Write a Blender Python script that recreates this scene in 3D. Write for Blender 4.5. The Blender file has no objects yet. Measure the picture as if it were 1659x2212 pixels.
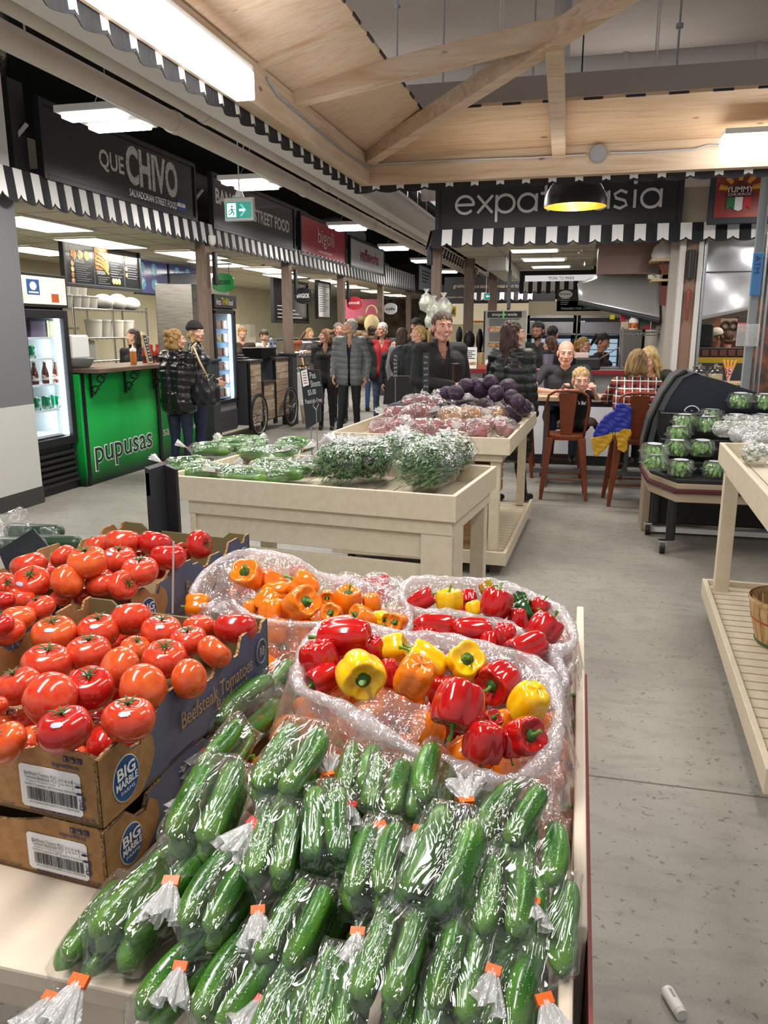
import bpy,math,random
from math import sin,cos,pi
import numpy as np
from mathutils import Vector,Matrix,Quaternion,noise

# ------------------------------------------------------------------ camera, light, exposure
SC=bpy.context.scene
COL=SC.collection
IW,IH,FPX=1659,2212,1700.0
PITCH=math.atan(391/FPX)
YAW=math.atan(425*cos(PITCH)/FPX)
EYE=Vector((0,0,1.6))
FW=Vector((-sin(YAW)*cos(PITCH),cos(YAW)*cos(PITCH),-sin(PITCH)))
RT=Vector((cos(YAW),sin(YAW),0))
UP=RT.cross(FW)
cam=bpy.data.cameras.new('camera'); camo=bpy.data.objects.new('camera',cam); COL.objects.link(camo)
cam.sensor_fit='VERTICAL'; cam.sensor_height=24; cam.lens=24*FPX/IH
cam.clip_start=.05; cam.clip_end=200
camo.matrix_world=Matrix.Translation(EYE) @ Matrix((RT,UP,-FW)).transposed().to_4x4()
SC.camera=camo
SC.view_settings.view_transform='Standard'; SC.view_settings.look='None'
SC.view_settings.gamma=1; SC.view_settings.use_curve_mapping=False
SC.view_settings.exposure=0.0
SC.cycles.transparent_max_bounces=28
SC.cycles.max_bounces=6; SC.cycles.diffuse_bounces=3; SC.cycles.glossy_bounces=3; SC.cycles.transmission_bounces=4
SC.cycles.sample_clamp_indirect=4
SC.cycles.caustics_reflective=False; SC.cycles.caustics_refractive=False
W=bpy.data.worlds.new('world'); SC.world=W; W.use_nodes=True
W.node_tree.nodes['Background'].inputs[0].default_value=(.95,.97,1,1)
W.node_tree.nodes['Background'].inputs[1].default_value=.50

def area(loc,sx,sy,power,rot=(0,0,0),col=(1,.97,.93)):
 l=bpy.data.lights.new('area_light','AREA'); l.shape='RECTANGLE'; l.size=sx; l.size_y=sy
 l.energy=power; l.color=col
 o=bpy.data.objects.new('area_light',l); COL.objects.link(o); o.location=loc; o.rotation_euler=rot
 return o
# rows of fluorescent fittings of the hall (each downward area light is the light of one row)
area((-.9,.9,2.62),.25,1.4,44)
area((.5,1.9,2.62),.25,1.4,20)
area((-1.62,3.9,2.56),.2,1.4,22)
area((1.1,4.6,2.62),.25,1.5,24)
area((-1.36,3.6,2.62),.15,2.6,1.6,rot=(pi,0,0)); area((.6,5.98,2.62),3,.15,3.8,rot=(pi,0,0))  # upward lights added under the canopy to brighten its plywood
area((-.7,4.6,2.62),.25,1.2,20)
for _y,_p in ((3.2,40),(5.85,50),(8.6,55),(12.4,60),(15.6,60),(20,70)): area((-3.6,_y,3.11),.5,.6,_p)
# unseen upward area lights added to brighten the hall ceiling
for _x,_y,_p in ((-3.0,7,22),(-3.0,13,35),(.5,12,12),(-1,20,60)): area((_x,_y,3.75),1.2,1.2,_p,rot=(pi,0,0))
area((-.6,8.0,2.95),1.8,.5,60)
area((2.4,8.0,2.95),1.2,.5,40)
area((-.2,11.4,2.6),1.6,1.6,55)
area((-.2,15.5,2.9),2.5,1.0,70)
area((2.6,11.4,2.6),1.2,1.2,40,col=(1,.85,.65))
for _y in (7.5,11.3,14.6,18.5): area((-6.4,_y,2.68),1.0,2.0,80,col=(1,.96,.88))

# ------------------------------------------------------------------ pixel helpers (turn a measured direction into a place)
def ray(x,y):
 return (FW*FPX+RT*(x-829.5)+UP*(1106-y)).normalized()
def at(x,y,X=None,Y=None,Z=None):
 d=ray(x,y)
 if Z is not None: t=(Z-1.6)/d.z
 elif Y is not None: t=Y/d.y
 else: t=X/d.x
 return EYE+d*t
def pxm(p):                                     # metres per pixel at a point
 return (Vector(p)-EYE).dot(FW)/FPX
def sdir(dx,dy,k=0.0):                        # direction: right dx, down dy as seen, k towards the viewer
 return (RT*dx-UP*dy-FW*k).normalized()

# ------------------------------------------------------------------ materials
MC={}
def lin(c):
 return tuple(((v/12.92) if v <= .04045 else ((v+.055)/1.055)**2.4) for v in c)
def hexc(h):
 h=h.lstrip('#'); return lin(tuple(int(h[i:i+2],16)/255 for i in (0,2,4)))
def mat(name,col='#808080',rough=.5,metal=0,n=None,bump=None,emit=None,spec=.5,coat=0,stretch=(1,1,1),trans=0,sss=0):
 """n=(scale, colour2, lo, hi) noise mix; bump=(scale, strength)"""
 if name in MC: return MC[name]
 m=bpy.data.materials.new(name); m.use_nodes=True; MC[name]=m
 nt=m.node_tree; b=nt.nodes['Principled BSDF']
 c=hexc(col) if isinstance(col,str) else col
 b.inputs['Base Color'].default_value=(*c,1); b.inputs['Roughness'].default_value=rough
 b.inputs['Metallic'].default_value=metal; b.inputs['Specular IOR Level'].default_value=spec
 b.inputs['Coat Weight'].default_value=coat; b.inputs['Coat Roughness'].default_value=.05
 b.inputs['Transmission Weight'].default_value=trans
 if sss: b.inputs['Subsurface Weight'].default_value=sss; b.inputs['Subsurface Scale'].default_value=.01
 m.diffuse_color=(*c,1)
 if n or bump:
  tc=nt.nodes.new('ShaderNodeTexCoord'); mp=nt.nodes.new('ShaderNodeMapping')
  mp.inputs['Scale'].default_value=stretch; nt.links.new(tc.outputs['Object'],mp.inputs[0])
 if n:
  t=nt.nodes.new('ShaderNodeTexNoise'); t.inputs['Scale'].default_value=n[0]; t.inputs['Detail'].default_value=5
  nt.links.new(mp.outputs[0],t.inputs[0])
  r=nt.nodes.new('ShaderNodeValToRGB'); r.color_ramp.elements[0].position=n[2]; r.color_ramp.elements[1].position=n[3]
  r.color_ramp.elements[0].color=(*c,1); r.color_ramp.elements[1].color=(*hexc(n[1]),1)
  nt.links.new(t.outputs[0],r.inputs[0]); nt.links.new(r.outputs[0],b.inputs['Base Color'])
 if bump:
  t2=nt.nodes.new('ShaderNodeTexNoise'); t2.inputs['Scale'].default_value=bump[0]; t2.inputs['Detail'].default_value=4
  nt.links.new(mp.outputs[0],t2.inputs[0])
  bp=nt.nodes.new('ShaderNodeBump'); bp.inputs['Strength'].default_value=bump[1]; bp.inputs['Distance'].default_value=.01
  nt.links.new(t2.outputs[0],bp.inputs['Height']); nt.links.new(bp.outputs[0],b.inputs['Normal'])
 if emit:
  b.inputs['Emission Color'].default_value=(*c,1) if not isinstance(emit,tuple) else (*hexc(emit[1]),1)
  b.inputs['Emission Strength'].default_value=emit if not isinstance(emit,tuple) else emit[0]
 return m

def wood_mat(name,c1="",c2="",scale=3,axis=1,rough=.55,dist=2.0):
 if name in MC: return MC[name]
 m=mat(name,c1,rough); nt=m.node_tree; b=nt.nodes['Principled BSDF']
 tc=nt.nodes.new('ShaderNodeTexCoord'); mp=nt.nodes.new('ShaderNodeMapping')
 s=[9,9,9]; s[axis]=.7; mp.inputs['Scale'].default_value=s
 nt.links.new(tc.outputs['Object'],mp.inputs[0])
 t=nt.nodes.new('ShaderNodeTexNoise'); t.inputs['Scale'].default_value=scale; t.inputs['Detail'].default_value=6; t.inputs['Distortion'].default_value=dist
 nt.links.new(mp.outputs[0],t.inputs[0])
 r=nt.nodes.new('ShaderNodeValToRGB'); r.color_ramp.elements[0].position=.35; r.color_ramp.elements[1].position=.68
 r.color_ramp.elements[0].color=(*hexc(c1),1); r.color_ramp.elements[1].color=(*hexc(c2),1)
 nt.links.new(t.outputs[0],r.inputs[0])
 # knots
 v=nt.nodes.new('ShaderNodeTexVoronoi'); v.inputs['Scale'].default_value=2.2
 mp2=nt.nodes.new('ShaderNodeMapping'); s2=[2.2,2.2,2.2]; s2[axis]=1; mp2.inputs['Scale'].default_value=s2
 nt.links.new(tc.outputs['Object'],mp2.inputs[0]); nt.links.new(mp2.outputs[0],v.inputs[0])
 k=nt.nodes.new('ShaderNodeValToRGB'); k.color_ramp.elements[0].position=.03; k.color_ramp.elements[1].position=.075
 k.color_ramp.elements[0].color=(*[x*.35 for x in hexc(c2)],1); k.color_ramp.elements[1].color=(1,1,1,1)
 nt.links.new(v.outputs['Distance'],k.inputs[0])
 mx=nt.nodes.new('ShaderNodeMix'); mx.data_type='RGBA'; mx.blend_type='MULTIPLY'; mx.inputs[0].default_value=.8
 nt.links.new(r.outputs[0],mx.inputs[6]); nt.links.new(k.outputs[0],mx.inputs[7]); nt.links.new(mx.outputs[2],b.inputs['Base Color'])
 return m

def film_mat(name,haze=.08,tint=(1,1,1),streak=55,hazecol=(1,1,1),bumpd=.006,gl=.5,stretch=(1,1,1)):
 """thin plastic film: transparent + glossy glints on crinkles + a little milky scatter"""
 if name in MC: return MC[name]
 m=bpy.data.materials.new(name); m.use_nodes=True; MC[name]=m; nt=m.node_tree; N=nt.nodes; L=nt.links
 N.remove(N['Principled BSDF']); out=N['Material Output']
 tr=N.new('ShaderNodeBsdfTransparent'); tr.inputs[0].default_value=(*tint,1)
 g=N.new('ShaderNodeBsdfGlossy'); g.inputs['Roughness'].default_value=.09; g.inputs[0].default_value=(1,1,1,1)
 d=N.new('ShaderNodeBsdfDiffuse'); d.inputs[0].default_value=(*hazecol,1)
 tl=N.new('ShaderNodeBsdfTranslucent'); tl.inputs[0].default_value=(*hazecol,1)
 tc=N.new('ShaderNodeTexCoord'); mp=N.new('ShaderNodeMapping'); mp.inputs['Scale'].default_value=stretch
 L.new(tc.outputs['Object'],mp.inputs[0])
 n1=N.new('ShaderNodeTexNoise'); n1.inputs['Scale'].default_value=streak; n1.inputs['Detail'].default_value=2; n1.inputs['Distortion'].default_value=1.6
 L.new(mp.outputs[0],n1.inputs[0])
 n2=N.new('ShaderNodeTexVoronoi'); n2.inputs['Scale'].default_value=streak*.7; n2.feature='F1'
 L.new(mp.outputs[0],n2.inputs[0])
 ad=N.new('ShaderNodeMath'); ad.operation='ADD'; L.new(n1.outputs[0],ad.inputs[0]); L.new(n2.outputs['Distance'],ad.inputs[1])
 bp=N.new('ShaderNodeBump'); bp.inputs['Strength'].default_value=1; bp.inputs['Distance'].default_value=bumpd
 L.new(ad.outputs[0],bp.inputs['Height'])
 L.new(bp.outputs[0],g.inputs['Normal'])
 lw=N.new('ShaderNodeLayerWeight'); lw.inputs[0].default_value=.3; nlw=1
 # ridge lines of the crumpled film, brighter haze
 rg=N.new('ShaderNodeMath'); rg.operation='SUBTRACT'; rg.inputs[1].default_value=.5; L.new(n1.outputs[0],rg.inputs[0])
 ab=N.new('ShaderNodeMath'); ab.operation='ABSOLUTE'; L.new(rg.outputs[0],ab.inputs[0])
 rp=N.new('ShaderNodeMapRange'); rp.inputs[1].default_value=0; rp.inputs[2].default_value=.035; rp.inputs[3].default_value=haze*1.4; rp.inputs[4].default_value=haze
 L.new(ab.outputs[0],rp.inputs[0])
 dm=N.new('ShaderNodeMixShader'); dm.inputs[0].default_value=.45; L.new(d.outputs[0],dm.inputs[1]); L.new(tl.outputs[0],dm.inputs[2])
 m1=N.new('ShaderNodeMixShader'); L.new(rp.outputs[0],m1.inputs[0]); L.new(tr.outputs[0],m1.inputs[1]); L.new(dm.outputs[0],m1.inputs[2])
 fr=N.new('ShaderNodeMapRange'); fr.inputs[3].default_value=gl*.13; fr.inputs[4].default_value=gl*.8
 L.new(lw.outputs['Facing'],fr.inputs[0])
 m2=N.new('ShaderNodeMixShader'); L.new(fr.outputs[0],m2.inputs[0]); L.new(m1.outputs[0],m2.inputs[1]); L.new(g.outputs[0],m2.inputs[2])
 L.new(m2.outputs[0],out.inputs[0]); return m

def glass_mat(name='clear_glass',gl=.12,tint=(.97,.99,1)):
 if name in MC: return MC[name]
 m=bpy.data.materials.new(name); m.use_nodes=True; MC[name]=m; nt=m.node_tree; N=nt.nodes; L=nt.links
 N.remove(N['Principled BSDF']); tr=N.new('ShaderNodeBsdfTransparent'); tr.inputs[0].default_value=(*tint,1)
 g=N.new('ShaderNodeBsdfGlossy'); g.inputs['Roughness'].default_value=.03
 lw=N.new('ShaderNodeLayerWeight'); lw.inputs[0].default_value=.5; fr=N.new('ShaderNodeMath'); fr.operation='POWER'; fr.inputs[1].default_value=5; L.new(lw.outputs['Facing'],fr.inputs[0])
 ad=N.new('ShaderNodeMath'); ad.operation='ADD'; ad.inputs[1].default_value=gl*.3; L.new(fr.outputs[0],ad.inputs[0])
 mx=N.new('ShaderNodeMixShader'); L.new(ad.outputs[0],mx.inputs[0]); L.new(tr.outputs[0],mx.inputs[1]); L.new(g.outputs[0],mx.inputs[2])
 L.new(mx.outputs[0],N['Material Output'].inputs[0]); return m

# ------------------------------------------------------------------ mesh collector
def V3(p): return np.array(p,float)
def basis(d):
 d=V3(d); d=d/(np.linalg.norm(d) or 1)
 a=V3((0,0,1)) if abs(d[2])<.9 else V3((1,0,0))
 u=np.cross(a,d); u /= np.linalg.norm(u); return u,np.cross(d,u),d
class M:
 def __init__(s): s.v=[]; s.f=[]; s.m=[]
 def add(s,vs,fs,mi=0):
  b=len(s.v); s.v += [tuple(map(float,p)) for p in vs]; s.f += [tuple(i+b for i in f) for f in fs]
  s.m += [mi]*len(fs) if isinstance(mi,int) else mi; return s
 def box(s,c,d,mi=0,rz=0,R=None):
  vs=[V3((x*d[0]/2,y*d[1]/2,z*d[2]/2)) for x in (-1,1) for y in (-1,1) for z in (-1,1)]
  if rz: R=np.array(Matrix.Rotation(rz,3,'Z'))
  if R is not None: vs=[np.array(R) @ p for p in vs]
  return s.add([p+V3(c) for p in vs],[(0,1,3,2),(4,6,7,5),(0,4,5,1),(2,3,7,6),(0,2,6,4),(1,5,7,3)],mi)
 def bb(s,a,b,mi=0):
  a,b=V3(a),V3(b); return s.box((a+b)/2,abs(b-a),mi)
 def beam(s,a,b,w,h,mi=0,up=(0,0,1)):
  a,b=V3(a),V3(b); d=b-a; L=np.linalg.norm(d); d /= L; r=np.cross(d,V3(up)); r /= np.linalg.norm(r); u=np.cross(r,d)
  return s.box((a+b)/2,(L,w,h),mi,R=np.array([d,r,u]).T)
 def loft(s,rings,mi=0,cap=True,closed=True):
  n=len(rings[0]); vs=[p for r in rings for p in r]; fs=[]
  for i in range(len(rings)-1):
   for j in range(n if closed else n-1):
    k=(j+1) % n; fs.append((i*n+j,i*n+k,(i+1)*n+k,(i+1)*n+j))
  if cap and closed: fs += [tuple(range(n-1,-1,-1)),tuple((len(rings)-1)*n+j for j in range(n))]
  return s.add(vs,fs,mi)
 def tube(s,pts,r,n=8,mi=0,cap=True):
  pts=[V3(p) for p in pts]; rs=r if isinstance(r,(list,tuple)) else [r]*len(pts); rings=[]
  u=None
  for i,p in enumerate(pts):
   d=pts[min(i+1,len(pts)-1)]-pts[max(i-1,0)]; d=d/(np.linalg.norm(d) or 1)
   if u is None: u,w,_=basis(d)
   else: u=u-d*np.dot(u,d); u /= (np.linalg.norm(u) or 1)
   w=np.cross(d,u)
   rings.append([p+rs[i]*(cos(a)*u+sin(a)*w) for a in np.arange(n)*2*pi/n])
  return s.loft(rings,mi,cap)
 def cyl(s,a,b,r,r2=None,n=16,mi=0): return s.tube([a,b],[r,r if r2 is None else r2],n,mi)
 def lathe(s,prof,c=(0,0,0),n=24,mi=0,sc=(1,1),cap=0):
  c=V3(c); rings=[[c+V3((r*cos(a)*sc[0],r*sin(a)*sc[1],z)) for a in np.arange(n)*2*pi/n] for r,z in prof]
  return s.loft(rings,mi,cap)
 def ball(s,c,r,n=12,mi=0,R=None):
  r=(r,r,r) if isinstance(r,(int,float)) else r; rings=[]
  for i in range(n // 2+1):
   t=pi*i/(n // 2); k=max(sin(t),.001)
   ring=[V3((r[0]*k*cos(a),r[1]*k*sin(a),-r[2]*cos(t))) for a in np.arange(n)*2*pi/n]
   if R is not None: ring=[np.array(R) @ p for p in ring]
   rings.append([p+V3(c) for p in ring])
  return s.loft(rings,mi,False)
 def cap(s,a,b,ra,rb,n=14,mi=0):            # tapered capsule
  a,b=V3(a),V3(b); u,w,d=basis(b-a); pts=[]
  for t in np.linspace(-90,0,5): pts.append((a+d*ra*sin(math.radians(t)),max(ra*cos(math.radians(t)),.0005)))
  for t in np.linspace(0,90,5): pts.append((b+d*rb*sin(math.radians(t)),max(rb*cos(math.radians(t)),.0005)))
  rings=[[p+r*(cos(q)*u+sin(q)*w) for q in np.arange(n)*2*pi/n] for p,r in pts]
  return s.loft(rings,mi,True)
 def prism(s,poly,o,u,v,th,mi=0):           # polygon in plane (o,u,v) with thickness along normal
  o,u,v=V3(o),V3(u),V3(v); nn=np.cross(u,v); nn=nn/np.linalg.norm(nn)*th
  a=[o+u*p[0]+v*p[1] for p in poly]; b=[p+nn for p in a]; n=len(a)
  return s.add(a+b,[tuple(range(n-1,-1,-1)),tuple(range(n,2*n))]+[(i,(i+1) % n,n+(i+1) % n,n+i) for i in range(n)],mi)
 def build(s,name,mats,parent=None,smooth=False,bevel=0,local=False,origin=None):
  if not isinstance(mats,(list,tuple)): mats=[mats]
  vs=np.array(s.v) if s.v else np.zeros((0,3))
  me=bpy.data.meshes.new(name)
  if parent is not None:
   off=np.zeros(3) if local else np.array(world_loc(parent))
  elif local: off=np.zeros(3)
  else:
   off=np.array(origin) if origin is not None else V3(((vs[:,0].min()+vs[:,0].max())/2,(vs[:,1].min()+vs[:,1].max())/2,vs[:,2].min()))
  me.from_pydata([tuple(p) for p in vs-off],[],s.f)
  for m_ in mats: me.materials.append(m_)
  me.polygons.foreach_set('material_index',s.m)
  if smooth: me.polygons.foreach_set('use_smooth',[True]*len(me.polygons))
  me.update()
  o=bpy.data.objects.new(name,me); COL.objects.link(o)
  if parent is not None: o.parent=parent
  else: o.location=off
  if bevel:
   b=o.modifiers.new('bevel','BEVEL'); b.width=bevel; b.segments=1 if bevel<.003 else 2; b.limit_method='ANGLE'
  if smooth==2:
   for p in me.polygons: p.use_smooth=True
   e=o.modifiers.new('split','EDGE_SPLIT'); e.split_angle=math.radians(40)
  return o
def world_loc(o):
 l=Vector((0,0,0))
 while o is not None: l=l+o.location; o=o.parent
 return l
def tag(o,label=None,cat=None,group=None,kind=None):
 if label: o['label']=label
 if cat: o['category']=cat
 if group: o['group']=group
 if kind: o['kind']=kind
 return o
def thing(name,label,cat,loc=(0,0,0),group=None):
 o=bpy.data.objects.new(name,None); COL.objects.link(o); o.location=loc; o.empty_display_size=.1
 return tag(o,label,cat,group)
def struct(name,m_,mats,**k):
 return tag(m_.build(name,mats,**k),kind='structure')
def kids(o): return [c for c in bpy.data.objects if c.parent==o]
KID={}
def dup(root,mw=None,label=None,group=None):
 if root.name not in KID: KID[root.name]=[(c,kids(c)) for c in kids(root)]
 r=root.copy(); COL.objects.link(r)
 if mw is not None: r.matrix_world=mw
 if label: r['label']=label
 if group: r['group']=group
 for ch,gs in KID[root.name]:
  c=ch.copy(); COL.objects.link(c); c.parent=r
  for g in gs:
   d=g.copy(); COL.objects.link(d); d.parent=c
 return r
def orient(o,loc,axis,spin=0,sc=1):               # local +Z to axis
 q=Vector((0,0,1)).rotation_difference(Vector(axis).normalized())
 return Matrix.Translation(loc) @ q.to_matrix().to_4x4() @ Matrix.Rotation(spin,4,'Z') @ Matrix.Scale(sc,4)

# ------------------------------------------------------------------ lettering
TXC={}
def text_geo(s,bold=0):
 k=(s,bold)
 if k in TXC: return TXC[k]
 c=bpy.data.curves.new('t','FONT'); c.body=s; c.size=1; c.offset=bold; c.resolution_u=3
 o=bpy.data.objects.new('t',c); COL.objects.link(o)
 dg=bpy.context.evaluated_depsgraph_get(); me=bpy.data.meshes.new_from_object(o.evaluated_get(dg))
 vs=np.array([v.co[:] for v in me.vertices]); fs=[tuple(p.vertices) for p in me.polygons]
 bpy.data.objects.remove(o); bpy.data.curves.remove(c); bpy.data.meshes.remove(me)
 if len(vs)==0: vs=np.zeros((1,3))
 mn,mx=vs.min(0),vs.max(0); TXC[k]=((vs-mn)/np.maximum(mx-mn,1e-6),fs,(mx-mn)[:2]); return TXC[k]
def put_text(m_,s,o,u,v,mi=0,bold=0):          # fills the rectangle o + [0,1]u + [0,1]v
 vs,fs,_=text_geo(s,bold); o,u,v=V3(o),V3(u),V3(v)
 m_.add([o+u*p[0]+v*p[1] for p in vs],fs,mi); return m_
# ------------------------------------------------------------------ common materials
BLACK=mat('black_paint','#15161a',.45); DK=mat('dark_grey','#3a3c41',.55)
WHITE=mat('white_paint','#e9e8e4',.5); CREAM=mat('cream_wall','#e0dac8',.8,n=(1.5,'#d3ccb8',.3,.8))
GREYW=mat('grey_wall','#6f7072',.7); STEEL=mat('stainless_steel','#b9b9bb',.22,1,bump=(3,.25))
BRSH=mat('brushed_steel','#a3a09c',.35,1,n=(6,'#8a8681',.3,.7),stretch=(1,1,12))
EMW=mat('fluorescent_tube','#ffffff',.5,emit=9.0); EMP=mat('ceiling_light_panel','#fff8e6',.5,emit=5.0)
EMS=mat('fridge_strip_light','#e8f4ff',.5,emit=7.0)
PLY=wood_mat('plywood','#d6bfa8','#c9a98c',1.2,0,.6,5); PINE=wood_mat('pine_timber','#d3bda5','#bb9c7c',1.4,0,.55)
PINEY=wood_mat('pine_timber_lengthwise','#d6c2ab','#c0a385',1.4,1,.55)
POST=wood_mat('brown_post','#7d6a5c','#65544a',3,2,.6)
CTOP=mat('cream_table_paint','#dacdb5',.45,n=(30,'#d0c2a8',.35,.75),bump=(40,.06))
SWHITE=mat('sign_white','#f2f2f2',.5); SGREY=mat('sign_grey','#c9c6c6',.4,n=(40,'#8c8a8a',.55,.62))
RED=mat('sign_red','#b3202c',.35); NAVY=mat('navy','#1c3f8f',.5)
VB=mat('awning_black','#17181c',.7,bump=(60,.3)); VW=mat('awning_white','#e6e5e3',.7,bump=(60,.3))
CHALK=mat('chalkboard','#1c1f25',.6); CHW=mat('chalk','#cfd2d2',.9)
MB_=mat('sign_black_gloss','#17181b',.25,coat=.3)

# ------------------------------------------------------------------ floor: worn concrete
fm=mat('concrete_floor','#a29e94',.5,n=(1.3,'#87827a',.32,.72),bump=(90,.08)); nt=fm.node_tree; b=nt.nodes['Principled BSDF']
base=b.inputs['Base Color'].links[0].from_socket
tc=nt.nodes.new('ShaderNodeTexCoord')
def _mul(prev,tex,p0,p1,dark,fac=1.0):
 r=nt.nodes.new('ShaderNodeValToRGB'); r.color_ramp.elements[0].position=p0; r.color_ramp.elements[1].position=p1
 r.color_ramp.elements[0].color=(*[dark]*3,1); r.color_ramp.elements[1].color=(1,1,1,1); nt.links.new(tex,r.inputs[0])
 x=nt.nodes.new('ShaderNodeMix'); x.data_type='RGBA'; x.blend_type='MULTIPLY'; x.inputs[0].default_value=fac
 nt.links.new(prev,x.inputs[6]); nt.links.new(r.outputs[0],x.inputs[7]); return x.outputs[2]
def _noise(sc,det=4,st=(1,1,1)):
 mp=nt.nodes.new('ShaderNodeMapping'); mp.inputs['Scale'].default_value=st; nt.links.new(tc.outputs['Object'],mp.inputs[0])
 t=nt.nodes.new('ShaderNodeTexNoise'); t.inputs['Scale'].default_value=sc; t.inputs['Detail'].default_value=det; nt.links.new(mp.outputs[0],t.inputs[0]); return t.outputs[0]
s_=_mul(base,_noise(45,2),.3,.36,.55); s_=_mul(s_,_noise(160,2),.3,.4,.75); s_=_mul(s_,_noise(7,6,(1,2.5,1)),.28,.5,.82)
v=nt.nodes.new('ShaderNodeTexVoronoi'); v.inputs['Scale'].default_value=9; nt.links.new(tc.outputs['Object'],v.inputs[0])
s_=_mul(s_,v.outputs['Distance'],.012,.03,.25)
nt.links.new(s_,b.inputs['Base Color'])
fl=M().bb((-12,-2,-.1),(9,42,0)); struct('floor',fl,fm)
# expansion joints sawn in the slab
j=M()
for y in (2.72,7.4,12.1): j.bb((-4.9,y-.004,0),(6,y+.004,.0012))
struct('trim_1',j,mat('joint_filler','#6d685f',.8))

# ------------------------------------------------------------------ hall shell
LX=-4.8
cm=mat('hall_ceiling','#cdc1ba',.85,n=(.8,'#bdb0a9',.3,.8)); struct('ceiling',M().bb((-3.95,-2,5.2),(9,42,5.3)),cm)
struct('ceiling_stalls',M().bb((-12,-2,4.7),(-3.95,42,4.85)),mat('dark_ceiling','#2b2c30',.8))
w=M().bb((-5.3,3.0,.16),(-4.91,6.39,.94)); struct('wall_left_base',w,mat('pale_grey_wall','#c4c3bf',.6))
struct('wall_left',M().bb((-5.3,3.0,.94),(-4.912,6.385,2.83)),GREYW)
struct('wall_left_upper',M().bb((-5.3,3.0,2.83),(-4.915,6.38,4.7)),mat('white_wall','#d9d8d6',.6))
struct('baseboard_left',M().bb((-5.3,3.0,0),(-4.905,6.4,.16)),mat('dark_base','#3b3938',.6))
struct('wall_back',M().bb((-12,38,0),(9,38.2,5.2)),mat('far_wall','#4a4642',.8))
struct('wall_stalls',M().bb((-9.2,5.5,0),(-9.0,38,4.7)),mat('stall_back_wall','#d6cdb2',.8,n=(2,'#c9bf9f',.3,.7)))
struct('wall_stall_side',M().bb((-9.1,6.0,0),(-5.3,6.15,2.75)),mat('stall_block_wall','#a9a08c',.8))
# pale board next to the right-hand table
struct('wall_right',M().bb((1.62,7.0,0),(1.78,7.5,5.2)),mat('right_pale_wall','#a9b0b5',.55))

# left stall ceiling of pale tiles with light panels
tl=M().bb((-9.0,6.15,2.76),(-4.95,30,2.8),0)
for y in np.arange(6.7,30,.61): tl.bb((-9,y-.006,2.757),(-4.95,y+.006,2.76),1)
for x in (-5.6,-6.8,-8.0): tl.bb((x-.006,6.15,2.757),(x+.006,30,2.76),1)
struct('ceiling_tiles',tl,[mat('ceiling_tile','#d9d2c2',.85),mat('tile_grid','#a8a294',.7)])
for i,(y,x) in enumerate([(8.0,-5.9),(9.9,-6.3),(11.7,-5.9),(13.3,-6.2),(14.9,-5.9),(16.6,-6.2),(18.6,-5.9),(21.0,-6.0),(23.6,-6.0),(26.4,-6.0),(10.6,-7.8),(13.9,-7.8)]):
 t=thing('ceiling_light',('nearest','second nearest','third','fourth','fifth','sixth','seventh','eighth','ninth','farthest','rear left','rear right')[i]+' glowing ceiling panel in the tiled ceiling of the left food stalls','ceiling light',(x,y,2.74),'light panels over the left stalls')
 M().bb((x-.3,y-.62,2.735),(x+.3,y+.62,2.752)).build('diffuser',EMP,t)
 f=M(); [f.bb(a,b_) for a,b_ in (((x-.33,y-.65,2.737),(x-.3,y+.65,2.756)),((x+.3,y-.65,2.737),(x+.33,y+.65,2.756)),((x-.3,y-.65,2.737),(x+.3,y-.62,2.756)),((x-.3,y+.62,2.737),(x+.3,y+.65,2.756)))]
 f.build('frame',WHITE,t)
# ------------------------------------------------------------------ timber canopy over the produce tables
BX,BY,BZ=-1.68,6.24,2.70
struct('trim_2',M().bb((BX-.045,-1.5,BZ),(BX+.045,BY,BZ+.2)),PINEY,bevel=.003)
struct('trim_3',M().bb((BX-.045,BY,BZ),(4.5,BY+.09,BZ+.2)),PINE,bevel=.003)
w_,s_=.56,.27
pl=M(); z0=BZ+.2
pl.add([(BX,-1.5,z0),(BX+w_,-1.5,z0+w_*s_),(BX+w_,BY-w_,z0+w_*s_),(BX,BY,z0)]+[(BX,-1.5,z0+.02),(BX+w_,-1.5,z0+w_*s_+.02),(BX+w_,BY-w_,z0+w_*s_+.02),(BX,BY,z0+.02)],[(0,1,2,3),(7,6,5,4),(0,4,5,1),(1,5,6,2)])
struct('canopy_panel_left',pl,PLY)
pl=M()
pl.add([(BX,BY,z0),(BX+w_,BY-w_,z0+w_*s_),(4.5,BY-w_,z0+w_*s_),(4.5,BY,z0)]+[(BX,BY,z0+.02),(BX+w_,BY-w_,z0+w_*s_+.02),(4.5,BY-w_,z0+w_*s_+.02),(4.5,BY,z0+.02)],[(0,1,2,3),(7,6,5,4),(1,5,6,2)])
struct('canopy_panel_back',pl,wood_mat('plywood_back','#d3b594','#c49f7b',1.5,0,.6,3))
j=M(); ez=z0+w_*s_
for k in range(22): j.bb((BX+w_+.02+k*.26,BY-w_-.006,ez-.003),(BX+w_+.14+k*.26,BY-w_+.004,ez+.012))
for k in range(24): j.bb((BX+w_-.004,BY-w_-.14-k*.26,ez-.003),(BX+w_+.006,BY-w_-.02-k*.26,ez+.012))
struct('trim_4',j,BLACK)
struct('canopy_upper_panel',M().add([(BX+w_+.02,BY-w_,ez+.02),(4.5,BY-w_,ez+.02),(4.5,BY-w_+.20,ez+.22),(BX+w_-.2,BY-w_+.20,ez+.22),(BX+w_+.02,BY-w_+.02,ez+.02),(4.5,BY-w_+.02,ez+.02),(4.5,BY-w_+.22,ez+.22),(BX+w_-.2,BY-w_+.22,ez+.22)],[(0,1,2,3),(7,6,5,4),(3,2,6,7)]),mat('canopy_back_board','#aba29a',.8))
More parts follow.
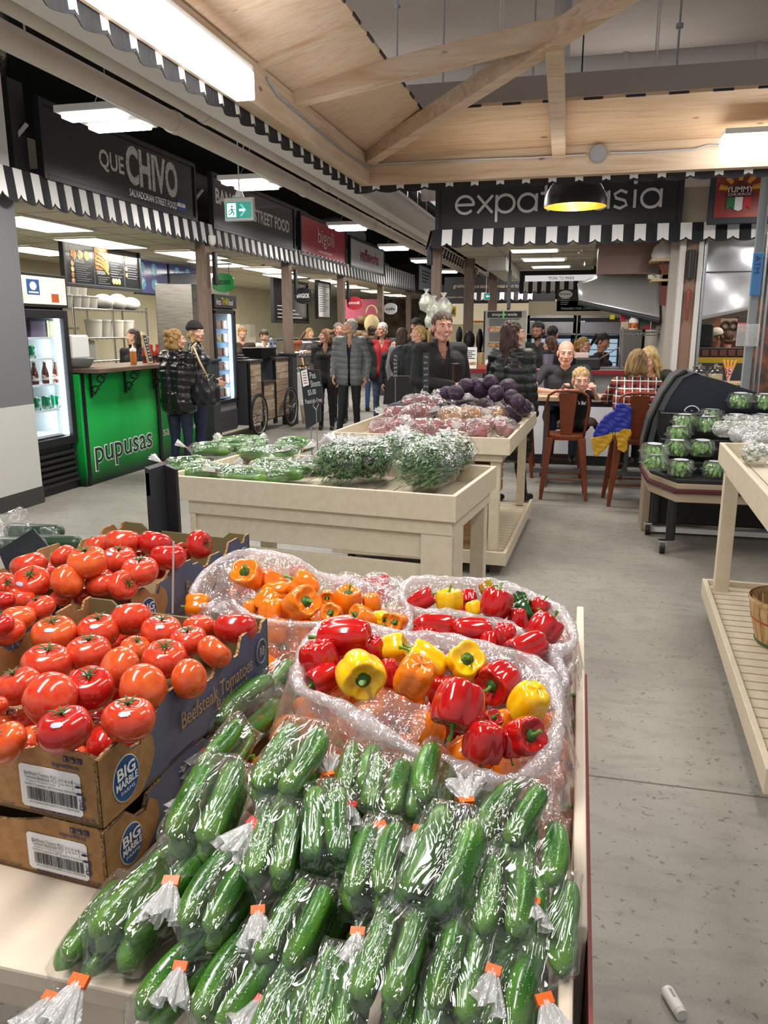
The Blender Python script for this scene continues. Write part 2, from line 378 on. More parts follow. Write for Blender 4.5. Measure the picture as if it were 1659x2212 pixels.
# batten between plywood sheets
struct('trim_5',M().beam((BX,4.1,z0+.0),(BX+w_,4.1,z0+w_*s_),.09,.03),PINE)
# roof timbers meeting near the viewer
P=Vector((-.24,4.80,BZ+.2+1.44*.2-.04))
for nm,lab,a,b_ in (('roof_timber','pine rafter running from the left beam up to the ridge joint',(BX+.03,4.62,z0+.0),P+Vector((.06,-.02,.03))),
                       ('roof_timber','long diagonal pine hip rafter rising from the canopy corner past the ridge joint',(BX+.06,BY-.06,z0-.02),P+(P-Vector((BX,BY,z0)))*.45),
                       ('roof_timber','short upright-looking pine rafter above the dark pendant lamp',(-.22,BY-.0,z0-.03),P+Vector((.02,0,-.03)))):
 o=M().beam(a,b_,.095,.11).build(nm,PINE,bevel=.004); tag(o,lab,'timber')

def awning_bm(P0,P1,z1,z0,n,out,tilt=.06,wb=.5):
 """striped valance hanging along P0-P1; n stripes; out = outward unit vector"""
 P0,P1,out=V3(P0),V3(P1),V3(out); m=M(); d=(P1-P0)/n; sub=6; h=z1-z0
 for i in range(n):
  top=[]; bot=[]; low=[]
  for k in range(sub+1):
   u=i+k/sub; uu=(i // 2*2+((k/sub)*wb*2 if i % 2==0 else wb*2+(k/sub)*(2-wb*2))); p=P0+d*uu; u=uu-(wb-.5)*1.0
   ph=(u/2+.25) % 1.0                      # one lobe per stripe pair, cusp in the white stripe
   lob=abs(sin(pi*ph))**.6*h*.22
   ruf=.012*sin(pi*u)
   top.append((p[0],p[1],z1)); q=p+out*(tilt+ruf)
   bot.append((q[0],q[1],z0+h*.22-lob)); low.append((q[0]+out[0]*.002,q[1]+out[1]*.002,z0+h*.22-lob-.012-.02*h))
  b0=len(m.v); m.v += top+bot+low; s1=sub+1
  for k in range(sub):
   m.f.append((b0+k,b0+s1+k,b0+s1+k+1,b0+k+1)); m.m.append(i % 2)
   m.f.append((b0+s1+k,b0+2*s1+k,b0+2*s1+k+1,b0+s1+k+1)); m.m.append(0)
 return m
def awning(P0,P1,z1,z0,n,out,label,tilt=.06,wb=.5):
 m=awning_bm(P0,P1,z1,z0,n,out,tilt,wb)
 o=m.build('awning_valance',[VB,VW]); o.modifiers.new('thick','SOLIDIFY').thickness=.004
 return tag(o,label,'awning')
awning((BX-.052,-1.0,0),(BX-.052,BY+.1,0),BZ+.02,BZ-.055,76,(-1,0,0),'black and white scalloped valance hanging outside the left canopy beam',tilt=.0,wb=.72)
awning((BX-.10,BY+.13,0),(4.4,BY+.13,0),BZ+.05,BZ-.03,64,(0,1,0),'black and white scalloped valance under the back canopy beam',tilt=.01,wb=.7)

# long fluorescent fittings inside the canopy
def batten(loc,sz,label,emi,group=None):
 x,y,z=loc; dx,dy,dz=sz
 t=thing('fluorescent_light',label,'light fitting',(x,y,z),group)
 M().bb((x-dx/2,y-dy/2,z-dz/2),(x+dx/2,y+dy/2,z+dz*.3)).build('diffuser',emi,t,bevel=.006)
 M().bb((x-dx/2+.01,y-dy/2-.012,z+dz*.3),(x+dx/2-.01,y+dy/2+.012,z+dz/2)).build('housing',WHITE,t)
 return t
batten((-1.583,2.98,2.725),(.095,1.56,.15),'long glowing fluorescent batten fixed inside the left canopy beam',EMW)
batten((1.43,5.95,2.79),(1.2,.14,.17),'glowing fluorescent batten on the back canopy beam at the right edge',EMW)
jb=M(); c=at(1292,333,Y=BY-.01); jb.cyl(c,c+Vector((0,-.035,0)),.062,.055,24); tag(jb.build('junction_box',mat('galvanised','#a5aab0',.4,.6),smooth=2),'round grey metal junction box on the back canopy beam','junction box')
wr=M(); pts=[at(x,y,Y=BY-.012) for x,y in ((800,356),(850,352),(1000,345),(1150,340),(1265,334))]; wr.tube(pts,.006,6)
wr.tube([at(x,y,Y=BY-.012) for x,y in ((1318,330),(1400,328),(1500,322),(1530,313),(1570,314))],.006,6)
tag(wr.build('conduit_cable',mat('galvanised','#a5aab0',.4,.6)),'thin grey cable clipped along the back canopy beam','cable')
wr=M(); wr.tube([Vector((BX+.05,y,z)) for y,z in ((4.15,2.86),(4.3,2.82),(4.9,2.80),(5.6,2.79),(6.2,2.80))],.009,6)
tag(wr.build('conduit_cable',mat('galvanised','#a5aab0',.4,.6)),'grey flexible conduit along the left canopy beam past the lamp end','cable')

# pendant lamp
pd=thing('pendant_lamp','large dark dome pendant lamp with a gold inside','lamp',(-.10,7.0,2.59))
prof=[(.252*cos(a),.0+.265*sin(a)) for a in np.linspace(0,pi/2-.12,12)]
dm=M().lathe([(r,z) for r,z in prof],(-.10,7.0,2.59),40); o=dm.build('lamp_shade',mat('lamp_black','#2b2725',.35,.3),pd,smooth=1)
M().lathe([(r-.004,z-.003) for r,z in prof],(-.10,7.0,2.592),40).build('gold_lining',mat('gold_lining','#c8993a',.4,.8,n=(8,'#e8c77a',.4,.7)),pd,smooth=1)
M().cyl((-.10,7.0,2.84),(-.10,7.0,2.90),.03,.02).build('cap',BLACK,pd); M().cyl((-.10,7.0,2.9),(-.10,7.0,5.2),.006,n=8).build('cord',BLACK,pd)
M().ball((-.10,7.0,2.74),.04).build('bulb',mat('warm_bulb','#ffe2a8',emit=6.0),pd,smooth=1)
pl_=bpy.data.lights.new('pendant_bulb','POINT'); pl_.energy=14; pl_.color=(1,.8,.5); pl_.shadow_soft_size=.05
o=bpy.data.objects.new('pendant_bulb',pl_); COL.objects.link(o); o.location=(-.10,7.0,2.66)

# ------------------------------------------------------------------ pipes, ducts and beams under the hall ceiling
PIPE=mat('painted_pipe','#ddd6ce',.5,n=(2,'#cdc4ba',.3,.75)); DUCT=mat('painted_duct','#e0dbd8',.5,n=(1.2,'#cfc8c4',.3,.8))
for x,z,r,lab in ((-3.2,3.2,.075,'lowest pale overhead pipe, nearest the striped stall awnings'),(-2.93,3.24,.06,'middle pale overhead pipe, between two others'),(-2.76,3.30,.055,'thin pale overhead pipe beside the white steel beam')):
 m=M(); m.tube([(x,y,z) for y in (1.0,37)],r,16)
 for y in np.arange(3,36,3.1): m.tube([(x,y,z),(x,y+.09,z)],r*1.13,16); m.cyl((x,y+1.4,z),(x,y+1.4,5.2),.006,n=6)
 tag(m.build('overhead_pipe',PIPE,smooth=2),lab,'pipe')
struct('trim_6',M().bb((-2.62,-1,3.08),(-2.46,36,3.12)).bb((-2.56,-1,3.12),(-2.52,36,3.4)).bb((-2.62,-1,3.4),(-2.46,36,3.44)),mat('white_beam','#e6e3e2',.5))
m=M(); m.tube([(x,8.5,4.02) for x in (-2.4,5)],.13,20)
for x in (-1.2,.25,1.4,2.5): m.tube([(x,8.5,4.02),(x+.05,8.5,4.02)],.14,20); m.beam((x+.3,8.36,3.86),(x+.3,8.36,5.2),.012,.012,up=(0,1,0)); m.beam((x+.3,8.64,3.86),(x+.3,8.64,5.2),.012,.012,up=(0,1,0)); m.bb((x+.27,8.3,3.84),(x+.33,8.7,3.87))
tag(m.build('air_duct',DUCT,smooth=2),'large round white air duct crossing under the ceiling','duct')
m=M(); m.tube([(-.35,9.2,5.2),(-.35,9.2,3.2)],.09,16); tag(m.build('vertical_duct',DUCT,smooth=1),'upright white pipe dropping behind the round duct','duct')
for k,(y,z) in enumerate(((9.6,3.95),(9.9,3.9),(10.6,4.1))):
 m=M(); m.tube([(-2.4,y,z),(5,y,z)],.025,8); tag(m.build('sprinkler_pipe',PIPE,smooth=1),('thin pale pipe close behind the round air duct','thin pale pipe lowest behind the air duct','thin pale pipe farthest behind the air duct')[k],'pipe')
for k,(px,yy,Y) in enumerate(((858,20,8.0),(958,110,8.0),(1468,60,7.6),(1155,60,7.9))):
 a=at(px,yy,Y=Y); m=M().cyl((a.x,Y,5.2),(a.x,Y,3.35),.009,n=8).cyl((a.x,Y,a.z),(a.x,Y,a.z+.03),.03,n=10)
 tag(m.build('hanger_rod',mat('galvanised','#a5aab0',.4,.6)),'thin steel hanger rod dropping from the high ceiling above the canopy','rod','ceiling hanger rods')
m=M().bb((.1,6.4,4.6),(.8,8.2,5.1)); tag(m.build('bulkhead_box',mat('bulkhead','#b3aaa0',.8)),'boxed-in pale bulkhead high under the ceiling','bulkhead')
for k,y in enumerate((12,16,20,24)):
 struct('trim_%d' % (7+k),M().bb((-3.95,y,4.7),(9,y+.2,5.2)),cm)
# dark ducts and frames behind the signs
for k,(y,x,z,r) in enumerate(((9.2,-5.9,3.35,.22),(12.4,-5.7,3.4,.2),(16,-5.6,3.5,.2))):
 m=M(); m.tube([(x-2,y,z),(x,y,z),(x+.3,y+.15,z+.1),(x+.5,y+.5,z+.2),(x+.5,y+2.4,z+.2)],r,16); tag(m.build('foil_duct',mat('dull_duct','#82807f',.5,.4),smooth=1),('grey duct bending behind the first stall sign','grey duct bending behind the second stall sign','grey duct bending behind the third stall sign')[k],'duct')
m=M(); m.tube([(-5.4,6.75,3.75),(-5.2,6.75,4.7)],.18,20)
o=m.build('foil_duct',mat('foil','#8f8e8c',.25,1,bump=(25,.8)),smooth=1); tag(o,'crinkled silver foil duct at the upper left edge','duct')
tag(M().bb((-5.7,6.5,2.9),(-4.95,6.7,3.75)).build('control_box',mat('dark_box','#2c2d30',.6)),'dark metal box below the foil duct at the left edge','box')
# twin tube lights hung over the aisle
for k,(y,lab) in enumerate(((5.85,'nearest twin-tube hanging light, in front of the first stall sign'),(8.6,'second twin-tube hanging light, above the green exit sign'),(12.4,'third twin-tube hanging light, in front of the red stall sign'),(15.6,'fourth twin-tube hanging light down the aisle'),(18.6,'fifth twin-tube hanging light down the aisle'),(22,'farthest twin-tube hanging light down the aisle'))):
 x,z=-3.6,3.17; t=thing('hanging_light',lab,'light fitting',(x,y,z),'twin-tube lights over the aisle')
 m=M().bb((x-.26,y-.3,z),(x+.26,y+.3,z+.05)); m.build('housing',WHITE,t,bevel=.008)
 for s in (-1,1): M().bb((x-.24,y+s*.17-.07,z-.03),(x+.24,y+s*.17+.07,z+.002)).build('tube_lamp',EMW,t,bevel=.01)
 m=M()
 for s in (-1,1): m.cyl((x+s*.15,y,z+.05),(x,y,z+.3),.004,n=6)
 m.cyl((x,y,z+.3),(x,y,4.0),.004,n=6); m.build('hanging_wire',mat('galvanised','#a5aab0',.4,.6),t)
# exit sign with running man and arrow
ex=thing('exit_sign','green and white running-man exit sign hanging over the aisle','exit sign',(-3.39,7.8,2.79))
X0,X1,Z0,Z1,Y=-3.55,-3.24,2.68,2.90,7.8
M().bb((X0,Y-.02,Z0),(X1,Y+.04,Z1)).build('housing',mat('exit_housing','#c9cfcd',.5),ex,bevel=.008)
M().bb((X0+.02,Y-.026,Z0+.025),(X1-.02,Y-.02,Z1-.045)).build('green_panel',mat('exit_green','#127f70',.4,emit=(.55,'#1c9a88')),ex)
m=M(); yy=Y-.03; ew=mat('exit_white','#f4fffb',.5,emit=1.0)
m.bb((X0+.035,yy,Z0+.035),(X0+.13,yy+.004,Z1-.055))
ar=X0+.165; zc=(Z0+Z1)/2-.01
m.bb((ar,yy,zc-.011),(ar+.06,yy+.004,zc+.011)); m.prism([(0,0),(.05,.05),(.035,.062),(-.02,.0),(.035,-.062),(.05,-.05)],(ar+.055,yy+.004,zc),(-1,0,0),(0,0,1),.004)
m.build('arrow_symbol',ew,ex)
m=M(); cx=X0+.085; gz=zc
for a,b_,r in (((0,.012),(.006,-.014),.008),((0,.008),(-.022,.0),.004),((-.022,0),(-.03,-.018),.004),((.003,.01),(.02,.0),.004),((.02,0),(.034,.008),.004),((.006,-.014),(.024,-.024),.006),((.024,-.024),(.018,-.05),.005),((.004,-.014),(-.012,-.035),.006),((-.012,-.035),(-.034,-.04),.005)):
 m.cap((cx+a[0],yy-.002,gz+a[1]),(cx+b_[0],yy-.002,gz+b_[1]),r,r*.9,8)
m.ball((cx+.004,yy-.002,gz+.034),.010,10); m.build('running_man_symbol',mat('exit_green','#127f70'),ex)
m=M().cyl((-3.39,Y,Z1),(-3.39,Y,Z1+.06),.05,.03,12).cyl((-3.39,Y,Z1+.06),(-3.39,Y,4.1),.006,n=6); m.build('hanging_rod',WHITE,ex)
# ------------------------------------------------------------------ left row of food stalls
def board(name,label,cat,X,y0,y1,z0,z1,face,frame=BLACK,fw=.05,th=.07,group=None,tilt=0):
 t=thing(name,label,cat,(X,(y0+y1)/2,z0),group)
 m=M(); m.bb((X-th,y0,z0),(X,y0+fw,z1)).bb((X-th,y1-fw,z0),(X,y1,z1)).bb((X-th,y0+fw,z0),(X,y1-fw,z0+fw)).bb((X-th,y0+fw,z1-fw),(X,y1-fw,z1))
 m.build('frame',frame,t,bevel=.004)
 M().bb((X-th,y0+fw,z0+fw),(X-.02,y1-fw,z1-fw)).build('panel',face,t)
 return t
def wtext(t,rows,X,y0,z0,mt,bold=0,name='lettering'):    # rows: (string, y offset, z offset, width, height); on a plane facing +X
 m=M()
 for s,a,c,w,h in rows: put_text(m,s,(X,y0+a,z0+c),(0,w,0),(0,0,h),bold=bold)
 return m.build(name,mt,t)
brm=mat('sign_black_brushed','#0f1012',.4,coat=.1)
t=board('stall_sign','large black QUE CHIVO stall sign with a small blue and white flag','sign',LX,6.70,9.72,2.95,3.64,brm)
wtext(t,[('QUE',.92,.24,.46,.21)],LX-.018,6.70,2.95,SGREY,.02); wtext(t,[('CHIVO',1.42,.20,1.14,.40)],LX-.018,6.70,2.95,SGREY,.035)
wtext(t,[('SALVADORAN STREET FOOD',1.46,.08,1.05,.075)],LX-.018,6.70,2.95,SWHITE)
fx=LX-.018; m=M()
for k,mi in ((0,0),(1,1),(2,0)): m.bb((fx,9.22,3.03+k*.043),(fx+.004,9.42,3.073+k*.043),mi)
m.cyl((fx+.002,9.32,3.095),(fx+.006,9.32,3.095),.012,mi=2); m.build('flag',[NAVY,SWHITE,mat('flag_emblem','#5d8a6a')],t)
t=board('stall_sign','black BANGKOK STREET FOOD stall sign partly behind the exit sign','sign',LX,10.18,13.35,2.92,3.64,brm)
wtext(t,[('BANGKOK',.12,.34,1.25,.2)],LX-.018,10.18,2.92,SWHITE,.03); wtext(t,[('STREET FOOD',1.42,.27,1.5,.19)],LX-.018,10.18,2.92,SGREY,.03)
redp=mat('red_sign_panel','#a82833',.3,coat=.3)
t=board('stall_sign','red bigoli stall sign with white lettering','sign',LX,13.62,16.45,2.90,3.62,redp)
wtext(t,[('bigoli',1.0,.22,1.0,.34)],LX-.018,13.62,2.90,SGREY,-.004); wtext(t,[('a piece good pasta',1.0,.12,.85,.06)],LX-.018,13.62,2.9,SWHITE)
t=board('stall_sign','pale grey stall sign with dark red script, next after the red sign','sign',LX,16.72,19.8,2.92,3.56,mat('silver_sign','#b6b5b8',.3))
wtext(t,[('waffleworks',.8,.2,1.7,.28)],LX-.018,16.72,2.92,mat('wine_red','#7d1a2c',.4),.03)
t=board('stall_sign','pale blue-grey sign farthest down the left stall row','sign',LX+.1,23.6,26.2,2.75,3.55,mat('pale_sign','#c4cdd4',.4))
m=M()
for r in range(4): m.bb((LX+.081,24.2,3.35-r*.1),(LX+.085,25.6-r*.2,3.38-r*.1))
m.build('printed_lines',DK,t)
# diagonal white stays behind the signs
for k,y in enumerate((6.6,10.05,13.5,16.6)):
 tag(M().beam((LX-.1,y+.05,3.4),(LX-.45,y-.25,2.85),.035,.035).build('sign_stay',mat('stay_white','#b9b9b9',.4),bevel=.002),('white metal stay at the left end of the first stall sign','white metal stay between the first two stall signs','white metal stay between the second sign and the red sign','white metal stay after the red sign')[k],'stay')
# awnings under the signs
awl=['black and white striped awning under the first black stall sign','black and white striped awning under the second black stall sign','black and white striped awning under the red stall sign','black and white striped awning under the pale stall sign','black and white striped awning at the far end of the left stalls']
for k,(a,b_) in enumerate(((5.0,9.92),(9.92,13.2),(13.2,16.4),(16.4,19.8),(19.8,30))):
 P0,P1=(LX-.02,a,0),(LX-.02,b_,0)
 zt=2.97 if k<4 else 3.2
 m=awning_bm(P0,P1,zt,2.70,int((b_-a)/.115) // 2*2,(1,0,0),tilt=.03)
 # the flat upper slope of the awning, from the wall to the valance
 if 0:
  n=int((b_-a)/.115) // 2*2
  for i in range(n):
   y0,y1=a+(b_-a)*i/n,a+(b_-a)*(i+1)/n
   m.add([(LX-.12,y0,zt),(LX-.12,y1,zt),(LX-.3,y1,zt+.1),(LX-.3,y0,zt+.1)],[(0,1,2,3)],i % 2)
 o=m.build('awning_valance',[VB,VW]); o.modifiers.new('thick','SOLIDIFY').thickness=.004; tag(o,awl[k],'awning')
# posts
pl_lab=['brown timber post between the first two stalls','brown timber post between the wooden carts and the glass display','brown timber post under the red stall sign','brown timber post behind the man in the red shirt','farthest brown timber post of the left stalls']
for k,y in enumerate((9.98,13.1,16.3,19.7,23.1)):
 t=thing('stall_post',pl_lab[k],'post',(LX-.1,y,0))
 M().bb((LX-.16,y-.07,1.2),(LX-.02,y+.07,2.8)).build('upper_post',POST,t,bevel=.004)
 M().bb((LX-.2,y-.11,0),(LX+.02,y+.11,1.2)).bb((LX-.23,y-.14,1.2),(LX+.05,y+.14,1.23)).build('base_casing',mat('dark_casing','#34363a',.5),t,bevel=.004)
 M().bb((LX-.0,y+.08,2.2),(LX+.05,y+.16,2.62)).build('speaker',BLACK,t,bevel=.01) if k<3 else None
# security cameras / spot lights under the stall ceiling
for k,(px,py,X) in enumerate(((458,523,LX+.05),(418,530,-5.4),(568,568,-5.6))):
 c=at(px,py,X=X); t=thing('security_camera',('white dome security camera on the first timber post','white spot lamp under the first stall ceiling','small grey spot lamp under the second stall ceiling')[k],'camera',c)
 M().cyl(c,c+Vector((0,0,.08)),.05,.05).build('mount',WHITE,t,smooth=2); M().ball(c,.05).build('dome',WHITE if k<2 else DK,t,smooth=1)

# menu boards of the first stall
t=board('menu_board','black hanging menu board with food pictures over the first counter','menu board',-6.6,9.45,11.36,2.18,2.86,MB_,fw=.045)
X=-6.618
wtext(t,[('QUE CHIVO BOWLS',.1,.58,.48,.045),('PUPUSAS',.86,.575,.3,.045),('OTHER GOODIES',1.42,.575,.34,.04),('TACOS',.24,.32,.22,.045),('DESSERTS',.76,.2,.28,.045)],X,9.45,2.18,CHW)
m=M()
for r in range(4): m.bb((X,9.6,2.72-r*.018),(X+.003,10.0-.04*r,2.725-r*.018))
for r in range(10): m.bb((X,10.55,2.68-r*.035),(X+.003,10.82-.05*(r % 3),2.686-r*.035)); m.bb((X,10.98,2.68-r*.035),(X+.003,11.26-.03*(r % 2),2.686-r*.035))
for r in range(8): m.bb((X,9.72,2.46-r*.028),(X+.003,10.05-.05*(r % 3),2.465-r*.028))
for r in range(4): m.bb((X,10.22,2.34-r*.028),(X+.003,10.5-.05*(r % 3),2.345-r*.028))
m.bb((X,9.5,2.53),(X+.003,10.12,2.533)).bb((X,10.14,2.24),(X+.003,10.143,2.8)).bb((X,10.9,2.24),(X+.003,10.903,2.8)).bb((X,10.14,2.41),(X+.003,10.9,2.413))
m.build('printed_lines',mat('print_grey','#8f9192',.8),t)
food=[mat('food_tan','#c9a06b',.7,n=(30,'#8a4a2c',.4,.6)),mat('food_pink','#b96a62',.7,n=(30,'#e3c79b',.4,.6)),mat('food_yellow','#d79a3f',.7,n=(30,'#f0d49a',.4,.6))]
m=M()
for k in range(3): m.cyl((X,9.68+k*.15,2.6),(X+.004,9.68+k*.15,2.6),.06,mi=k)
m.bb((X,10.17,2.44),(X+.003,10.5,2.78),0)
for k in range(4): m.tube([(X+.006,10.2+.27*q,2.66-k*.05-.12*q*q) for q in np.linspace(0,1,6)],.016,6,mi=(1 if k==0 else 2))
m.ball((X+.004,10.34,2.72),(.006,.13,.045),mi=1)
for k in range(4): m.cyl((X,10.96,2.68-k*.09),(X+.004,10.96,2.68-k*.09),.032,mi=k % 3)
for k in range(4): m.cyl((X,9.64,2.48-k*.075),(X+.004,9.64,2.48-k*.075),.034,mi=(k+1) % 3)
for k in range(3): m.ball((X+.006,10.6+k*.07,2.3),(.008,.04,.045),mi=2)
m.build('food_pictures',food,t)
m=M().cyl((-6.63,9.7,2.86),(-6.63,9.7,2.77+.1),.004).cyl((-6.63,11.1,2.86),(-6.63,11.1,2.9),.004)
t=thing('menu_screen','pair of blue food menu screens behind the black menu board','screen',(-7.2,13.4,2.2)); sc=mat('screen_blue','#3a3f6e',.25,n=(3,'#5a3f52',.4,.7),emit=(.25,'#40508a'),stretch=(1,.3,6))
for k in range(2):
 y0=12.2+k*1.12; M().bb((-7.26,y0,2.2),(-7.2,y0+1.08,2.80)).build('bezel',BLACK,t,bevel=.006); M().bb((-7.2,y0+.03,2.23),(-7.196,y0+1.05,2.77)).build('screen',sc,t)
 m=M()
 for q in range(4): m.cyl((-7.196,y0+.2+q % 2*.4+.1*k,2.38+q // 2*.25),(-7.192,y0+.2+q % 2*.4+.1*k,2.38+q // 2*.25),.10,n=12)
 m.build('food_pictures',mat('screen_food','#7fb4c4',.4,n=(12,'#3c5f74',.4,.6),emit=(.3,'#6aa0b4')),t)

# drinks fridge with glass door
FX0,FX1,FY0,FY1=-5.66,-5.0,6.44,7.14
t=thing('drinks_fridge','tall black glass-door drinks fridge with a lit orange advert on top','fridge',(-5.4,6.96,0))
m=M().bb((FX0,FY0,.0),(FX1-.04,FY1,.14)).bb((FX0,FY0,.14),(FX0+.04,FY1,2.1)).bb((FX0,FY0,.14),(FX1-.05,FY0+.04,2.1)).bb((FX0,FY1-.04,.14),(FX1-.05,FY1,2.1)).bb((FX0,FY0,1.78),(FX1-.05,FY1,2.1)).bb((FX0,FY0+.04,.14),(FX1-.06,FY1-.04,.48))
m.build('body',BLACK,t,bevel=.006)
M().bb((FX0+.04,FY0+.04,.48),(FX0+.05,FY1-.04,1.78)).bb((FX0+.05,FY1-.055,.48),(FX1-.06,FY1-.04,1.78)).bb((FX0+.05,FY0+.04,1.765),(FX1-.06,FY1-.055,1.78)).build('liner',mat('fridge_liner','#cfd6d6',.6),t)
m=M()
for k in range(6): m.beam((FX1-.03,FY0+.02,.10+k*.06),(FX1-.03,FY1-.02,.10+k*.06),.05,.028)
m.build('grille',mat('grille_black','#202124',.4),t,bevel=.003)
dr=M().bb((FX1-.05,FY0,.48),(FX1,FY0+.07,1.8)).bb((FX1-.05,FY1-.07,.48),(FX1,FY1,1.8)).bb((FX1-.05,FY0+.07,.48),(FX1,FY1-.07,.56)).bb((FX1-.05,FY0+.07,1.72),(FX1,FY1-.07,1.8)).build('door',BLACK,t,bevel=.005)
M().bb((FX1-.03,FY0+.07,.56),(FX1-.024,FY1-.07,1.72)).build('glass_pane',glass_mat(),dr)
M().bb((FX1-.02,FY0-.012,.9),(FX1+.03,FY0+.012,1.4)).build('handle',BLACK,dr,bevel=.005)
M().bb((FX1-.085,FY1-.115,.57),(FX1-.05,FY1-.07,1.72)).build('strip_light',EMS,t)
hd=M().bb((FX1-.16,FY0-.01,1.82),(FX1+.01,FY1+.01,2.13)).build('advert_box',BLACK,t,bevel=.006)
M().bb((FX1+.01,FY0+.02,1.85),(FX1+.015,FY1-.02,2.1)).build('advert_panel',mat('advert','#fff0cf',.4,n=(2.2,'#f08a2a',.52,.66),emit=(.9,'#ffd9a0')),hd)
m=M().bb((FX1+.015,FY0+.1,1.93),(FX1+.018,FY0+.28,2.07),0).ball((FX1+.018,FY0+.19,2.01),(.004,.05,.04),mi=1).bb((FX1+.015,FY0+.12,1.945),(FX1+.02,FY0+.26,1.96),1).bb((FX1+.015,FY0+.45,1.87),(FX1+.018,FY0+.56,1.95),2)
m.build('advert_symbol',[mat('ad_blue','#2a5aa0'),SWHITE,mat('ad_orange','#cf5a28')],hd)
fsh=mat('shelf_white','#dfe6e8',.5)
for k,z in enumerate((.58,.83,1.08,1.33,1.53)):
 m=M(); m.bb((FX0+.06,FY0+.05,z),(FX1-.08,FY1-.05,z+.006)); m.bb((FX1-.09,FY0+.05,z-.008),(FX1-.075,FY1-.08,z+.014)); m.build('shelf',fsh,t)
pl_=area((FX1-.13,FY1-.14,1.15),.05,1.1,9,rot=(math.radians(90),0,math.radians(120)),col=(.9,.96,1))
# drinks inside the fridge
def can(name,col1,col2,h=.125,r=.033):
 o=thing(name,'','can',(0,0,0)); m=M().lathe([(r*.8,0),(r,.008),(r,h-.012),(r*.82,h)],n=14,cap=True); m.build('can_body',mat(name+'_skin',col1,.3,.4,n=(14,col2,.48,.56)),o,smooth=2,local=1)
 M().lathe([(r*.82,h),(r*.8,h+.003)],n=14,cap=True).build('can_top',mat('aluminium','#c5c8ca',.3,1),o,local=1); return o
def place_row(proto,pts,lab,group,first=[]):
 for i,p in enumerate(pts):
  if proto.name not in first: first.append(proto.name); o=proto; o.location=p
  else: o=dup(proto,Matrix.Translation(p))
  o['label']=lab; o['group']=group
green=can('soda_can','#1f8a5c','#cfe6dc'); place_row(green,[Vector((FX1-.13-.08*(i % 2),FY0+.13+.075*i,1.336)) for i in range(3)],'green and white soda can on the fridge shelf above the brown bottles','green soda cans in the drinks fridge')
purp=can('soda_can','#5b2d91','#d9cdec'); place_row(purp,[Vector((FX1-.13-.08*(i % 2),FY0+.14+.07*i,.836)) for i in range(4)],'purple soda can on the fridge shelf below the brown bottles','purple soda cans in the drinks fridge')
yel=can('soda_can','#c9c85a','#4f8fb0'); place_row(yel,[Vector((FX1-.13-.08*(i % 2),FY0+.44+.07*i,.836)) for i in range(4)],'yellow and blue soda can beside the purple cans in the fridge','yellow soda cans in the drinks fridge')
bt=thing('soda_bottle','','bottle'); M().lathe([(.028,0),(.031,.01),(.031,.11),(.024,.14),(.012,.18),(.011,.215)],n=14,cap=True).build('bottle_body',mat('cola_bottle','#5a2a1a',.12,coat=.5),bt,smooth=2,local=1)
M().lathe([(.014,.212),(.014,.225)],n=12,cap=True).build('bottle_cap',WHITE,bt,local=1); M().lathe([(.0316,.04),(.0316,.09)],n=14).build('paper_label',mat('bottle_label','#d8cfc4',.7,n=(30,'#6a3a2c',.5,.55)),bt,local=1)
place_row(bt,[Vector((FX1-.13-.07*(i % 2),FY0+.13+.08*i,1.086)) for i in range(7)],'brown glass soda bottle on the middle shelf of the drinks fridge','brown bottles in the drinks fridge')
b2=thing('juice_bottle','','bottle'); M().lathe([(.035,0),(.037,.01),(.037,.12),(.015,.17),(.014,.2)],n=14,cap=True).build('bottle_body',mat('red_juice','#8a1f2a',.2,coat=.4),b2,smooth=2,local=1); M().lathe([(.017,.198),(.017,.22)],n=12,cap=True).build('bottle_cap',WHITE,b2,local=1)
place_row(b2,[Vector((FX1-.14,FY0+.11+.08*i,1.536)) for i in range(2)],'dark red juice bottle on the top shelf of the drinks fridge','red juice bottles in the drinks fridge')
bx=M().bb((FX1-.3,FY0+.28,1.536),(FX1-.12,FY0+.5,1.7)); tag(bx.build('tub',mat('dull_purple','#6f5f78',.6),bevel=.01),'dull purple tub on the top shelf of the drinks fridge','tub')
bx=M().bb((FX1-.3,FY0+.53,1.536),(FX1-.12,FY0+.72,1.7)); tag(bx.build('tub',mat('dull_olive','#9a9a6e',.6),bevel=.01),'olive yellow tub on the top shelf of the drinks fridge','tub')

# green counter with scroll brackets
t=thing('serving_counter','bright green counter with PUPUSAS lettering and a brown top','counter',(-5.1,8.6,0))
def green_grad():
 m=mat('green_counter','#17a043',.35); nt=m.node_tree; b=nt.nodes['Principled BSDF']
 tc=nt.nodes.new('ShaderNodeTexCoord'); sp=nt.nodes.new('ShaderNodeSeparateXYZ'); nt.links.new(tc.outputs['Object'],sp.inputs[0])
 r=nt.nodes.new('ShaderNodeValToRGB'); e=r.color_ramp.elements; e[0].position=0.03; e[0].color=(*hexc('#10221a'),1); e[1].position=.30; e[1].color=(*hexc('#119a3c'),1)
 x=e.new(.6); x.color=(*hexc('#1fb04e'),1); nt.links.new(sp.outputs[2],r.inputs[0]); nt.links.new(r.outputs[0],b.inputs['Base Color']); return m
GG=green_grad()     # panel colour darkens to near black towards its foot
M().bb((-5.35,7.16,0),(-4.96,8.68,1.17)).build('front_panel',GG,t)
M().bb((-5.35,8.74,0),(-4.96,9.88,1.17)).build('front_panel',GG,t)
M().bb((-4.99,7.20,0),(-4.95,7.25,1.17)).build('corner_trim',BLACK,t); M().bb((-4.99,8.68,0),(-4.94,8.74,1.17)).build('corner_trim',BLACK,t)
M().bb((-5.4,7.165,1.18),(-4.72,9.1,1.225)).build('counter_top',wood_mat('walnut_top','#6d5546','#4f3c31',2,1),t,bevel=.006)
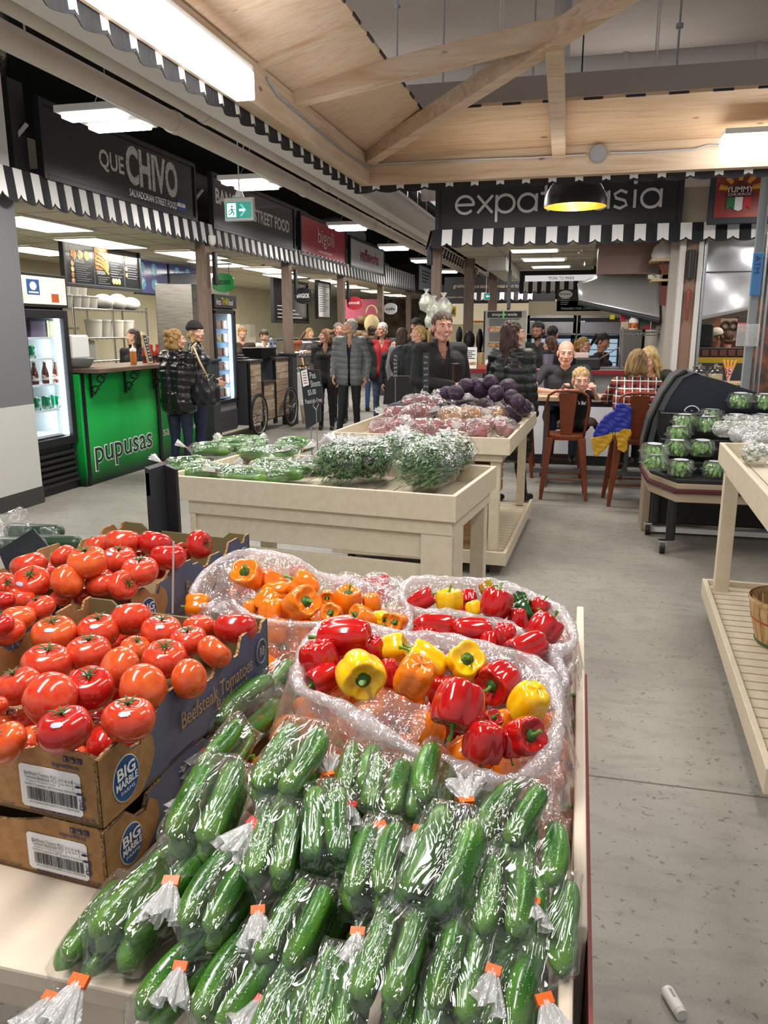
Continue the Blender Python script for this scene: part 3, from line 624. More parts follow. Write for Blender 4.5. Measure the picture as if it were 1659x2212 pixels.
m=M(); put_text(m,'pupusas',(-4.957,7.33,.13),(0,1.2,.02),(0,0,.27),bold=.035); m.build('lettering_outline',SWHITE,t)
m=M(); put_text(m,'pupusas',(-4.953,7.345,.142),(0,1.17,.02),(0,0,.246),bold=.004); m.build('lettering',mat('letter_green','#123d24'),t)
m=M(); put_text(m,'antojitos',(-4.957,8.95,.5),(0,.85,0),(0,0,.12),bold=.01); put_text(m,'salvadorenos',(-4.957,8.8,.33),(0,1.0,0),(0,0,.12),bold=.01); m.build('lettering',SWHITE,t)
for y in (7.35,8.0,8.62):
 m=M(); x=-4.95; m.bb((x,y-.012,.92),(x+.015,y+.012,1.18)); m.bb((x,y-.012,1.165),(x+.2,y+.012,1.18))
 for c,r in (((.12,1.11),.045),((.055,1.0),.045)):
  m.tube([(x+c[0]+r*(1-q*.08)*cos(q),y,c[1]+r*(1-q*.08)*sin(q)) for q in np.linspace(0,5.2,18)],.008,6)
 m.tube([(x+.01,y,.95),(x+.05,y,.955),(x+.10,y,1.04),(x+.165,y,1.09),(x+.19,y,1.17)],.007,6)
 m.build('scroll_bracket',BLACK,t)
# things on and behind the counter
c=Vector((-5.05,7.22,1.226))
m=M().loft([[V3((-5.1+r*cos(a)*.9,7.36+r*sin(a)*1.25,z)) for a in np.arange(20)*2*pi/20] for r,z in ((.12,1.226),(.15,1.25),(.18,1.31),(.185,1.32),(.165,1.315),(.13,1.26))]); tag(m.build('plastic_tub',mat('grey_tub','#7d8482',.5),smooth=2),'grey plastic tub at the near end of the green counter','tub')
m=M().bb((-5.32,7.2,1.32),(-5.02,7.5,1.56)); tag(m.build('paper_towel_box',mat('dispenser_white','#e4e4e1',.5),bevel=.02),'white box standing above the grey tub','box')
t=thing('squeeze_bottle','squeeze bottle of orange sauce on the green counter','bottle',(-4.95,8.22,1.225))
M().lathe([(.03,0),(.036,.01),(.036,.15)],(-4.95,8.22,1.225),14,cap=True).build('bottle_body',mat('orange_sauce','#b8743a',.3),t,smooth=2)
M().lathe([(.037,.15),(.037,.175),(.008,.19),(.004,.235)],(-4.95,8.22,1.225),14,cap=True).build('nozzle',WHITE,t,smooth=2)
t=thing('chalkboard_sign','small wood-framed chalkboard leaning on the green counter','chalkboard',(-4.95,8.5,1.225))
a0=V3((-4.95,8.52,1.225)); u=V3((0,-.13,.0))+V3((.02,0,0)); vv=V3((-.04,-.05,.33));
m=M().prism([(0,0),(1,0),(1,1),(.8,1.1),(.2,1.1),(0,1)],a0,-u,vv,.02); m.build('frame',wood_mat('pale_frame','#cbb08a','#b59870',3,2),t)
nn=np.cross(-u,vv); nn /= np.linalg.norm(nn); m=M().prism([(.12,.06),(.88,.06),(.88,.98),(.12,.98)],a0+nn*.02,-u,vv,.003); m.build('slate',CHALK,t)
m=M()
for r in range(7): m.prism([(.25,.85-r*.11),(.7-.1*(r % 2),.85-r*.11),(.7-.1*(r % 2),.88-r*.11),(.25,.88-r*.11)],a0+nn*.024,-u,vv,.001)
m.build('chalk_lines',CHW,t)
sb=thing('sauce_bottle','red hot sauce bottle standing in the row on the green counter','bottle'); M().lathe([(.025,0),(.03,.01),(.03,.12),(.012,.16),(.012,.19)],n=12,cap=True).build('bottle_body',mat('hot_sauce','#8f1c14',.2,coat=.4),sb,smooth=2,local=1); M().lathe([(.014,.185),(.012,.215)],n=10,cap=True).build('bottle_cap',mat('cap_red','#a3201a'),sb,local=1); M().lathe([(.0306,.03),(.0306,.08)],n=12).build('paper_label',BLACK,sb,local=1)
place_row(sb,[Vector((-5.1+.06*(i % 2),8.72+.075*i,1.226)) for i in range(5)],'red hot sauce bottle standing in the row on the green counter','hot sauce bottles on the green counter')
# kitchen of the first stall: shelf rack with tubs, steel unit
RK=thing('wire_rack','chrome wire rack behind the first counter, loaded with white tubs','rack',(-7.2,11.2,0))
m=M()
for y in (10.2,11.2,12.2):
 for x in (-7.5,-7.05): m.cyl((x,y,0),(x,y,1.98),.016,n=8)
m.build('upright_poles',STEEL,RK,smooth=2)
for z in (1.16,1.5,1.92):
 m=M().bb((-7.5,10.2,z-.02),(-7.04,12.2,z-.012)).tube([(-7.04,10.2,z),(-7.04,12.2,z)],.008,6)
 for k in range(30): m.cyl((-7.04,10.2+k*.067,z),(-7.04,10.2+(k+1)*.067,z-.03 if k % 2 else z),.004,n=5)
 m.build('shelf',STEEL,RK)
tb=thing('deli_tub','','tub'); M().lathe([(.075,0),(.095,.16),(.1,.16),(.1,.172)],n=18,cap=True).build('tub_body',mat('frosted_white','#e3ded2',.5),tb,smooth=2,local=1); M().lathe([(.1035,.165),(.1035,.18),(.09,.185)],n=18,cap=True).build('lid',WHITE,tb,local=1)
place_row(tb,[Vector((-7.25,10.35+i*.21,1.93)) for i in range(4)]+[Vector((-7.25,10.32+i*.2,2.11)) for i in range(3)],'white deli tub on the top shelf of the wire rack','white tubs on the wire rack top')
tb2=thing('lidded_tub','','tub'); M().lathe([(.11,0),(.13,.24)],n=18,cap=True).build('tub_body',mat('clear_tub','#cfc8bb',.4),tb2,smooth=2,local=1); M().lathe([(.134,.235),(.134,.255),(.12,.26)],n=18,cap=True).build('lid',WHITE,tb2,local=1)
place_row(tb2,[Vector((-7.2,10.9+i*.3,1.51)) for i in range(4)],'wide lidded tub on the lower shelf of the wire rack','lidded tubs on the wire rack')
for k,(y,w,h) in enumerate(((11.2,.35,.24),(11.6,.3,.26),(11.98,.3,.22))):
 m=M().ball((-7.2,y,1.92+h/2),(.16,w/2,h/2),14); tag(m.build('plastic_bag',mat('white_bag','#e8e6e0',.5,bump=(18,.6)),smooth=1),('white plastic bag on the rack top next to the deli tubs','bulging white plastic bag in the middle of the rack top','white plastic bag at the far end of the rack top')[k],'bag')
m=M().bb((-7.5,10.3,1.17),(-7.1,10.75,1.46)); tag(m.build('microwave_oven',mat('oven_grey','#8b8a86',.4),bevel=.01),'grey box oven on the lower rack shelf','oven')
m=M().bb((-8.0,7.6,0),(-7.3,10.1,.95)); tag(m.build('back_counter',STEEL,bevel=.005),'steel work counter at the back of the first stall','counter')
m=M().bb((-7.3,8.0,1.62),(-6.9,10.1,1.65)).bb((-7.3,8.0,1.28),(-6.9,10.1,1.31)).bb((-7.3,8.0,.95),(-7.27,10.1,1.65)); tag(m.build('wall_shelf',STEEL),'two-tier steel shelf behind the squeeze bottle','shelf')
m=M().bb((-7.2,8.4,.95),(-6.9,9.1,1.22)); tag(m.build('toaster_oven',mat('dark_oven','#3c3a38',.4),bevel=.01),'dark oven under the two-tier shelf','oven')
sbk=thing('foam_box_stack','','box'); M().bb((-.11,-.11,0),(.11,.11,.06)).build('box_body',WHITE,sbk,local=1,bevel=.012)
place_row(sbk,[Vector((-7.1,8.25+(i % 4)*.27,1.66+(i // 4)*.062)) for i in range(12)],'white foam takeaway box on the steel wall shelf','foam boxes on the wall shelf')
t=thing('tall_fridge','tall brushed steel cabinet behind the two women in black jackets','fridge',(-5.3,10.1,0))
M().bb((-5.62,9.98,0),(-5.07,10.36,2.22)).build('body',BRSH,t,bevel=.01)
t2=M().bb((-7.4,13.3,0),(-6.45,14.2,2.6)); tag(t2.build('extractor_cabinet',BRSH,bevel=.01),'tall brushed steel column behind the blonde server','cabinet')

# hanging oval signs
def oval_sign(c,ry,rz,label,mt,text,tmat,chain=.35,bold=.02):
 t=thing('hanging_sign',label,'sign',c); poly=[]
 for a in np.arange(32)*2*pi/32:
  poly.append((max(-.88,min(.88,1.0*cos(a)))*ry/.88,max(-1,min(1,sin(a)*1.0))*rz))
 M().prism(poly,V3(c)+V3((-ry*0,0,0)),RTN,(0,0,1),.03).build('panel',mt,t)
 m=M(); put_text(m,text,V3(c)-RTN*ry*.72-V3((0,0,rz*.28))-NRM*.036,RTN*ry*1.44,V3((0,0,rz*.56)),bold=bold); m.build('lettering',tmat,t)
 m=M()
 for s in (-1,1): m.cyl(V3(c)+RTN*ry*.55*s+V3((0,0,rz*.75)),V3(c)+RTN*ry*.55*s+V3((0,0,rz+chain)),.006,n=6)
 m.cyl(V3(c)-RTN*ry*.8+V3((0,0,rz+chain)),V3(c)+RTN*ry*.8+V3((0,0,rz+chain)),.01,n=6); m.build('bracket',BLACK,t)
RTN=V3((1,0,0)); NRM=V3((0,1,0))
def osign(px,py,y,w,h,*a,**k):
 c=at(px,py,Y=y); s=pxm(c); oval_sign((c.x,c.y,c.z),w*s/2,h*s/2,*a,**k)
osign(483,611,10.4,50,40,'green octagonal QUE CHIVO hanging sign by the first timber post',mat('sign_green','#23863f',.4),'QUECHIVO',BLACK,chain=.12)
osign(656,639,13.4,40,34,'black oval Bangkok hanging sign by the second post',BLACK,'BANGKOK',SWHITE,chain=.15)
osign(766,655,16.5,33,28,'small red oval bigoli hanging sign',RED,'bigoli',SWHITE,chain=.15)
osign(844,667,19.9,28,24,'small pale round hanging sign down the aisle',mat('pale_oval','#d9dbe2',.4),'cafe',DK,chain=.15)

# second stall fridge
t=thing('display_fridge','narrow glass-door display fridge with a THAI food header beside the first post','fridge',(-5.3,10.9,0))
X0,X1,Y0,Y1=-5.6,-4.98,10.42,11.15
M().bb((X0,Y0,.15),(X0+.04,Y1,2.1)).bb((X0,Y0,.15),(X1-.04,Y0+.03,2.1)).bb((X0,Y1-.03,.15),(X1-.04,Y1,2.1)).bb((X0,Y0,1.85),(X1-.04,Y1,2.1)).build('body',BLACK,t,bevel=.004)
M().bb((X0,Y0+.03,.15),(X1-.03,Y1-.03,.55)).build('compressor_case',mat('case_grey','#77797a',.5),t)
m=M()
for k in range(5): m.beam((X1-.02,Y0+.05,.2+k*.06),(X1-.02,Y1-.05,.2+k*.06),.03,.03)
m.build('grille',DK,t)
dr=M().bb((X1-.04,Y0,.58),(X1,Y0+.06,1.88)).bb((X1-.04,Y1-.06,.58),(X1,Y1,1.88)).bb((X1-.04,Y0,.56),(X1,Y1,.62)).bb((X1-.04,Y0,1.84),(X1,Y1,1.9)).build('door',BLACK,t,bevel=.004)
M().bb((X1-.03,Y0+.06,.62),(X1-.025,Y1-.06,1.84)).build('glass_pane',glass_mat(),dr)
M().bb((X0+.04,Y1-.045,.6),(X1-.05,Y1-.03,1.85)).build('liner',mat('blue_liner','#9fb6c9',.5),t); M().bb((X1-.08,Y1-.1,.62),(X1-.055,Y1-.07,1.84)).build('strip_light',EMS,t)
h_=M().bb((X1-.08,Y0,1.92),(X1+.02,Y1,2.1)).build('header_panel',BLACK,t)
m=M(); put_text(m,'THAI',(X1+.022,Y0+.22,1.96),(0,.22,0),(0,0,.1),bold=.01); m.build('lettering',mat('yellow_letters','#d8c832',.5),h_)
m=M(); put_text(m,'ins',(X1+.022,Y0+.06,1.96),(0,.14,0),(0,0,.08)); put_text(m,'food',(X1+.022,Y0+.46,1.96),(0,.14,0),(0,0,.08)); m.build('lettering',SWHITE,h_)
rr=random.Random(5)
for k,z in enumerate((.64,.84,1.03,1.23,1.43,1.62)):
 M().bb((X0+.06,Y0+.04,z),(X1-.06,Y1-.04,z+.008)).build('shelf',mat('blue_shelf','#7fa6c4',.4,emit=(.25,'#86b6dd')),t)
 for q in range(3):
  o=M().bb((X1-.18,Y0+.1+q*.19,z+.01),(X1-.1,Y0+.24+q*.19,z+.13)).build('meal_pack',mat('meal_'+str(rr.randrange(3)),('#c9b79a','#9a6a4a','#d9d9d2')[rr.randrange(3)],.5,n=(25,'#6f4f38',.5,.6)),bevel=.006)
  tag(o,'small packed meal on a shelf of the narrow display fridge','food pack','meal packs in the display fridge')
area((X1-.1,Y1-.12,1.2),.05,1.1,8,rot=(math.radians(90),0,math.radians(120)),col=(.8,.9,1))

# wooden bicycle carts
WP=wood_mat('barn_wood','#a08a72','#6f5b49',2.5,1,.7); WP2=wood_mat('barn_wood_light','#bba68c','#8d7760',2.5,1,.7)
def cart(y0,y1,ztop,label,X=-4.86):
 t=thing('wooden_cart',label,'counter',(X-.3,(y0+y1)/2,0))
 M().bb((X-.6,y0,.18),(X-.02,y1,ztop-.04)).build('carcass',DK,t)
 n=9; zz=np.linspace(.2,ztop-.04,n+1); r=random.Random(int(y0*10)); pa,pb=M(),M()
 for i in range(n):
  cut=y0+.04+r.random()*(y1-y0-.08)
  (pa if r.random()<.5 else pb).bb((X-.02,y0+.03,zz[i]),(X+.005,cut-.002,zz[i+1]-.004)); (pa if r.random()<.5 else pb).bb((X-.02,cut,zz[i]),(X+.005,y1-.03,zz[i+1]-.004))
 if pa.v: pa.build('plank_cladding',WP,t)
 if pb.v: pb.build('plank_cladding',WP2,t)
 M().bb((X-.03,y0,.1),(X+.015,y0+.03,ztop)).bb((X-.03,y1-.03,.1),(X+.015,y1,ztop)).build('metal_edge',BLACK,t)
 M().bb((X-.65,y0-.01,ztop-.04),(X+.03,y1+.01,ztop)).build('cart_top',mat('cart_top','#3d3a38',.4),t,bevel=.004)
cart(11.28,11.78,1.17,'tall plank-clad cart counter beside the narrow display fridge'); cart(11.8,12.32,.82,'low plank-clad cart counter between two taller ones'); cart(12.34,13.0,1.17,'tall plank-clad cart counter next to the second timber post')
def wheel(yc,label):
 X,R=-4.74,.33; t=thing('bicycle_wheel',label,'wheel',(X,yc,0)); c=V3((X,yc,R+.01))
 circ=lambda r,n: [c+V3((0,r*cos(a),r*sin(a))) for a in np.arange(n+1)*2*pi/n]
 M().tube(circ(R-.02,48),.022,8,cap=0).build('tyre',mat('tyre','#1c1c1c',.8,bump=(120,.8)),t,smooth=1)
 M().tube(circ(R-.05,48),.01,6,cap=0).build('rim',mat('bike_rim','#a9a49c',.3,.8),t,smooth=1)
 m=M().cyl(c-V3((.05,0,0)),c+V3((.05,0,0)),.018,n=10)
 for k in range(28): a=k*2*pi/28; b_=a+(.5 if k % 2 else -.5); m.cyl(c+V3(((.03 if k % 4<2 else -.03),.018*cos(b_),.018*sin(b_))),c+V3((0,(R-.05)*cos(a),(R-.05)*sin(a))),.0018,n=4)
 m.build('spokes',STEEL,t)
wheel(11.35,'nearer bicycle wheel leaning on the wooden carts'); wheel(12.75,'farther bicycle wheel leaning on the wooden carts')
m=M().bb((-5.25,11.95,1.175),(-4.9,12.55,1.34)); tag(m.build('black_tray_box',mat('gloss_black','#141414',.2),bevel=.008),'black box standing on the wooden carts','box')
m=M().bb((-5.3,11.4,1.172),(-5.0,11.65,1.20)).box((-5.15,11.52,1.225),(.2,.14,.03),rz=.1); tag(m.build('card_terminal',BLACK,bevel=.008),'black card terminal on the cart nearest the fridge','terminal')
t=thing('sneeze_guard','small clear screen standing on the far cart counter','screen',(-4.95,12.8,1.17)); M().bb((-5.0,12.5,1.2),(-4.99,13.0,1.55)).bb((-5.3,12.995,1.2),(-5.0,13.0,1.55)).build('glass_pane',glass_mat(),t); M().bb((-5.02,12.48,1.17),(-4.97,13.0,1.2)).build('base',STEEL,t)
for k in range(5):
 c=V3((-5.08+.03*(k % 2),12.62+.08*k,1.25+.06*(k % 3))); m=M().ball(c,(.04,.045,.07),10).ball(c+V3((0,0,.09)),.032,8)
 tag(m.build('souvenir_figure',mat('figure_%d' % (k % 3),('#d9cdbd','#4a5f8c','#c7c1c4')[k % 3],.5),smooth=1),'small plain souvenir figure behind the clear screen on the far cart','figure','souvenir figures on the far cart')
m=M().bb((-6.4,13.6,0),(-6.0,14.3,1.72)); tag(m.build('plinth',mat('plinth_cream','#ddd7bf',.7)),'cream block standing behind the far cart','plinth')
c=at(641,745,Y=13.7); t=thing('mortar','wooden mortar with a pestle on the cream block','mortar',(c.x,c.y,1.72)); t.location.z=c.z-.12
M().lathe([(.05,0),(.055,.02),(.03,.05),(.1,.13),(.115,.2),(.1,.2),(.06,.12)],(c.x,c.y,c.z-.12),18).build('bowl',mat('terracotta','#9a5a3a',.5),t,smooth=1); M().cap((c.x,c.y,c.z),(c.x+.16,c.y,c.z+.22),.02,.028,10).build('pestle',mat('dark_wood','#6a4630',.5),t,smooth=1)
# hanging chalkboards and a framed menu in the second/third stall
t=board('menu_board','slanted black BANGKOK menu board hung behind the second post','menu board',-5.6,14.3,16.3,1.75,2.58,MB_,fw=.05); m=M()
for r in range(4): m.bb((-5.618,14.5,1.85+r*.07),(-5.614,15.9-.2*r,1.87+r*.07))
m.build('printed_lines',CHW,t)
t=board('framed_notice','framed white notice with typed lines beside the red hanging sign','notice',-5.3,16.0,16.9,1.85,2.62,WHITE,fw=.04); m=M()
for r in range(12): m.bb((-5.318,16.15,2.5-r*.045),(-5.314,16.75-.1*(r % 3),2.51-r*.045))
m.build('printed_lines',DK,t)
# glass deli display of the third stall
t=thing('glass_display','curved glass food display case behind the curly haired woman','display case',(-5.0,14.8,0))
M().bb((-5.5,13.5,0),(-4.9,16.0,.85)).build('base',mat('case_white','#cfcfcb',.4),t,bevel=.01)
pts=[(-4.9,.85),(-4.86,1.0),(-4.92,1.25),(-5.1,1.4),(-5.3,1.43)]
m=M().add([(x,y,z) for y in (13.5,16.0) for x,z in pts],[(i,i+1,i+6,i+5) for i in range(4)]); m.build('glass_pane',glass_mat(),t,smooth=1)
M().bb((-5.55,13.5,1.43),(-5.25,16.0,1.46)).bb((-5.5,13.5,1.12),(-5.0,16,1.135)).build('shelf',STEEL,t)
mt=[mat('food_tan',''),mat('food_pink',''),mat('food_yellow','')]
for k in range(14):
 y=13.65+(k % 7)*.33; z=.87 if k<7 else 1.14
 m=M().lathe([(.09,0),(.13,.05),(.12,.05)],(-5.2,y,z),14).ball((-5.2,y,z+.04),(.11,.11,.05),12,1); tag(m.build('food_tray',[STEEL,mt[k % 3]],smooth=1),'round tray of prepared food inside the curved glass display','food tray','food trays in the glass display')
t=thing('waste_bin','small beige bin with a clear liner on the floor by the second post','bin',(-4.62,13.35,0)); M().lathe([(.13,0),(.17,.33),(.16,.33),(.12,.03)],(-4.62,13.35,0),20).build('bin_body',mat('beige_bin','#b9a98a',.5),t,smooth=1)
M().lathe([(.165,.3),(.19,.36),(.2,.40),(.17,.38),(.15,.33)],(-4.62,13.35,0),22).build('liner',film_mat('liner_film',.25),t,smooth=1)
# far shop goods: baskets, straw hats, banners
rr=random.Random(3)
for k in range(9):
 c=at(775+rr.random()*45,690+rr.random()*60,Y=19+rr.random()); m=M().lathe([(.1,0),(.2,.05),(.24,.2),(.22,.2),(.16,.04)],(c.x,c.y,c.z-.1),16)
 tag(m.build('wicker_basket',wood_mat('wicker','#8a6a48','#5a432e',8,2),smooth=1),'wicker basket hanging in the far stall display behind the aisle shoppers','basket','wicker baskets in the far stall')
c=at(803,700,Y=19.5); m=M().tube([c+Vector((.14*cos(a),0,.25+.2*sin(a))) for a in np.linspace(0,pi,10)],.02,6).ball(c,(.2,.12,.24),14); tag(m.build('straw_bag',mat('straw','#c4b384',.8,bump=(60,.8)),smooth=1),'pale straw bag hanging among the wicker baskets','bag')
c=at(790,668,Y=20); m=M().bb((c.x-.6,20,c.z-.25),(c.x+.3,20.03,c.z+.25)); tag(m.build('banner',mat('pink_banner','#a8475f',.6)),'dull pink banner hung behind the red oval sign','banner')
struct('wall_far_left',M().bb((-9,30,0),(-2.2,30.1,2.75)),mat('far_shop_wall','#8d8172',.8,n=(2,'#4c4138',.35,.6)))
# ------------------------------------------------------------------ noodle stall (facing the viewer) and its neighbours
def pr2(px0,py0,px1,py1,Y):                       # x and z range of a front face seen there, at distance Y
 a=at(px0,(py0+py1)/2,Y=Y); b=at(px1,(py0+py1)/2,Y=Y); c=at((px0+px1)/2,py0,Y=Y); d=at((px0+px1)/2,py1,Y=Y)
 return a.x,b.x,d.z,c.z
def pbox(m,px0,py0,px1,py1,Y,dep,mi=0,zmin=None):
 x0,x1,z0,z1=pr2(px0,py0,px1,py1,Y)
 if zmin is not None: z0=zmin
 return m.bb((x0,Y,z0),(x1,Y+dep,z1),mi)
def single(name,label,cat,mt,px0,py0,px1,py1,Y,dep,bevel=.004,group=None,zmin=None,smooth=False):
 return tag(pbox(M(),px0,py0,px1,py1,Y,dep,zmin=zmin).build(name,mt,bevel=bevel,smooth=smooth),label,cat,group)
EY=9.5
t=thing('stall_sign','wide black expat asia sign with thin white letters','sign',(-.3,EY,2.72))
M().bb((-1.66,EY-.06,2.71),(.96,EY,3.30)).build('panel',mat('sign_black_matt','#191a1d',.5),t,bevel=.006)
M().bb((-1.69,EY-.08,2.68),(-1.64,EY,3.33)).bb((.94,EY-.08,2.68),(.99,EY,3.33)).bb((-1.64,EY-.08,2.68),(.94,EY,2.72)).bb((-1.64,EY-.08,3.29),(.94,EY,3.33)).build('frame',BLACK,t)
m=M()
def thin_text(m,s,x0,x1,zb,zx,Y,mi=0):          # simple rounded thin letters drawn as tubes; x-height zx
 wd={'e': 1,'x': .85,'p': 1,'a': 1,'t': .55,'s': .8,'i': .25}; tot=sum(wd[c] for c in s)+.22*(len(s)-1); k=(x1-x0)/tot; x=x0; r=.017
 for c in s:
  w=wd[c]*k; h=zx; cx,cz=x+w/2,zb+h/2; arc=lambda a0,a1,n=22: [(cx+w/2*cos(a),Y,cz+h/2*sin(a)) for a in np.linspace(math.radians(a0),math.radians(a1),n)]
  if c=='e': m.tube([(cx-w/2,Y,cz)]+[(cx+w/2,Y,cz)]+arc(0,320),r,6,mi)
  elif c=='x': m.tube([(x,Y,zb),(x+w,Y,zb+h)],r,6,mi).tube([(x,Y,zb+h),(x+w,Y,zb)],r,6,mi)
  elif c=='p': m.tube(arc(0,360),r,6,mi).tube([(x,Y,zb+h),(x,Y,zb-h*.55)],r,6,mi)
  elif c=='a': m.tube(arc(0,360),r,6,mi).tube([(x+w,Y,zb+h),(x+w,Y,zb)],r,6,mi)
  elif c=='t': m.tube([(cx,Y,zb+h*1.5),(cx,Y,zb+h*.2),(cx+w*.4,Y,zb)],r,6,mi).tube([(x,Y,zb+h),(x+w,Y,zb+h)],r,6,mi)
  elif c=='s': m.tube([(cx+w*.42,Y,zb+h*.85),(cx,Y,zb+h),(cx-w*.4,Y,zb+h*.8),(cx-w*.3,Y,zb+h*.58),(cx+w*.3,Y,zb+h*.42),(cx+w*.42,Y,zb+h*.18),(cx,Y,zb),(cx-w*.42,Y,zb+h*.14)],r,6,mi)
  elif c=='i': m.tube([(cx,Y,zb),(cx,Y,zb+h)],r,6,mi).ball((cx,Y,zb+h*1.42),.025,8,mi)
  x += w+.22*k
thin_text(m,'expat',-1.45,-.40,2.90,.185,EY-.07); thin_text(m,'asia',.02,.76,2.90,.185,EY-.07); m.tube([(-.32,EY-.07,2.98),(-.10,EY-.07,2.98)],.012,6)
m.build('lettering',mat('letter_silver','#d6d6d8',.35),t)
awning((-1.72,EY-.1,0),(1.80,EY-.1,0),2.73,2.54,30,(0,-1,0),'wide black and white striped awning under the expat asia sign',tilt=.05)
awning((-1.74,EY-.08,0),(-1.74,14.2,0),2.73,2.54,40,(-1,0,0),'black and white striped awning down the left side of the noodle stall',tilt=.05)
struct('bulkhead_noodle_stall',M().bb((-1.70,EY,2.6),(-1.6,14.2,3.3)).bb((-1.7,EY,2.6),(4,EY+.1,3.1)),mat('bulkhead_pale','#b8ab98',.7))
tl=M().bb((-1.66,EY+.05,2.60),(.12,14.2,2.64),0).bb((.12,EY+.05,2.66),(2.6,14.2,2.7),0)
for y in np.arange(EY+.6,14.2,.61): tl.bb((-1.66,y-.006,2.597),(.1,y+.006,2.6),1)
for x in (-1.06,-.45): tl.bb((x-.006,EY,2.597),(x+.006,14.2,2.6),1)
struct('ceiling_noodle_stall',tl,[mat('ceiling_tile',''),mat('tile_grid','')])
for k,(px,py,Y,w) in enumerate(((1155,523,10.55,.56),(1175,558,11.9,.56),(1190,584,13.2,.56))):
 c=at(px,py,Y=Y); t=thing('ceiling_light',('nearest bright ceiling panel inside the noodle stall','middle bright ceiling panel inside the noodle stall','farthest bright ceiling panel inside the noodle stall')[k],'ceiling light',(c.x,Y,2.58))
 M().bb((c.x-w/2,Y-.15,2.575),(c.x+w/2,Y+.15,2.598)).build('diffuser',EMP,t); M().bb((c.x-w/2-.03,Y-.18,2.585),(c.x+w/2+.03,Y+.18,2.6)).build('frame',WHITE,t)
for k,(px,py,Y) in enumerate(((1256,522,10.6),(1262,576,12.4))):
 c=at(px,py,Y=Y); tag(M().cyl((c.x,Y,2.53),(c.x,Y,2.6),.012,n=8).cyl((c.x,Y,2.55),(c.x,Y,2.555),.04,n=12).build('fire_sprinkler',STEEL),('nearer sprinkler head in the noodle stall ceiling','farther sprinkler head in the noodle stall ceiling')[k],'sprinkler')
# posts of the noodle stall
for k,(px,Y,w,z1,lab) in enumerate(((941,EY+.1,.11,2.6,'pale brown post at the left corner of the noodle stall'),(1012,11.6,.13,2.6,'dark brown post inside the noodle stall, nearer of two'),(1064,13.9,.14,2.6,'dark brown post inside the noodle stall, farther of two'))):
 c=at(px,620,Y=Y); tag(M().bb((c.x-w/2,Y,0),(c.x+w/2,Y+w,z1)).build('stall_post',POST,bevel=.004),lab,'post')
c=at(942,600,Y=9.5); tag(M().cyl((c.x-.07,9.45,2.35),(c.x-.07,9.45,2.55),.035,n=12).build('speaker',BLACK,smooth=2),'small black speaker on the corner post of the noodle stall','speaker')
x0=at(1455,640,Y=9.4).x
m=M().bb((1.00,9.44,0),(1.06,9.6,2.58)); struct('trim_11',m,mat('white_trim','#cfccc6',.5))
m=M().bb((1.06,9.46,0),(1.19,9.6,2.58)); struct('trim_12',m,mat('brown_trim','#7b5f50',.55,n=(3,'#8c6e5c',.3,.7)))
m=M().bb((1.19,9.44,0),(1.24,9.6,2.58)); struct('trim_13',m,mat('white_trim','')); m=M().cyl((1.265,9.46,0),(1.265,9.46,2.58),.02); struct('trim_14',m,STEEL,smooth=2)
tag(M().cyl((1.12,9.42,2.15),(1.12,9.42,2.45),.04,n=12).build('speaker',BLACK,smooth=2),'small black speaker on the brown column at the right','speaker')
m=M().cap((1.12,9.42,1.72),(1.12,9.42,2.02),.012,.025,8); tag(m.build('pepper_ornament',mat('chili_red','#8a3a2a',.4),smooth=1),'long reddish ornament hanging on the brown column','ornament')
# bar counter with red edge
t=thing('bar_counter','long white-fronted bar counter with a dark red edge','counter',(-.4,9.8,0))
M().bb((-1.45,9.6,1.11),(.91,10.05,1.15)).build('counter_top',mat('pale_laminate','#a09384',.4),t); M().bb((-1.46,9.58,1.105),(.91,9.605,1.155)).build('red_edge',mat('dark_red_edge','#7d2026',.3),t,bevel=.003)
M().bb((-1.45,9.8,.12),(.91,9.86,1.1)).build('front_panel',mat('white_panel','#dcdce0',.4),t); M().bb((-1.45,9.81,0),(.91,9.86,.12)).build('kick_board',BLACK,t)
for x in (-1.12,-.55,0.05,.62): M().bb((x-.012,9.785,.1),(x+.012,9.80,1.1)).prism([(-.012,1.1),(-.012,.75),(.012,.75),(.03,1.1)],(x,9.78,0),(1,0,0),(0,0,1),.02).build('bracket',DK,t)
# things on the bar counter
t=thing('leaflet_stand','white printed menu leaflet stood up on the bar counter','leaflet'); t.location=at(1013,770,Y=9.7)
pbox(M(),999,750,1030,796,9.70,.01).build('sheet',WHITE,t); pbox(M(),1001,782,1028,788,9.695,.004).build('photo_strip',food[0],t)
m=M()
for r in range(5): pbox(m,1002,757+r*4,1026-r % 2*6,758.5+r*4,9.695,.004)
m.build('printed_lines',DK,t)
for k,(a,b_) in enumerate(((984,999),(1030,1042))):
 m=M(); x0,x1,z0,z1=pr2(a,762,b_,797,9.78)
 m.bb((x0,9.78,1.152),(x1,9.98,z1)); tag(m.build('woven_box',mat('bamboo_weave','#c4ab7c',.6,n=(60,'#7a6238',.45,.55),stretch=(1,1,3)),bevel=.01),('bamboo steamer stack left of the menu leaflet','bamboo steamer stack right of the menu leaflet')[k],'steamer')
single('cutlery_box','terracotta box of napkins on the bar counter','box',mat('terracotta_box','#b05a40',.5),1032,788,1062,797,9.66,.15,zmin=1.152)
single('tip_box','small white card box on the terracotta box','box',WHITE,1048,778,1063,788,9.7,.06)
single('order_screen','wide black screen seen from behind on the bar counter','screen',BLACK,1243,773,1297,796,9.75,.12,zmin=1.152,bevel=.02)
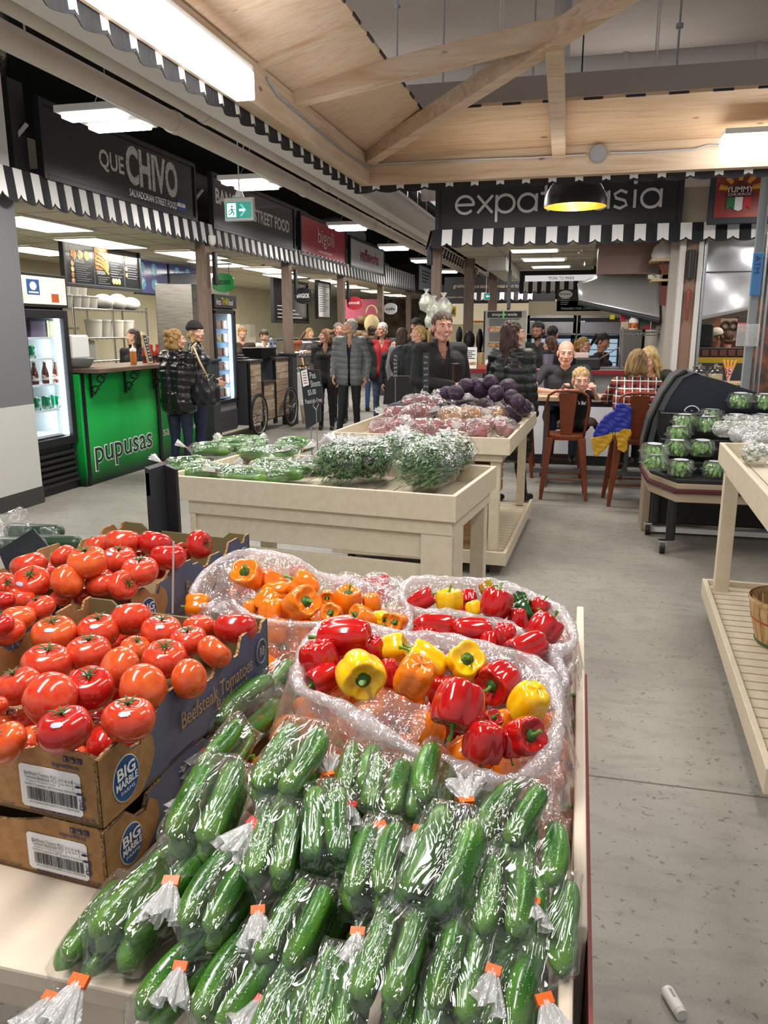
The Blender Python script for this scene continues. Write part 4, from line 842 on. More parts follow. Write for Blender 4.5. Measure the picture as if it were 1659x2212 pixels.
def blender_jug(px,py0,py1,wpx,Y,lab):
 c=at(px,py1,Y=Y); s=pxm(c); h=(py1-py0)*s; r=wpx*s/2; t=thing('blender_jug',lab,'jug',(c.x,Y,c.z))
 M().lathe([(r*.72,0),(r*.9,h*.5),(r,h),(r*.93,h),(r*.82,h*.5)],(c.x,Y,c.z),8).build('jug_body',mat('smoky_plastic','#6f6a7c',.15,coat=.6),t); M().lathe([(r,h),(r*1.02,h+.02),(r*.5,h+.05)],(c.x,Y,c.z),8,cap=True).build('lid',BLACK,t)
c=at(1183,797,Y=9.75); blender_jug(1183,765,796,25,9.75,'smoky plastic blender jug on the bar counter')
single('glass_tumbler','short clear tumbler beside the blender jug','glass',glass_mat('tumbler_glass',.5),1143,775,1155,796,9.75,.05,zmin=1.152)
single('pink_tray','pale pink box on the bar counter by the blonde server','box',mat('pale_pink','#e2c3bd',.6),1240,762,1272,774,10.1,.2,bevel=.01)
# menu poster stand and tv
t=thing('menu_poster','tall grey expat asia menu poster with black heading','poster',at(1090,780,Y=10.9))
pbox(M(),1047,671,1135,800,10.9,.03,zmin=.4).build('panel',mat('poster_grey','#a8a49d',.5),t); pbox(M(),1053,673,1127,686,10.89,.008).build('heading_panel',BLACK,t)
m=M(); x0,x1,z0,z1=pr2(1063,676,1117,684,10.88); put_text(m,'expat-asia',(x0,10.885,z0),(x1-x0,0,0),(0,0,z1-z0)); m.build('lettering',SWHITE,t)
m=M()
for r in range(11): pbox(m,1056,689+r*3.2+(14 if r>4 else 0),1122-(r % 3)*12,690.2+r*3.2+(14 if r>4 else 0),10.893,.004)
m.build('printed_lines',DK,t); pbox(M(),1054,704.5,1092,717,10.893,.004).build('photo_strip',food[1],t); pbox(M(),1054,741,1092,749,10.893,.004).build('photo_strip',food[0],t)
single('display_cooler_edge','black cooler cabinet edge left of the grey menu poster','cooler',BLACK,1044,672,1050,760,11.0,.5,zmin=.3)
t=thing('television','thin dark television seen edge-on above the menu poster','television',at(1100,650,Y=10.5))
a,b_=at(1091,627,Y=10.3),at(1107,632,Y=10.0); M().beam((-.945,10.8,2.1),(-.88,10.15,2.1),.04,.46).build('casing',mat('tv_grey','#55524f',.6),t,bevel=.005)
M().cyl((-.91,10.45,2.33),(-.91,10.45,2.6),.015).build('mount_pole',BLACK,t)
single('neon_tag','small bright green tag hanging below the television','tag',mat('neon_green','#4fd64a',.5),1086,671,1089,689,10.2,.01)
# hanging bags of prawn crackers
for k,(px,py,s) in enumerate(((921,652,17),(937,668,18),(958,665,20),(945,700,15),(932,690,16),(962,688,14))):
 c=at(px,py,Y=9.35+.06*(k % 3)); r=s*pxm(c); t=thing('cracker_bag',('leftmost clear bag of pale crackers hung on the corner post','second clear bag of pale crackers hung on the corner post','rightmost clear bag of pale crackers hung on the corner post','lower clear bag of crackers behind the smiling man','lower left clear bag of crackers on the corner post','lowest right clear bag of crackers on the corner post')[k],'bag',c)
 m=M().lathe([(.01,-r*1.3),(r*.8,-r),(r,-.1*r),(r*.6,r*.8),(r*.12,r*1.15),(r*.4,r*1.6)],c,14); m.build('plastic_film',film_mat('cracker_film',.35,streak=20,bumpd=.01),t,smooth=1)
 m=M(); rr=random.Random(k)
 for q in range(14):
  d=Vector((rr.uniform(-1,1),rr.uniform(-.5,.5),rr.uniform(-1,.9))); d=d/max(1,d.length)*r*.68; m.ball(c+d,(r*.3,r*.25,r*.3),8)
 tag(m.build('prawn_crackers',mat('cracker','#e6e3c8',.7,n=(12,'#cdd6a0',.4,.6)),t,smooth=1),kind='stuff')
# stainless hood, flue box, shelves at right
t=thing('extractor_hood','large shiny steel extractor hood with a rectangular flue box','hood',(.5,10.6,1.9))
M().bb((.16,10.6,2.29),(.90,11.3,2.66)).build('flue_box',mat('flue_steel','#a58c84',.3,.8),t)
hp=[at(1250,612,Y=10.5),at(1252,655,Y=10.5),at(1345,683,Y=10.2),at(1420,640,Y=10.3),at(1425,593,Y=10.6),at(1293,594,Y=10.6)]
nu,nv=14,8; m=M(); vs=[]
A,B,Cc,D=at(1248,612,Y=10.3),at(1425,592,Y=10.6),at(1425,690,Y=9.95),at(1250,652,Y=10.25); E_=at(1294,593,Y=10.6)
for i in range(nu+1):
 for k in range(nv+1):
  u,v=i/nu,k/nv; top=(A.lerp(E_,min(1,u*3.2)) if u<.3125 else E_.lerp(B,(u-.3125)/.6875)); bot=D.lerp(Cc,u); p=top.lerp(bot,v); p=p+Vector((0,-.05*sin(pi*u)*sin(pi*v)-.018*sin(u*7+v*5)*sin(v*4),0)); vs.append(p)
m.add(vs,[(i*(nv+1)+k,i*(nv+1)+k+1,(i+1)*(nv+1)+k+1,(i+1)*(nv+1)+k) for i in range(nu) for k in range(nv)])
o=m.build('hood_canopy',mat('hood_steel','#e2e2e4',.3,.55,bump=(1.6,.5)),t,smooth=1); o.modifiers.new('thick','SOLIDIFY').thickness=.01
M().tube([D+Vector((0,-.01,-.01)),Cc+Vector((0,-.01,-.01))],.032,8).build('hood_lip',DK,t)
struct('wall_hood',M().bb((.92,9.6,0),(1.0,14.2,2.66)),mat('warm_grey_wall','#b5aca4',.6)); struct('wall_noodle_back',M().bb((-.9,14.3,0),(3.6,14.4,2.1)),mat('stall_back_wall',''))  # one even warm grey for the wall beside the hood
for k,(y0,y1) in enumerate(((560,566),(604,609))):
 t=thing('wall_shelf',('upper pale wooden bracket shelf at the right of the steel hood','lower pale wooden bracket shelf at the right of the steel hood')[k],'shelf',at(1430,y1,Y=9.75))
 x0,x1,z0,z1=pr2(1405,y0,1458,y1,9.75); M().bb((x0,9.62,z0),(.92,9.95,z1)).build('shelf_board',wood_mat('pale_frame',''),t,bevel=.003); M().bb((.86,9.7,z0-.26),(.92,9.74,z0)).beam((.89,9.72,z0-.2),(x0+.1,9.72,z0),.03,.03).build('bracket',mat('bracket_brown','#6d3a2c',.5),t)
c=at(1435,543,Y=9.78); m=M().lathe([(.12,-.09),(.14,-.04),(.11,.05),(.05,.1),(.02,.13)],c,12,sc=(1,.8)); tag(m.build('rice_sack',mat('sack_white','#dcd6d2',.7,bump=(9,1)),smooth=1),'white crumpled rice sack on the upper wooden shelf','sack')
single('foil_box','long printed carton on the lower wooden shelf','box',mat('carton_print','#c7bfae',.6,n=(30,'#6f7a66',.5,.56)),1400,593,1450,603,9.7,.08)
# wire rack with tubs at right
t=thing('wire_rack','chrome wire rack of sauces and plastic tubs under the steel hood','rack',(.7,10.2,0))
x0,x1,z0,z1=pr2(1345,712,1430,718,10.1); zs=z0
m=M()
for x in (x0,x1):
 for y in (10.1,10.5): m.cyl((x,y,.05),(x,y,zs+.06),.014,n=8)
m.build('upright_poles',STEEL,t,smooth=2)
for z in (zs,zs-.45,.4):
 m=M().bb((x0,10.1,z-.006),(x1,10.5,z)).tube([(x0,10.1,z),(x1,10.1,z)],.008,6).tube([(x0,10.1,z-.035),(x1,10.1,z-.035)],.006,6)
 for q in range(14): m.cyl((x0+(x1-x0)*q/14,10.1,z if q % 2 else z-.035),(x0+(x1-x0)*(q+1)/14,10.1,z-.035 if q % 2 else z),.004,n=5)
 m.build('shelf',STEEL,t)
TBm=mat('clear_tub','')
for nm,lab,cat,mt,q in (('lidded_tub','clear square tub with an oval mark on the wire rack','tub',TBm,(1350,663,1388,690,10.3)),('lidded_tub','clear tub with a bright red lid at the top of the wire rack','tub',mat('pink_clear','#d8b3ae',.4),(1385,655,1430,688,10.32)),('red_lid','bright red lid on the topmost clear tub','lid',mat('lid_red','#c22a3a',.4),(1384,650,1431,655,10.31)),
  ('sauce_tin','green lidded sauce tin on the wire rack','tin',mat('tin_green','#1e5a48',.4,n=(9,'#a81f2c',.5,.56)),(1380,688,1405,712,10.14)),('sauce_tin','dark red sauce tin at the right end of the wire rack','tin',mat('tin_dark','#4a2b2c',.4,n=(9,'#b3a79c',.55,.6)),(1408,690,1428,712,10.14)),('dry_goods_tub','small clear tub of grains at the left of the wire rack','tub',mat('grain_tub','#c5b49a',.5),(1342,695,1358,712,10.14)),('carton_box','brown carton behind the sauce tins','box',mat('kraft','#a8835a',.8),(1405,672,1427,690,10.25)),('red_pack','red packet at the left end of the wire rack','packet',mat('lid_red',''),(1340,677,1352,695,10.2))):
 o=single(nm,lab,cat,mt,*q,.1,bevel=.008)
 if nm=='red_lid':
  o.parent=po; o.location -= po.location
  for q in ('label','category'): del o[q]
 po=o
t=thing('vinegar_bottle','white jug with an orange label on the wire rack','bottle',at(1368,712,Y=10.08)); c=at(1368,712,Y=10.08); s=pxm(c)
M().lathe([(9*s,0),(10*s,.02),(10*s,20*s),(5*s,27*s),(3*s,28*s)],c,14,cap=True).build('bottle_body',WHITE,t,smooth=2); M().lathe([(10.3*s,3*s),(10.3*s,14*s)],c,14).build('paper_label',mat('label_orange','#d87a2a',.6,n=(40,'#7a2a1a',.5,.6)),t); M().lathe([(3.4*s,27*s),(3.4*s,31*s)],c,10,cap=True).build('bottle_cap',mat('lid_red',''),t)
m=M().bb((.25,10.15,1.15),(.55,10.5,1.17)).add([(.22,10.1,1.25),(.5,10.1,1.42),(.5,10.5,1.42),(.22,10.5,1.25)],[(0,1,2,3)]); tag(m.build('slicer_cover',STEEL),'slanted steel cover on the counter left of the wire rack','cover')
# fridges behind
def steel_fridge(px0,px1,lab):
 x0,x1,z0,z1=pr2(px0,681,px1,800,13.0); t=thing('upright_fridge',lab,'fridge',((x0+x1)/2,13.3,0)); M().bb((x0,13.05,0),(x0+.04,13.8,z1)).bb((x1-.04,13.05,0),(x1,13.8,z1)).bb((x0,13.75,0),(x1,13.8,z1)).bb((x0,13.05,z1-.28),(x1,13.8,z1)).bb((x0,13.05,0),(x1,13.75,.3)).build('body',STEEL,t)
 M().bb((x0+.02,13.03,z1-.1),(x1-.02,13.05,z1-.04)).build('vent',BLACK,t)
 zt=z1-.3
 d=M().bb((x0+.01,13.0,.3),(x0+.07,13.05,zt)).bb((x1-.07,13.0,.3),(x1-.01,13.05,zt)).bb((x0,13.0,zt-.06),(x1,13.05,zt)).build('door',BLACK,t); M().bb((x0+.07,13.02,.3),(x1-.07,13.026,zt-.06)).build('glass_pane',glass_mat(),d)
 M().bb((x0+.05,13.7,.3),(x1-.05,13.74,zt)).build('lit_liner',mat('lit_liner','#cfe0ea',.5,emit=(.8,'#b9d3e4')),t)
 m=M()
 for z in np.arange(.5,zt,.1): m.bb((x0+.05,13.3,z),(x1-.05,13.6,z+.012))
 m.build('wire_shelves',STEEL,t)
 pbox(M(),px0+8,693,px0+18,696,13.02,.01).build('badge',SWHITE,t)
steel_fridge(1137,1242,'steel glass-door fridge behind the bearded man'); steel_fridge(1246,1345,'steel glass-door fridge behind the blonde server with glasses')
single('tall_cabinet','plain grey cabinet right of the two steel fridges','cabinet',mat('cab_grey','#77746f',.5),1347,692,1385,800,12.4,.5,zmin=0)
single('yellow_pot','yellow pot on top of the right steel fridge','pot',mat('yellow_pot','#d9c21f',.4),1318,680,1328,690,12.6,.1)
# stall behind: pork stall and bread stall
t=thing('stall_sign','white "PORK TO MAKE" stall sign with a navy frame','sign',at(1210,605,Y=14.5)); pbox(M(),1130,592,1300,611,14.5,.06).build('frame',mat('navy_frame','#27303f',.5),t); pbox(M(),1134,594,1298,607,14.49,.02).build('panel',mat('lit_sign','#f2f2f0',.5,emit=(.5,'#ffffff')),t)
m=M(); x0,x1,z0,z1=pr2(1184,597,1240,604,14.47); put_text(m,'"PORK TO MAKE',(x0,14.48,z0),(x1-x0,0,0),(0,0,z1-z0)); m.build('lettering',DK,t)
a,b_=at(1122,615,Y=14.5),at(1420,615,Y=14.5); awning((a.x,14.5,0),(b_.x,14.5,0),2.44,2.25,30,(0,-1,0),'striped awning under the white PORK TO MAKE sign',tilt=.03)
awning((a.x,14.45,0),(b_.x,14.45,0),2.74,2.62,26,(0,-1,0),'striped awning strip above the white PORK TO MAKE sign',tilt=.03)
struct('bulkhead_pork_stall',M().bb((a.x,14.56,2.3),(b_.x+1.5,14.7,2.75)),BLACK)
t=thing('chalkboard_sign','dark chalk menu with a white oval emblem under the striped awning','chalkboard',at(1235,660,Y=14.3)); pbox(M(),1203,625,1300,672,14.3,.03).build('slate',mat('slate_green','#28312f',.6),t)
c=at(1222,636,Y=14.28); m=M().prism([(cos(a)*.115,sin(a)*.065) for a in np.arange(24)*pi/12],c,(1,0,0),(0,0,1),.01); m.build('oval_emblem',SWHITE,t)
m=M(); x0,x1,z0,z1=pr2(1210,632,1234,640,14.26); put_text(m,'IRVINGS',(x0,14.262,z0+.02),(x1-x0,0,0),(0,0,z1-z0-.03)); m.build('lettering',DK,t)
m=M(); x0,x1,z0,z1=pr2(1211,664,1290,669,14.29); put_text(m,'THANKS FOR COMING',(x0,14.29,z0),(x1-x0,0,0),(0,0,z1-z0))
for r in range(4): pbox(m,1211,645+r*4,1232-r*2,646+r*4,14.29,.004)
m.build('chalk_lines',CHW,t)
t=thing('stall_sign','long black bread stall sign with pale lettering at the back','sign',at(1045,620,Y=16)); pbox(M(),960,597,1200,655,16,.06).build('panel',mat('sign_black_matt',''),t)
m=M()
for s,q in (('grains',(979,614,1004,624)),('YOUR BREADS ARE THREE WAYS TO',(1019,616,1120,622)),('expat-asia',(965,640,1000,645))):
 x0,x1,z0,z1=pr2(*q,15.98); put_text(m,s,(x0,15.985,z0),(x1-x0,0,0),(0,0,z1-z0),bold=.01)
m.build('lettering',mat('letter_tan','#a38f7a',.5),t)
a,b_=at(1010,643,Y=15.9),at(1150,643,Y=15.9); awning((a.x,15.9,0),(b_.x,15.9,0),2.33,2.18,14,(0,-1,0),'striped awning under the black bread stall sign',tilt=.03)
x0,x1,z0,z1=pr2(975,650,1160,800,17.5); struct('wall_bread_stall',M().bb((x0,17.5,0),(x1+1,17.6,2.25)),mat('bread_wall','#d8cbb0',.8))
t=thing('bread_shelf','lit bakery shelf with loaves behind the hanging coats','shelf',at(1035,720,Y=15.5));
for q in (698,720): pbox(M(),1018,q,1046,q+2,15.5,.3).build('shelf_board',wood_mat('pale_frame',''),t)
for k in range(8):
 c=at(1021+(k % 4)*7,694+(k // 4)*22,Y=15.55); tag(M().ball(c,(.035,.06,.03),10).build('bread_loaf',mat('bread','#c98a45',.7,n=(8,'#8f5523',.4,.6)),smooth=1),'golden loaf on the bakery shelf at the back','bread','loaves on the bakery shelf')
t=thing('exit_sign','small green arrow exit sign at the back of the noodle stall','exit sign',at(1050,640,Y=13.6)); pbox(M(),1045,633,1058,648,13.6,.05).build('housing',mat('exit_housing',''),t); pbox(M(),1047,634,1057.5,646,13.59,.02).build('green_panel',mat('exit_green',''),t)
c=at(1050,640,Y=13.58); M().prism([(0,0),(.02,.02),(.02,.007),(.06,.007),(.06,-.007),(.02,-.007),(.02,-.02)],c,(1,0,0),(0,0,1),.004).build('arrow_symbol',mat('exit_white',''),t); M().cyl((c.x,13.6,2.2),(c.x,13.6,2.64),.006).build('hanging_rod',WHITE,t)
for k,(px,py,w,h,nm,mt,lab) in enumerate(((1014,735,24,42,'hanging_coat',mat('coat_black','#1e1c1e',.6),'dark round backpack shape hung on the inner post'),(992,725,14,40,'hanging_coat',mat('coat_black',''),'black jacket hung left of the dark backpack'),(1036,735,15,50,'hanging_coat',mat('coat_black',''),'black jacket hung right of the dark backpack'))):
 c=at(px,py,Y=11.3); s=pxm(c); m=M().ball(c,(w*s/2,.12,h*s/2),14).ball(c+Vector((0,0,-.3)),(w*s*.48,.12,.25),12); tag(m.build(nm,mt,smooth=1),lab,'coat')
single('display_counter','cream bakery counter behind the coats','counter',mat('cream_counter','#cbbd9f',.6),968,700,1046,800,12.5,.4,zmin=0)
single('yellow_notice','yellow notice with black capital letters at the back left','notice',mat('notice_yellow','#c9a92b',.6),962,662,985,684,15.2,.02)
m=M(); x0,x1,z0,z1=pr2(965,667,984,679,15.18); put_text(m,'TAK',(x0,15.19,z0),(x1-x0,0,0),(0,0,z1-z0),bold=.02); m.build('lettering',BLACK,[o for o in bpy.data.objects if o.name=='yellow_notice'][0])
# small ceiling valance strips inside noodle stall
m=M().bb((-1.3,11.4,2.42),(-1.05,14.0,2.6)); struct('trim_15',m,mat('white_trim',''))

# churros stall at the right
t=thing('stall_sign','dark red Yummy Churros sign at the right edge','sign',(1.55,9.3,2.7))
M().bb((1.22,9.2,2.68),(1.90,9.27,3.30)).build('frame',mat('navy_frame',''),t,bevel=.006); M().bb((1.27,9.19,2.74),(1.86,9.21,3.28)).build('panel',mat('churro_red','#8f2f25',.35,n=(1.6,'#d1542c',.5,.75)),t)
cx,cz,Y=1.50,2.98,9.18; m=M()
for k in range(-2,3):
 a=math.radians(90-k*38); m.tube([(cx+.12*cos(a),Y,cz+.02+.09*sin(a)),(cx+.2*cos(a),Y,cz+.02+.16*sin(a))],[.022,.03],8)
m.build('churro_emblem',mat('churro_gold','#d79b3c',.5),t)
m=M().bb((cx-.13,Y-.005,cz-.035),(cx+.13,Y,cz-.005)); m.prism([(-.12,0),(.12,0),(0,.09)],(cx,Y,cz+.02),(1,0,0),(0,0,1),.006); m.build('emblem_plate',mat('emblem_dark','#5c2320',.5),t)
m=M(); put_text(m,'YUMMY',(cx-.13,Y-.012,cz),(.26,0,0),(0,0,.055),bold=.01); put_text(m,'CHURROS',(cx-.11,Y-.012,cz-.032),(.22,0,0),(0,0,.024)); m.build('lettering',SWHITE,t)
for k,mt in enumerate((mat('flag_green','#1f7a4a'),SWHITE,mat('flag_red','#cf2f34'))):
 M().prism([(0,0),(.075,0),(.075,-.12),(.037,-.09 if k != 1 else -.135),(0,-.12)],(cx-.115+k*.078,Y,cz-.045),(1,0,0),(0,0,1),.005).build('flag_stripe',mt,t)
M().ball((1.84,9.15,3.18),(.05,.02,.09),12).ball((1.8,9.15,3.24),(.03,.02,.05),10).build('cup_picture',SWHITE,t,smooth=1)
SM=mat('wavy_steel','#c9cacc',.1,1,bump=(1.3,1.0))
t=thing('steel_backsplash','wavy mirror-like steel panels above the churros hatch','panel',(1.6,10,1.7))
nu,nv=16,20; m=M(); vs=[]
A,B,Cc,D=at(1508,512,Y=9.9),at(1645,508,Y=9.9),at(1622,668,Y=9.9),at(1500,694,Y=9.9)
for i in range(nu+1):
 for k in range(nv+1):
  u,v=i/nu,k/nv; p=A.lerp(B,u).lerp(D.lerp(Cc,u),v); vs.append(p+Vector((0,.02*sin(5*u+2)*sin(6*v+1)+.012*sin(11*v)*cos(8*u),0)))
m.add(vs,[(i*(nv+1)+k,(i+1)*(nv+1)+k,(i+1)*(nv+1)+k+1,i*(nv+1)+k+1) for i in range(nu) for k in range(nv)]); o=m.build('steel_sheet',mat('hood_steel',''),t,smooth=1); o.modifiers.new('t','SOLIDIFY').thickness=.01
pbox(M(),1505,586,1640,588,9.87,.03).build('seam_strip',DK,t)
struct('wall_churros_back',M().bb((1.3,13.0,0),(4,13.1,2.7)),mat('churro_wall','#4b4440',.7,n=(3,'#8a5a45',.5,.6)))
t=thing('hatch_counter','dark hatch counter with a row of brown squares and a yellow strip','counter',(1.6,9.9,0))
pbox(M(),1498,752,1612,772,10.0,.4).build('counter_top',mat('dark_counter','#2d2523',.5),t)
for k in range(5): pbox(M(),1516+k*19,756,1531+k*19,769,9.98,.02).build('brown_square',mat('brown_tile','#6a3a28',.5),t,bevel=.004)
pbox(M(),1498,772,1612,784,10.0,.05).build('yellow_strip',mat('strip_yellow','#c9a420',.5),t); pbox(M(),1498,784,1612,900,10.0,.05,zmin=0).build('front_panel',DK,t)
for k,(px,c1) in enumerate(((1508,'#8f8a86'),(1543,'#cdb58c'))):
 c=at(px,826,Y=9.3); s=pxm(c); t=thing('glass_jar',('large lidded glass jar of dark powder behind the salad case','large lidded glass jar of pale syrup behind the salad case')[k],'jar',c)
 M().lathe([(15*s,0),(17*s,3*s),(17*s,24*s),(12*s,30*s)],c,18,cap=True).build('jar_body',glass_mat('jar_glass',.3),t,smooth=2); M().lathe([(14*s,1*s),(15.5*s,4*s),(15.5*s,18*s)],c,16,cap=True).build('jar_contents',mat('jar_c%d' % k,c1,.6),t,smooth=2); M().lathe([(13*s,29*s),(14*s,34*s),(4*s,36*s),(4*s,40*s)],c,18,cap=True).build('lid',STEEL,t,smooth=2)
c=at(1575,800,Y=9.3); t=thing('churro_cone','red and white paper cone of churros on the hatch shelf','snack',c); s=pxm(c); m=M().cyl(c+Vector((0,0,-24*s)),c+Vector((0,0,6*s)),.01,.05,12); m.build('paper_cone',mat('cone_check','#c22c33',.6,n=(60,'#f0e8e0',.48,.52)),t)
m=M()
for k in range(4): m.cap(c+Vector((-.03+.02*k,0,0)),c+Vector((-.06+.04*k,0,.1)),.014,.014,8)
m.build('churros',mat('churro_gold',''),t,smooth=1)
single('hatch_shelf','pale wooden shelf under the jars behind the salad case','shelf',wood_mat('pale_frame',''),1490,826,1612,832,9.15,.35)
single('black_machine','black espresso machine in the churros kitchen','machine',BLACK,1500,700,1540,750,10.9,.4,bevel=.02)
single('wall_poster','brown poster with two wreaths behind the man in the pale cap','poster',mat('poster_brown','#8f7f74',.6),1555,688,1592,735,12.6,.02)
for k in range(2):
 c=at(1568+k*17,703,Y=12.58); tag(M().tube([c+Vector((.055*cos(a),0,.055*sin(a))) for a in np.linspace(0,2*pi,14)],.018,6).build('wreath',mat('wreath_dark','#3a332c',.8),smooth=1),('left dark wreath on the brown poster','right dark wreath on the brown poster')[k],'wreath')
for k in range(10): single('orange_jar','small orange jar on the shelves at the far right','jar',mat('jar_orange','#c4572c',.5),1594+(k % 5)*5.5,697+(k // 5)*12,1598.5+(k % 5)*5.5,705+(k // 5)*12,12.5,.05,group='orange jars on the far right shelves')
single('jar_shelf','shelf with dark back holding the orange jars','shelf',mat('dark_counter',''),1592,684,1625,735,12.65,.1)
# frame, leaflet rack and blue sign near the right edge
t=thing('door_frame','tall grey metal door frame with twin steel rods','frame',(1.5,8.0,0)); x0=at(1607,830,Y=8).x; M().bb((x0-.02,8.0,0),(x0+.05,8.06,5.0)).build('jamb',mat('jamb_grey','#9aa0a2',.5),t,bevel=.004)
for q in (.075,.115): M().cyl((x0+q,7.98,0),(x0+q,7.98,5.0),.012).build('rod',STEEL,t,smooth=2)
t=thing('blue_sign','blue vertical sign with dark lettering at the right edge','sign',at(1638,590,Y=7.9)); pbox(M(),1625,546,1646,638,7.9,.05).build('panel',mat('sign_blue','#4a86c0',.5),t,bevel=.004)
m=M(); x0,x1,z0,z1=pr2(1631,552,1643,590,7.88); put_text(m,'ATM',(x0,7.89,z1),(0,0,-(z1-z0)),(x1-x0,0,0)); m.build('lettering',mat('deep_blue','#1f3f78'),t)
t=thing('leaflet_rack','clear plastic leaflet rack on the door frame','rack',at(1615,720,Y=7.9))
for k in range(2): pbox(M(),1593+k*24,700,1616+k*24,748,7.85,.05).build('clear_pocket',film_mat('pocket_plastic',.3,streak=8),t,bevel=.004)
# ------------------------------------------------------------------ produce tables
class Fr:
 """flat frame: origin o, u along the front, v to the back"""
 def __init__(s,o,u):
  s.o=V3(o); u=V3((u[0],u[1],0)); s.u=u/np.linalg.norm(u); s.v=V3((-s.u[1],s.u[0],0)); s.R=np.array([s.u,s.v,V3((0,0,1))]).T
 def p(s,a,b,z): return s.o*V3((1,1,0))+s.u*a+s.v*b+V3((0,0,z))
 def bx(s,m,a0,a1,b0,b1,z0,z1,mi=0): return m.box(s.p((a0+a1)/2,(b0+b1)/2,(z0+z1)/2),(abs(a1-a0),abs(b1-b0),abs(z1-z0)),mi,R=s.R)
TP=[CTOP,mat('screw_grey','#6d6658',.6)]
def tray(t,F,w,d,z0,z1,th=.022):
 m=M(); F.bx(m,0,w,0,th,z0,z1); m.build('front_board',TP,t,bevel=.003)
 m=M(); F.bx(m,0,w,d-th,d,z0,z1); m.build('back_board',TP,t,bevel=.003)
 for a in (0,w-th): m=M(); F.bx(m,a,a+th,th,d-th,z0,z1); m.build('side_board',TP,t,bevel=.003)
 m=M(); n=int(w/.1)
 for i in range(n): F.bx(m,th+(w-2*th)*i/n+.003,th+(w-2*th)*(i+1)/n-.003,th,d-th,z0+.01,z0+.03)
 m.build('slatted_floor',TP,t)
PFL,PFR=at(352,1026,Z=.93),at(985,1072,Z=.93); pw=(PFR-PFL).length; PD=.80
PF=Fr(PFL,PFR-PFL)
t=thing('produce_table','cream slatted produce table holding bags of cucumbers and greens','table',PF.p(pw/2,PD/2,0))
tray(t,PF,pw,PD,.815,.93)
m=M(); PF.bx(m,.12,pw-.02,.02,.045,.75,.815); PF.bx(m,pw-.045,pw-.02,.045,PD-.05,.75,.815); m.build('apron',TP,t,bevel=.003)
for k,(z0,z1) in enumerate(((.635,.745),(.48,.605),(.325,.45),(.17,.295))):
 m=M(); PF.bx(m,.13,pw-.02,.045,.06,z0,z1); m.build('slat',TP,t,bevel=.002)
m=M(); PF.bx(m,pw-.16,pw-.02,.025,.045,.0,.75); m.build('corner_board',TP,t,bevel=.003); m=M(); PF.bx(m,.12,.15,.025,.045,0,.75); m.build('corner_board',TP,t,bevel=.003)
m=M(); PF.bx(m,pw-.04,pw-.02,.045,.22,0,.75); m.build('corner_board',TP,t,bevel=.003)
for a,b_ in ((.13,PD-.12),(pw-.1,PD-.12)): m=M(); PF.bx(m,a,a+.07,b_,b_+.07,0,.815); m.build('leg',TP,t,bevel=.003)
m=M(); r_=random.Random(2)
for a in (.6,1.0,pw-.06,pw-.12,.3): m.cyl(PF.p(a,-.001,.80 if a<1 else .9),PF.p(a,.004,.80 if a<1 else .9),.004,n=6)
# beet table
BF=Fr((-1.62,5.10,0),(1,-.04,0)); BW,BD=1.22,1.78
t=thing('produce_table','cream open-legged produce table holding bagged beets and red cabbages','table',BF.p(BW/2,BD/2,0))
tray(t,BF,BW,BD,.82,.93)
m=M(); BF.bx(m,.05,BW-.05,.03,.055,.77,.82); BF.bx(m,BW-.075,BW-.05,.055,BD-.05,.77,.82); m.build('apron',TP,t,bevel=.003)
for a in (.05,BW-.13):
 for b_ in (.05,BD-.14): m=M(); BF.bx(m,a,a+.065,b_,b_+.065,.14,.82); m.build('leg',TP,t,bevel=.003)
m=M(); BF.bx(m,0,BW,0,.025,.08,.17); BF.bx(m,BW-.025,BW,.025,BD,.08,.17); BF.bx(m,0,.025,.025,BD,.08,.17); m.build('shelf_rim',TP,t,bevel=.003)
m=M()
for i in range(22): BF.bx(m,.03,BW-.03,.04+i*.079,.11+i*.079,.115,.135)
m.build('shelf_slats',TP,t)
for a in (.1,BW-.15):
 for b_ in (.1,BD-.15): m=M().cyl(BF.p(a,b_,.04),BF.p(a+.03,b_,.04),.04,n=14); m.bb(BF.p(a,b_,.04)-V3((.01,.02,0)),BF.p(a,b_,.08)+V3((.03,.02,.035))); m.build('caster',BLACK,t)
t=thing('wooden_crate','plain-sided brown wooden box on the lower shelf of the beet table','crate',BF.p(.83,.3,.137))
CW=wood_mat('crate_wood','#a37c55','#7a5636',2,0,.7); m=M(); BF.bx(m,.64,1.02,.12,.52,.137,.47); m.build('box_body',CW,t,bevel=.003); m=M(); BF.bx(m,.625,1.035,.105,.12,.137,.16); BF.bx(m,.625,1.035,.105,.12,.45,.475); BF.bx(m,.98,1.035,.105,.12,.16,.45); m.build('edge_trim',CW,t)
t=thing('wooden_crate','open slatted brown crate stacked on the plain wooden box','crate',BF.p(.88,.4,.475))
for k in range(3):
 z=.478+k*.085
 m=M(); BF.bx(m,.66,1.1,.14,.15,z,z+.065); BF.bx(m,.66,1.1,.64,.65,z,z+.065); BF.bx(m,1.09,1.1,.15,.64,z,z+.065); BF.bx(m,.66,.67,.15,.64,z,z+.065); m.build('slat',CW,t)
for a in (.67,1.07):
 for b_ in (.155,.62): m=M(); BF.bx(m,a,a+.018,b_,b_+.018,.478,.72); m.build('corner_post',CW,t)
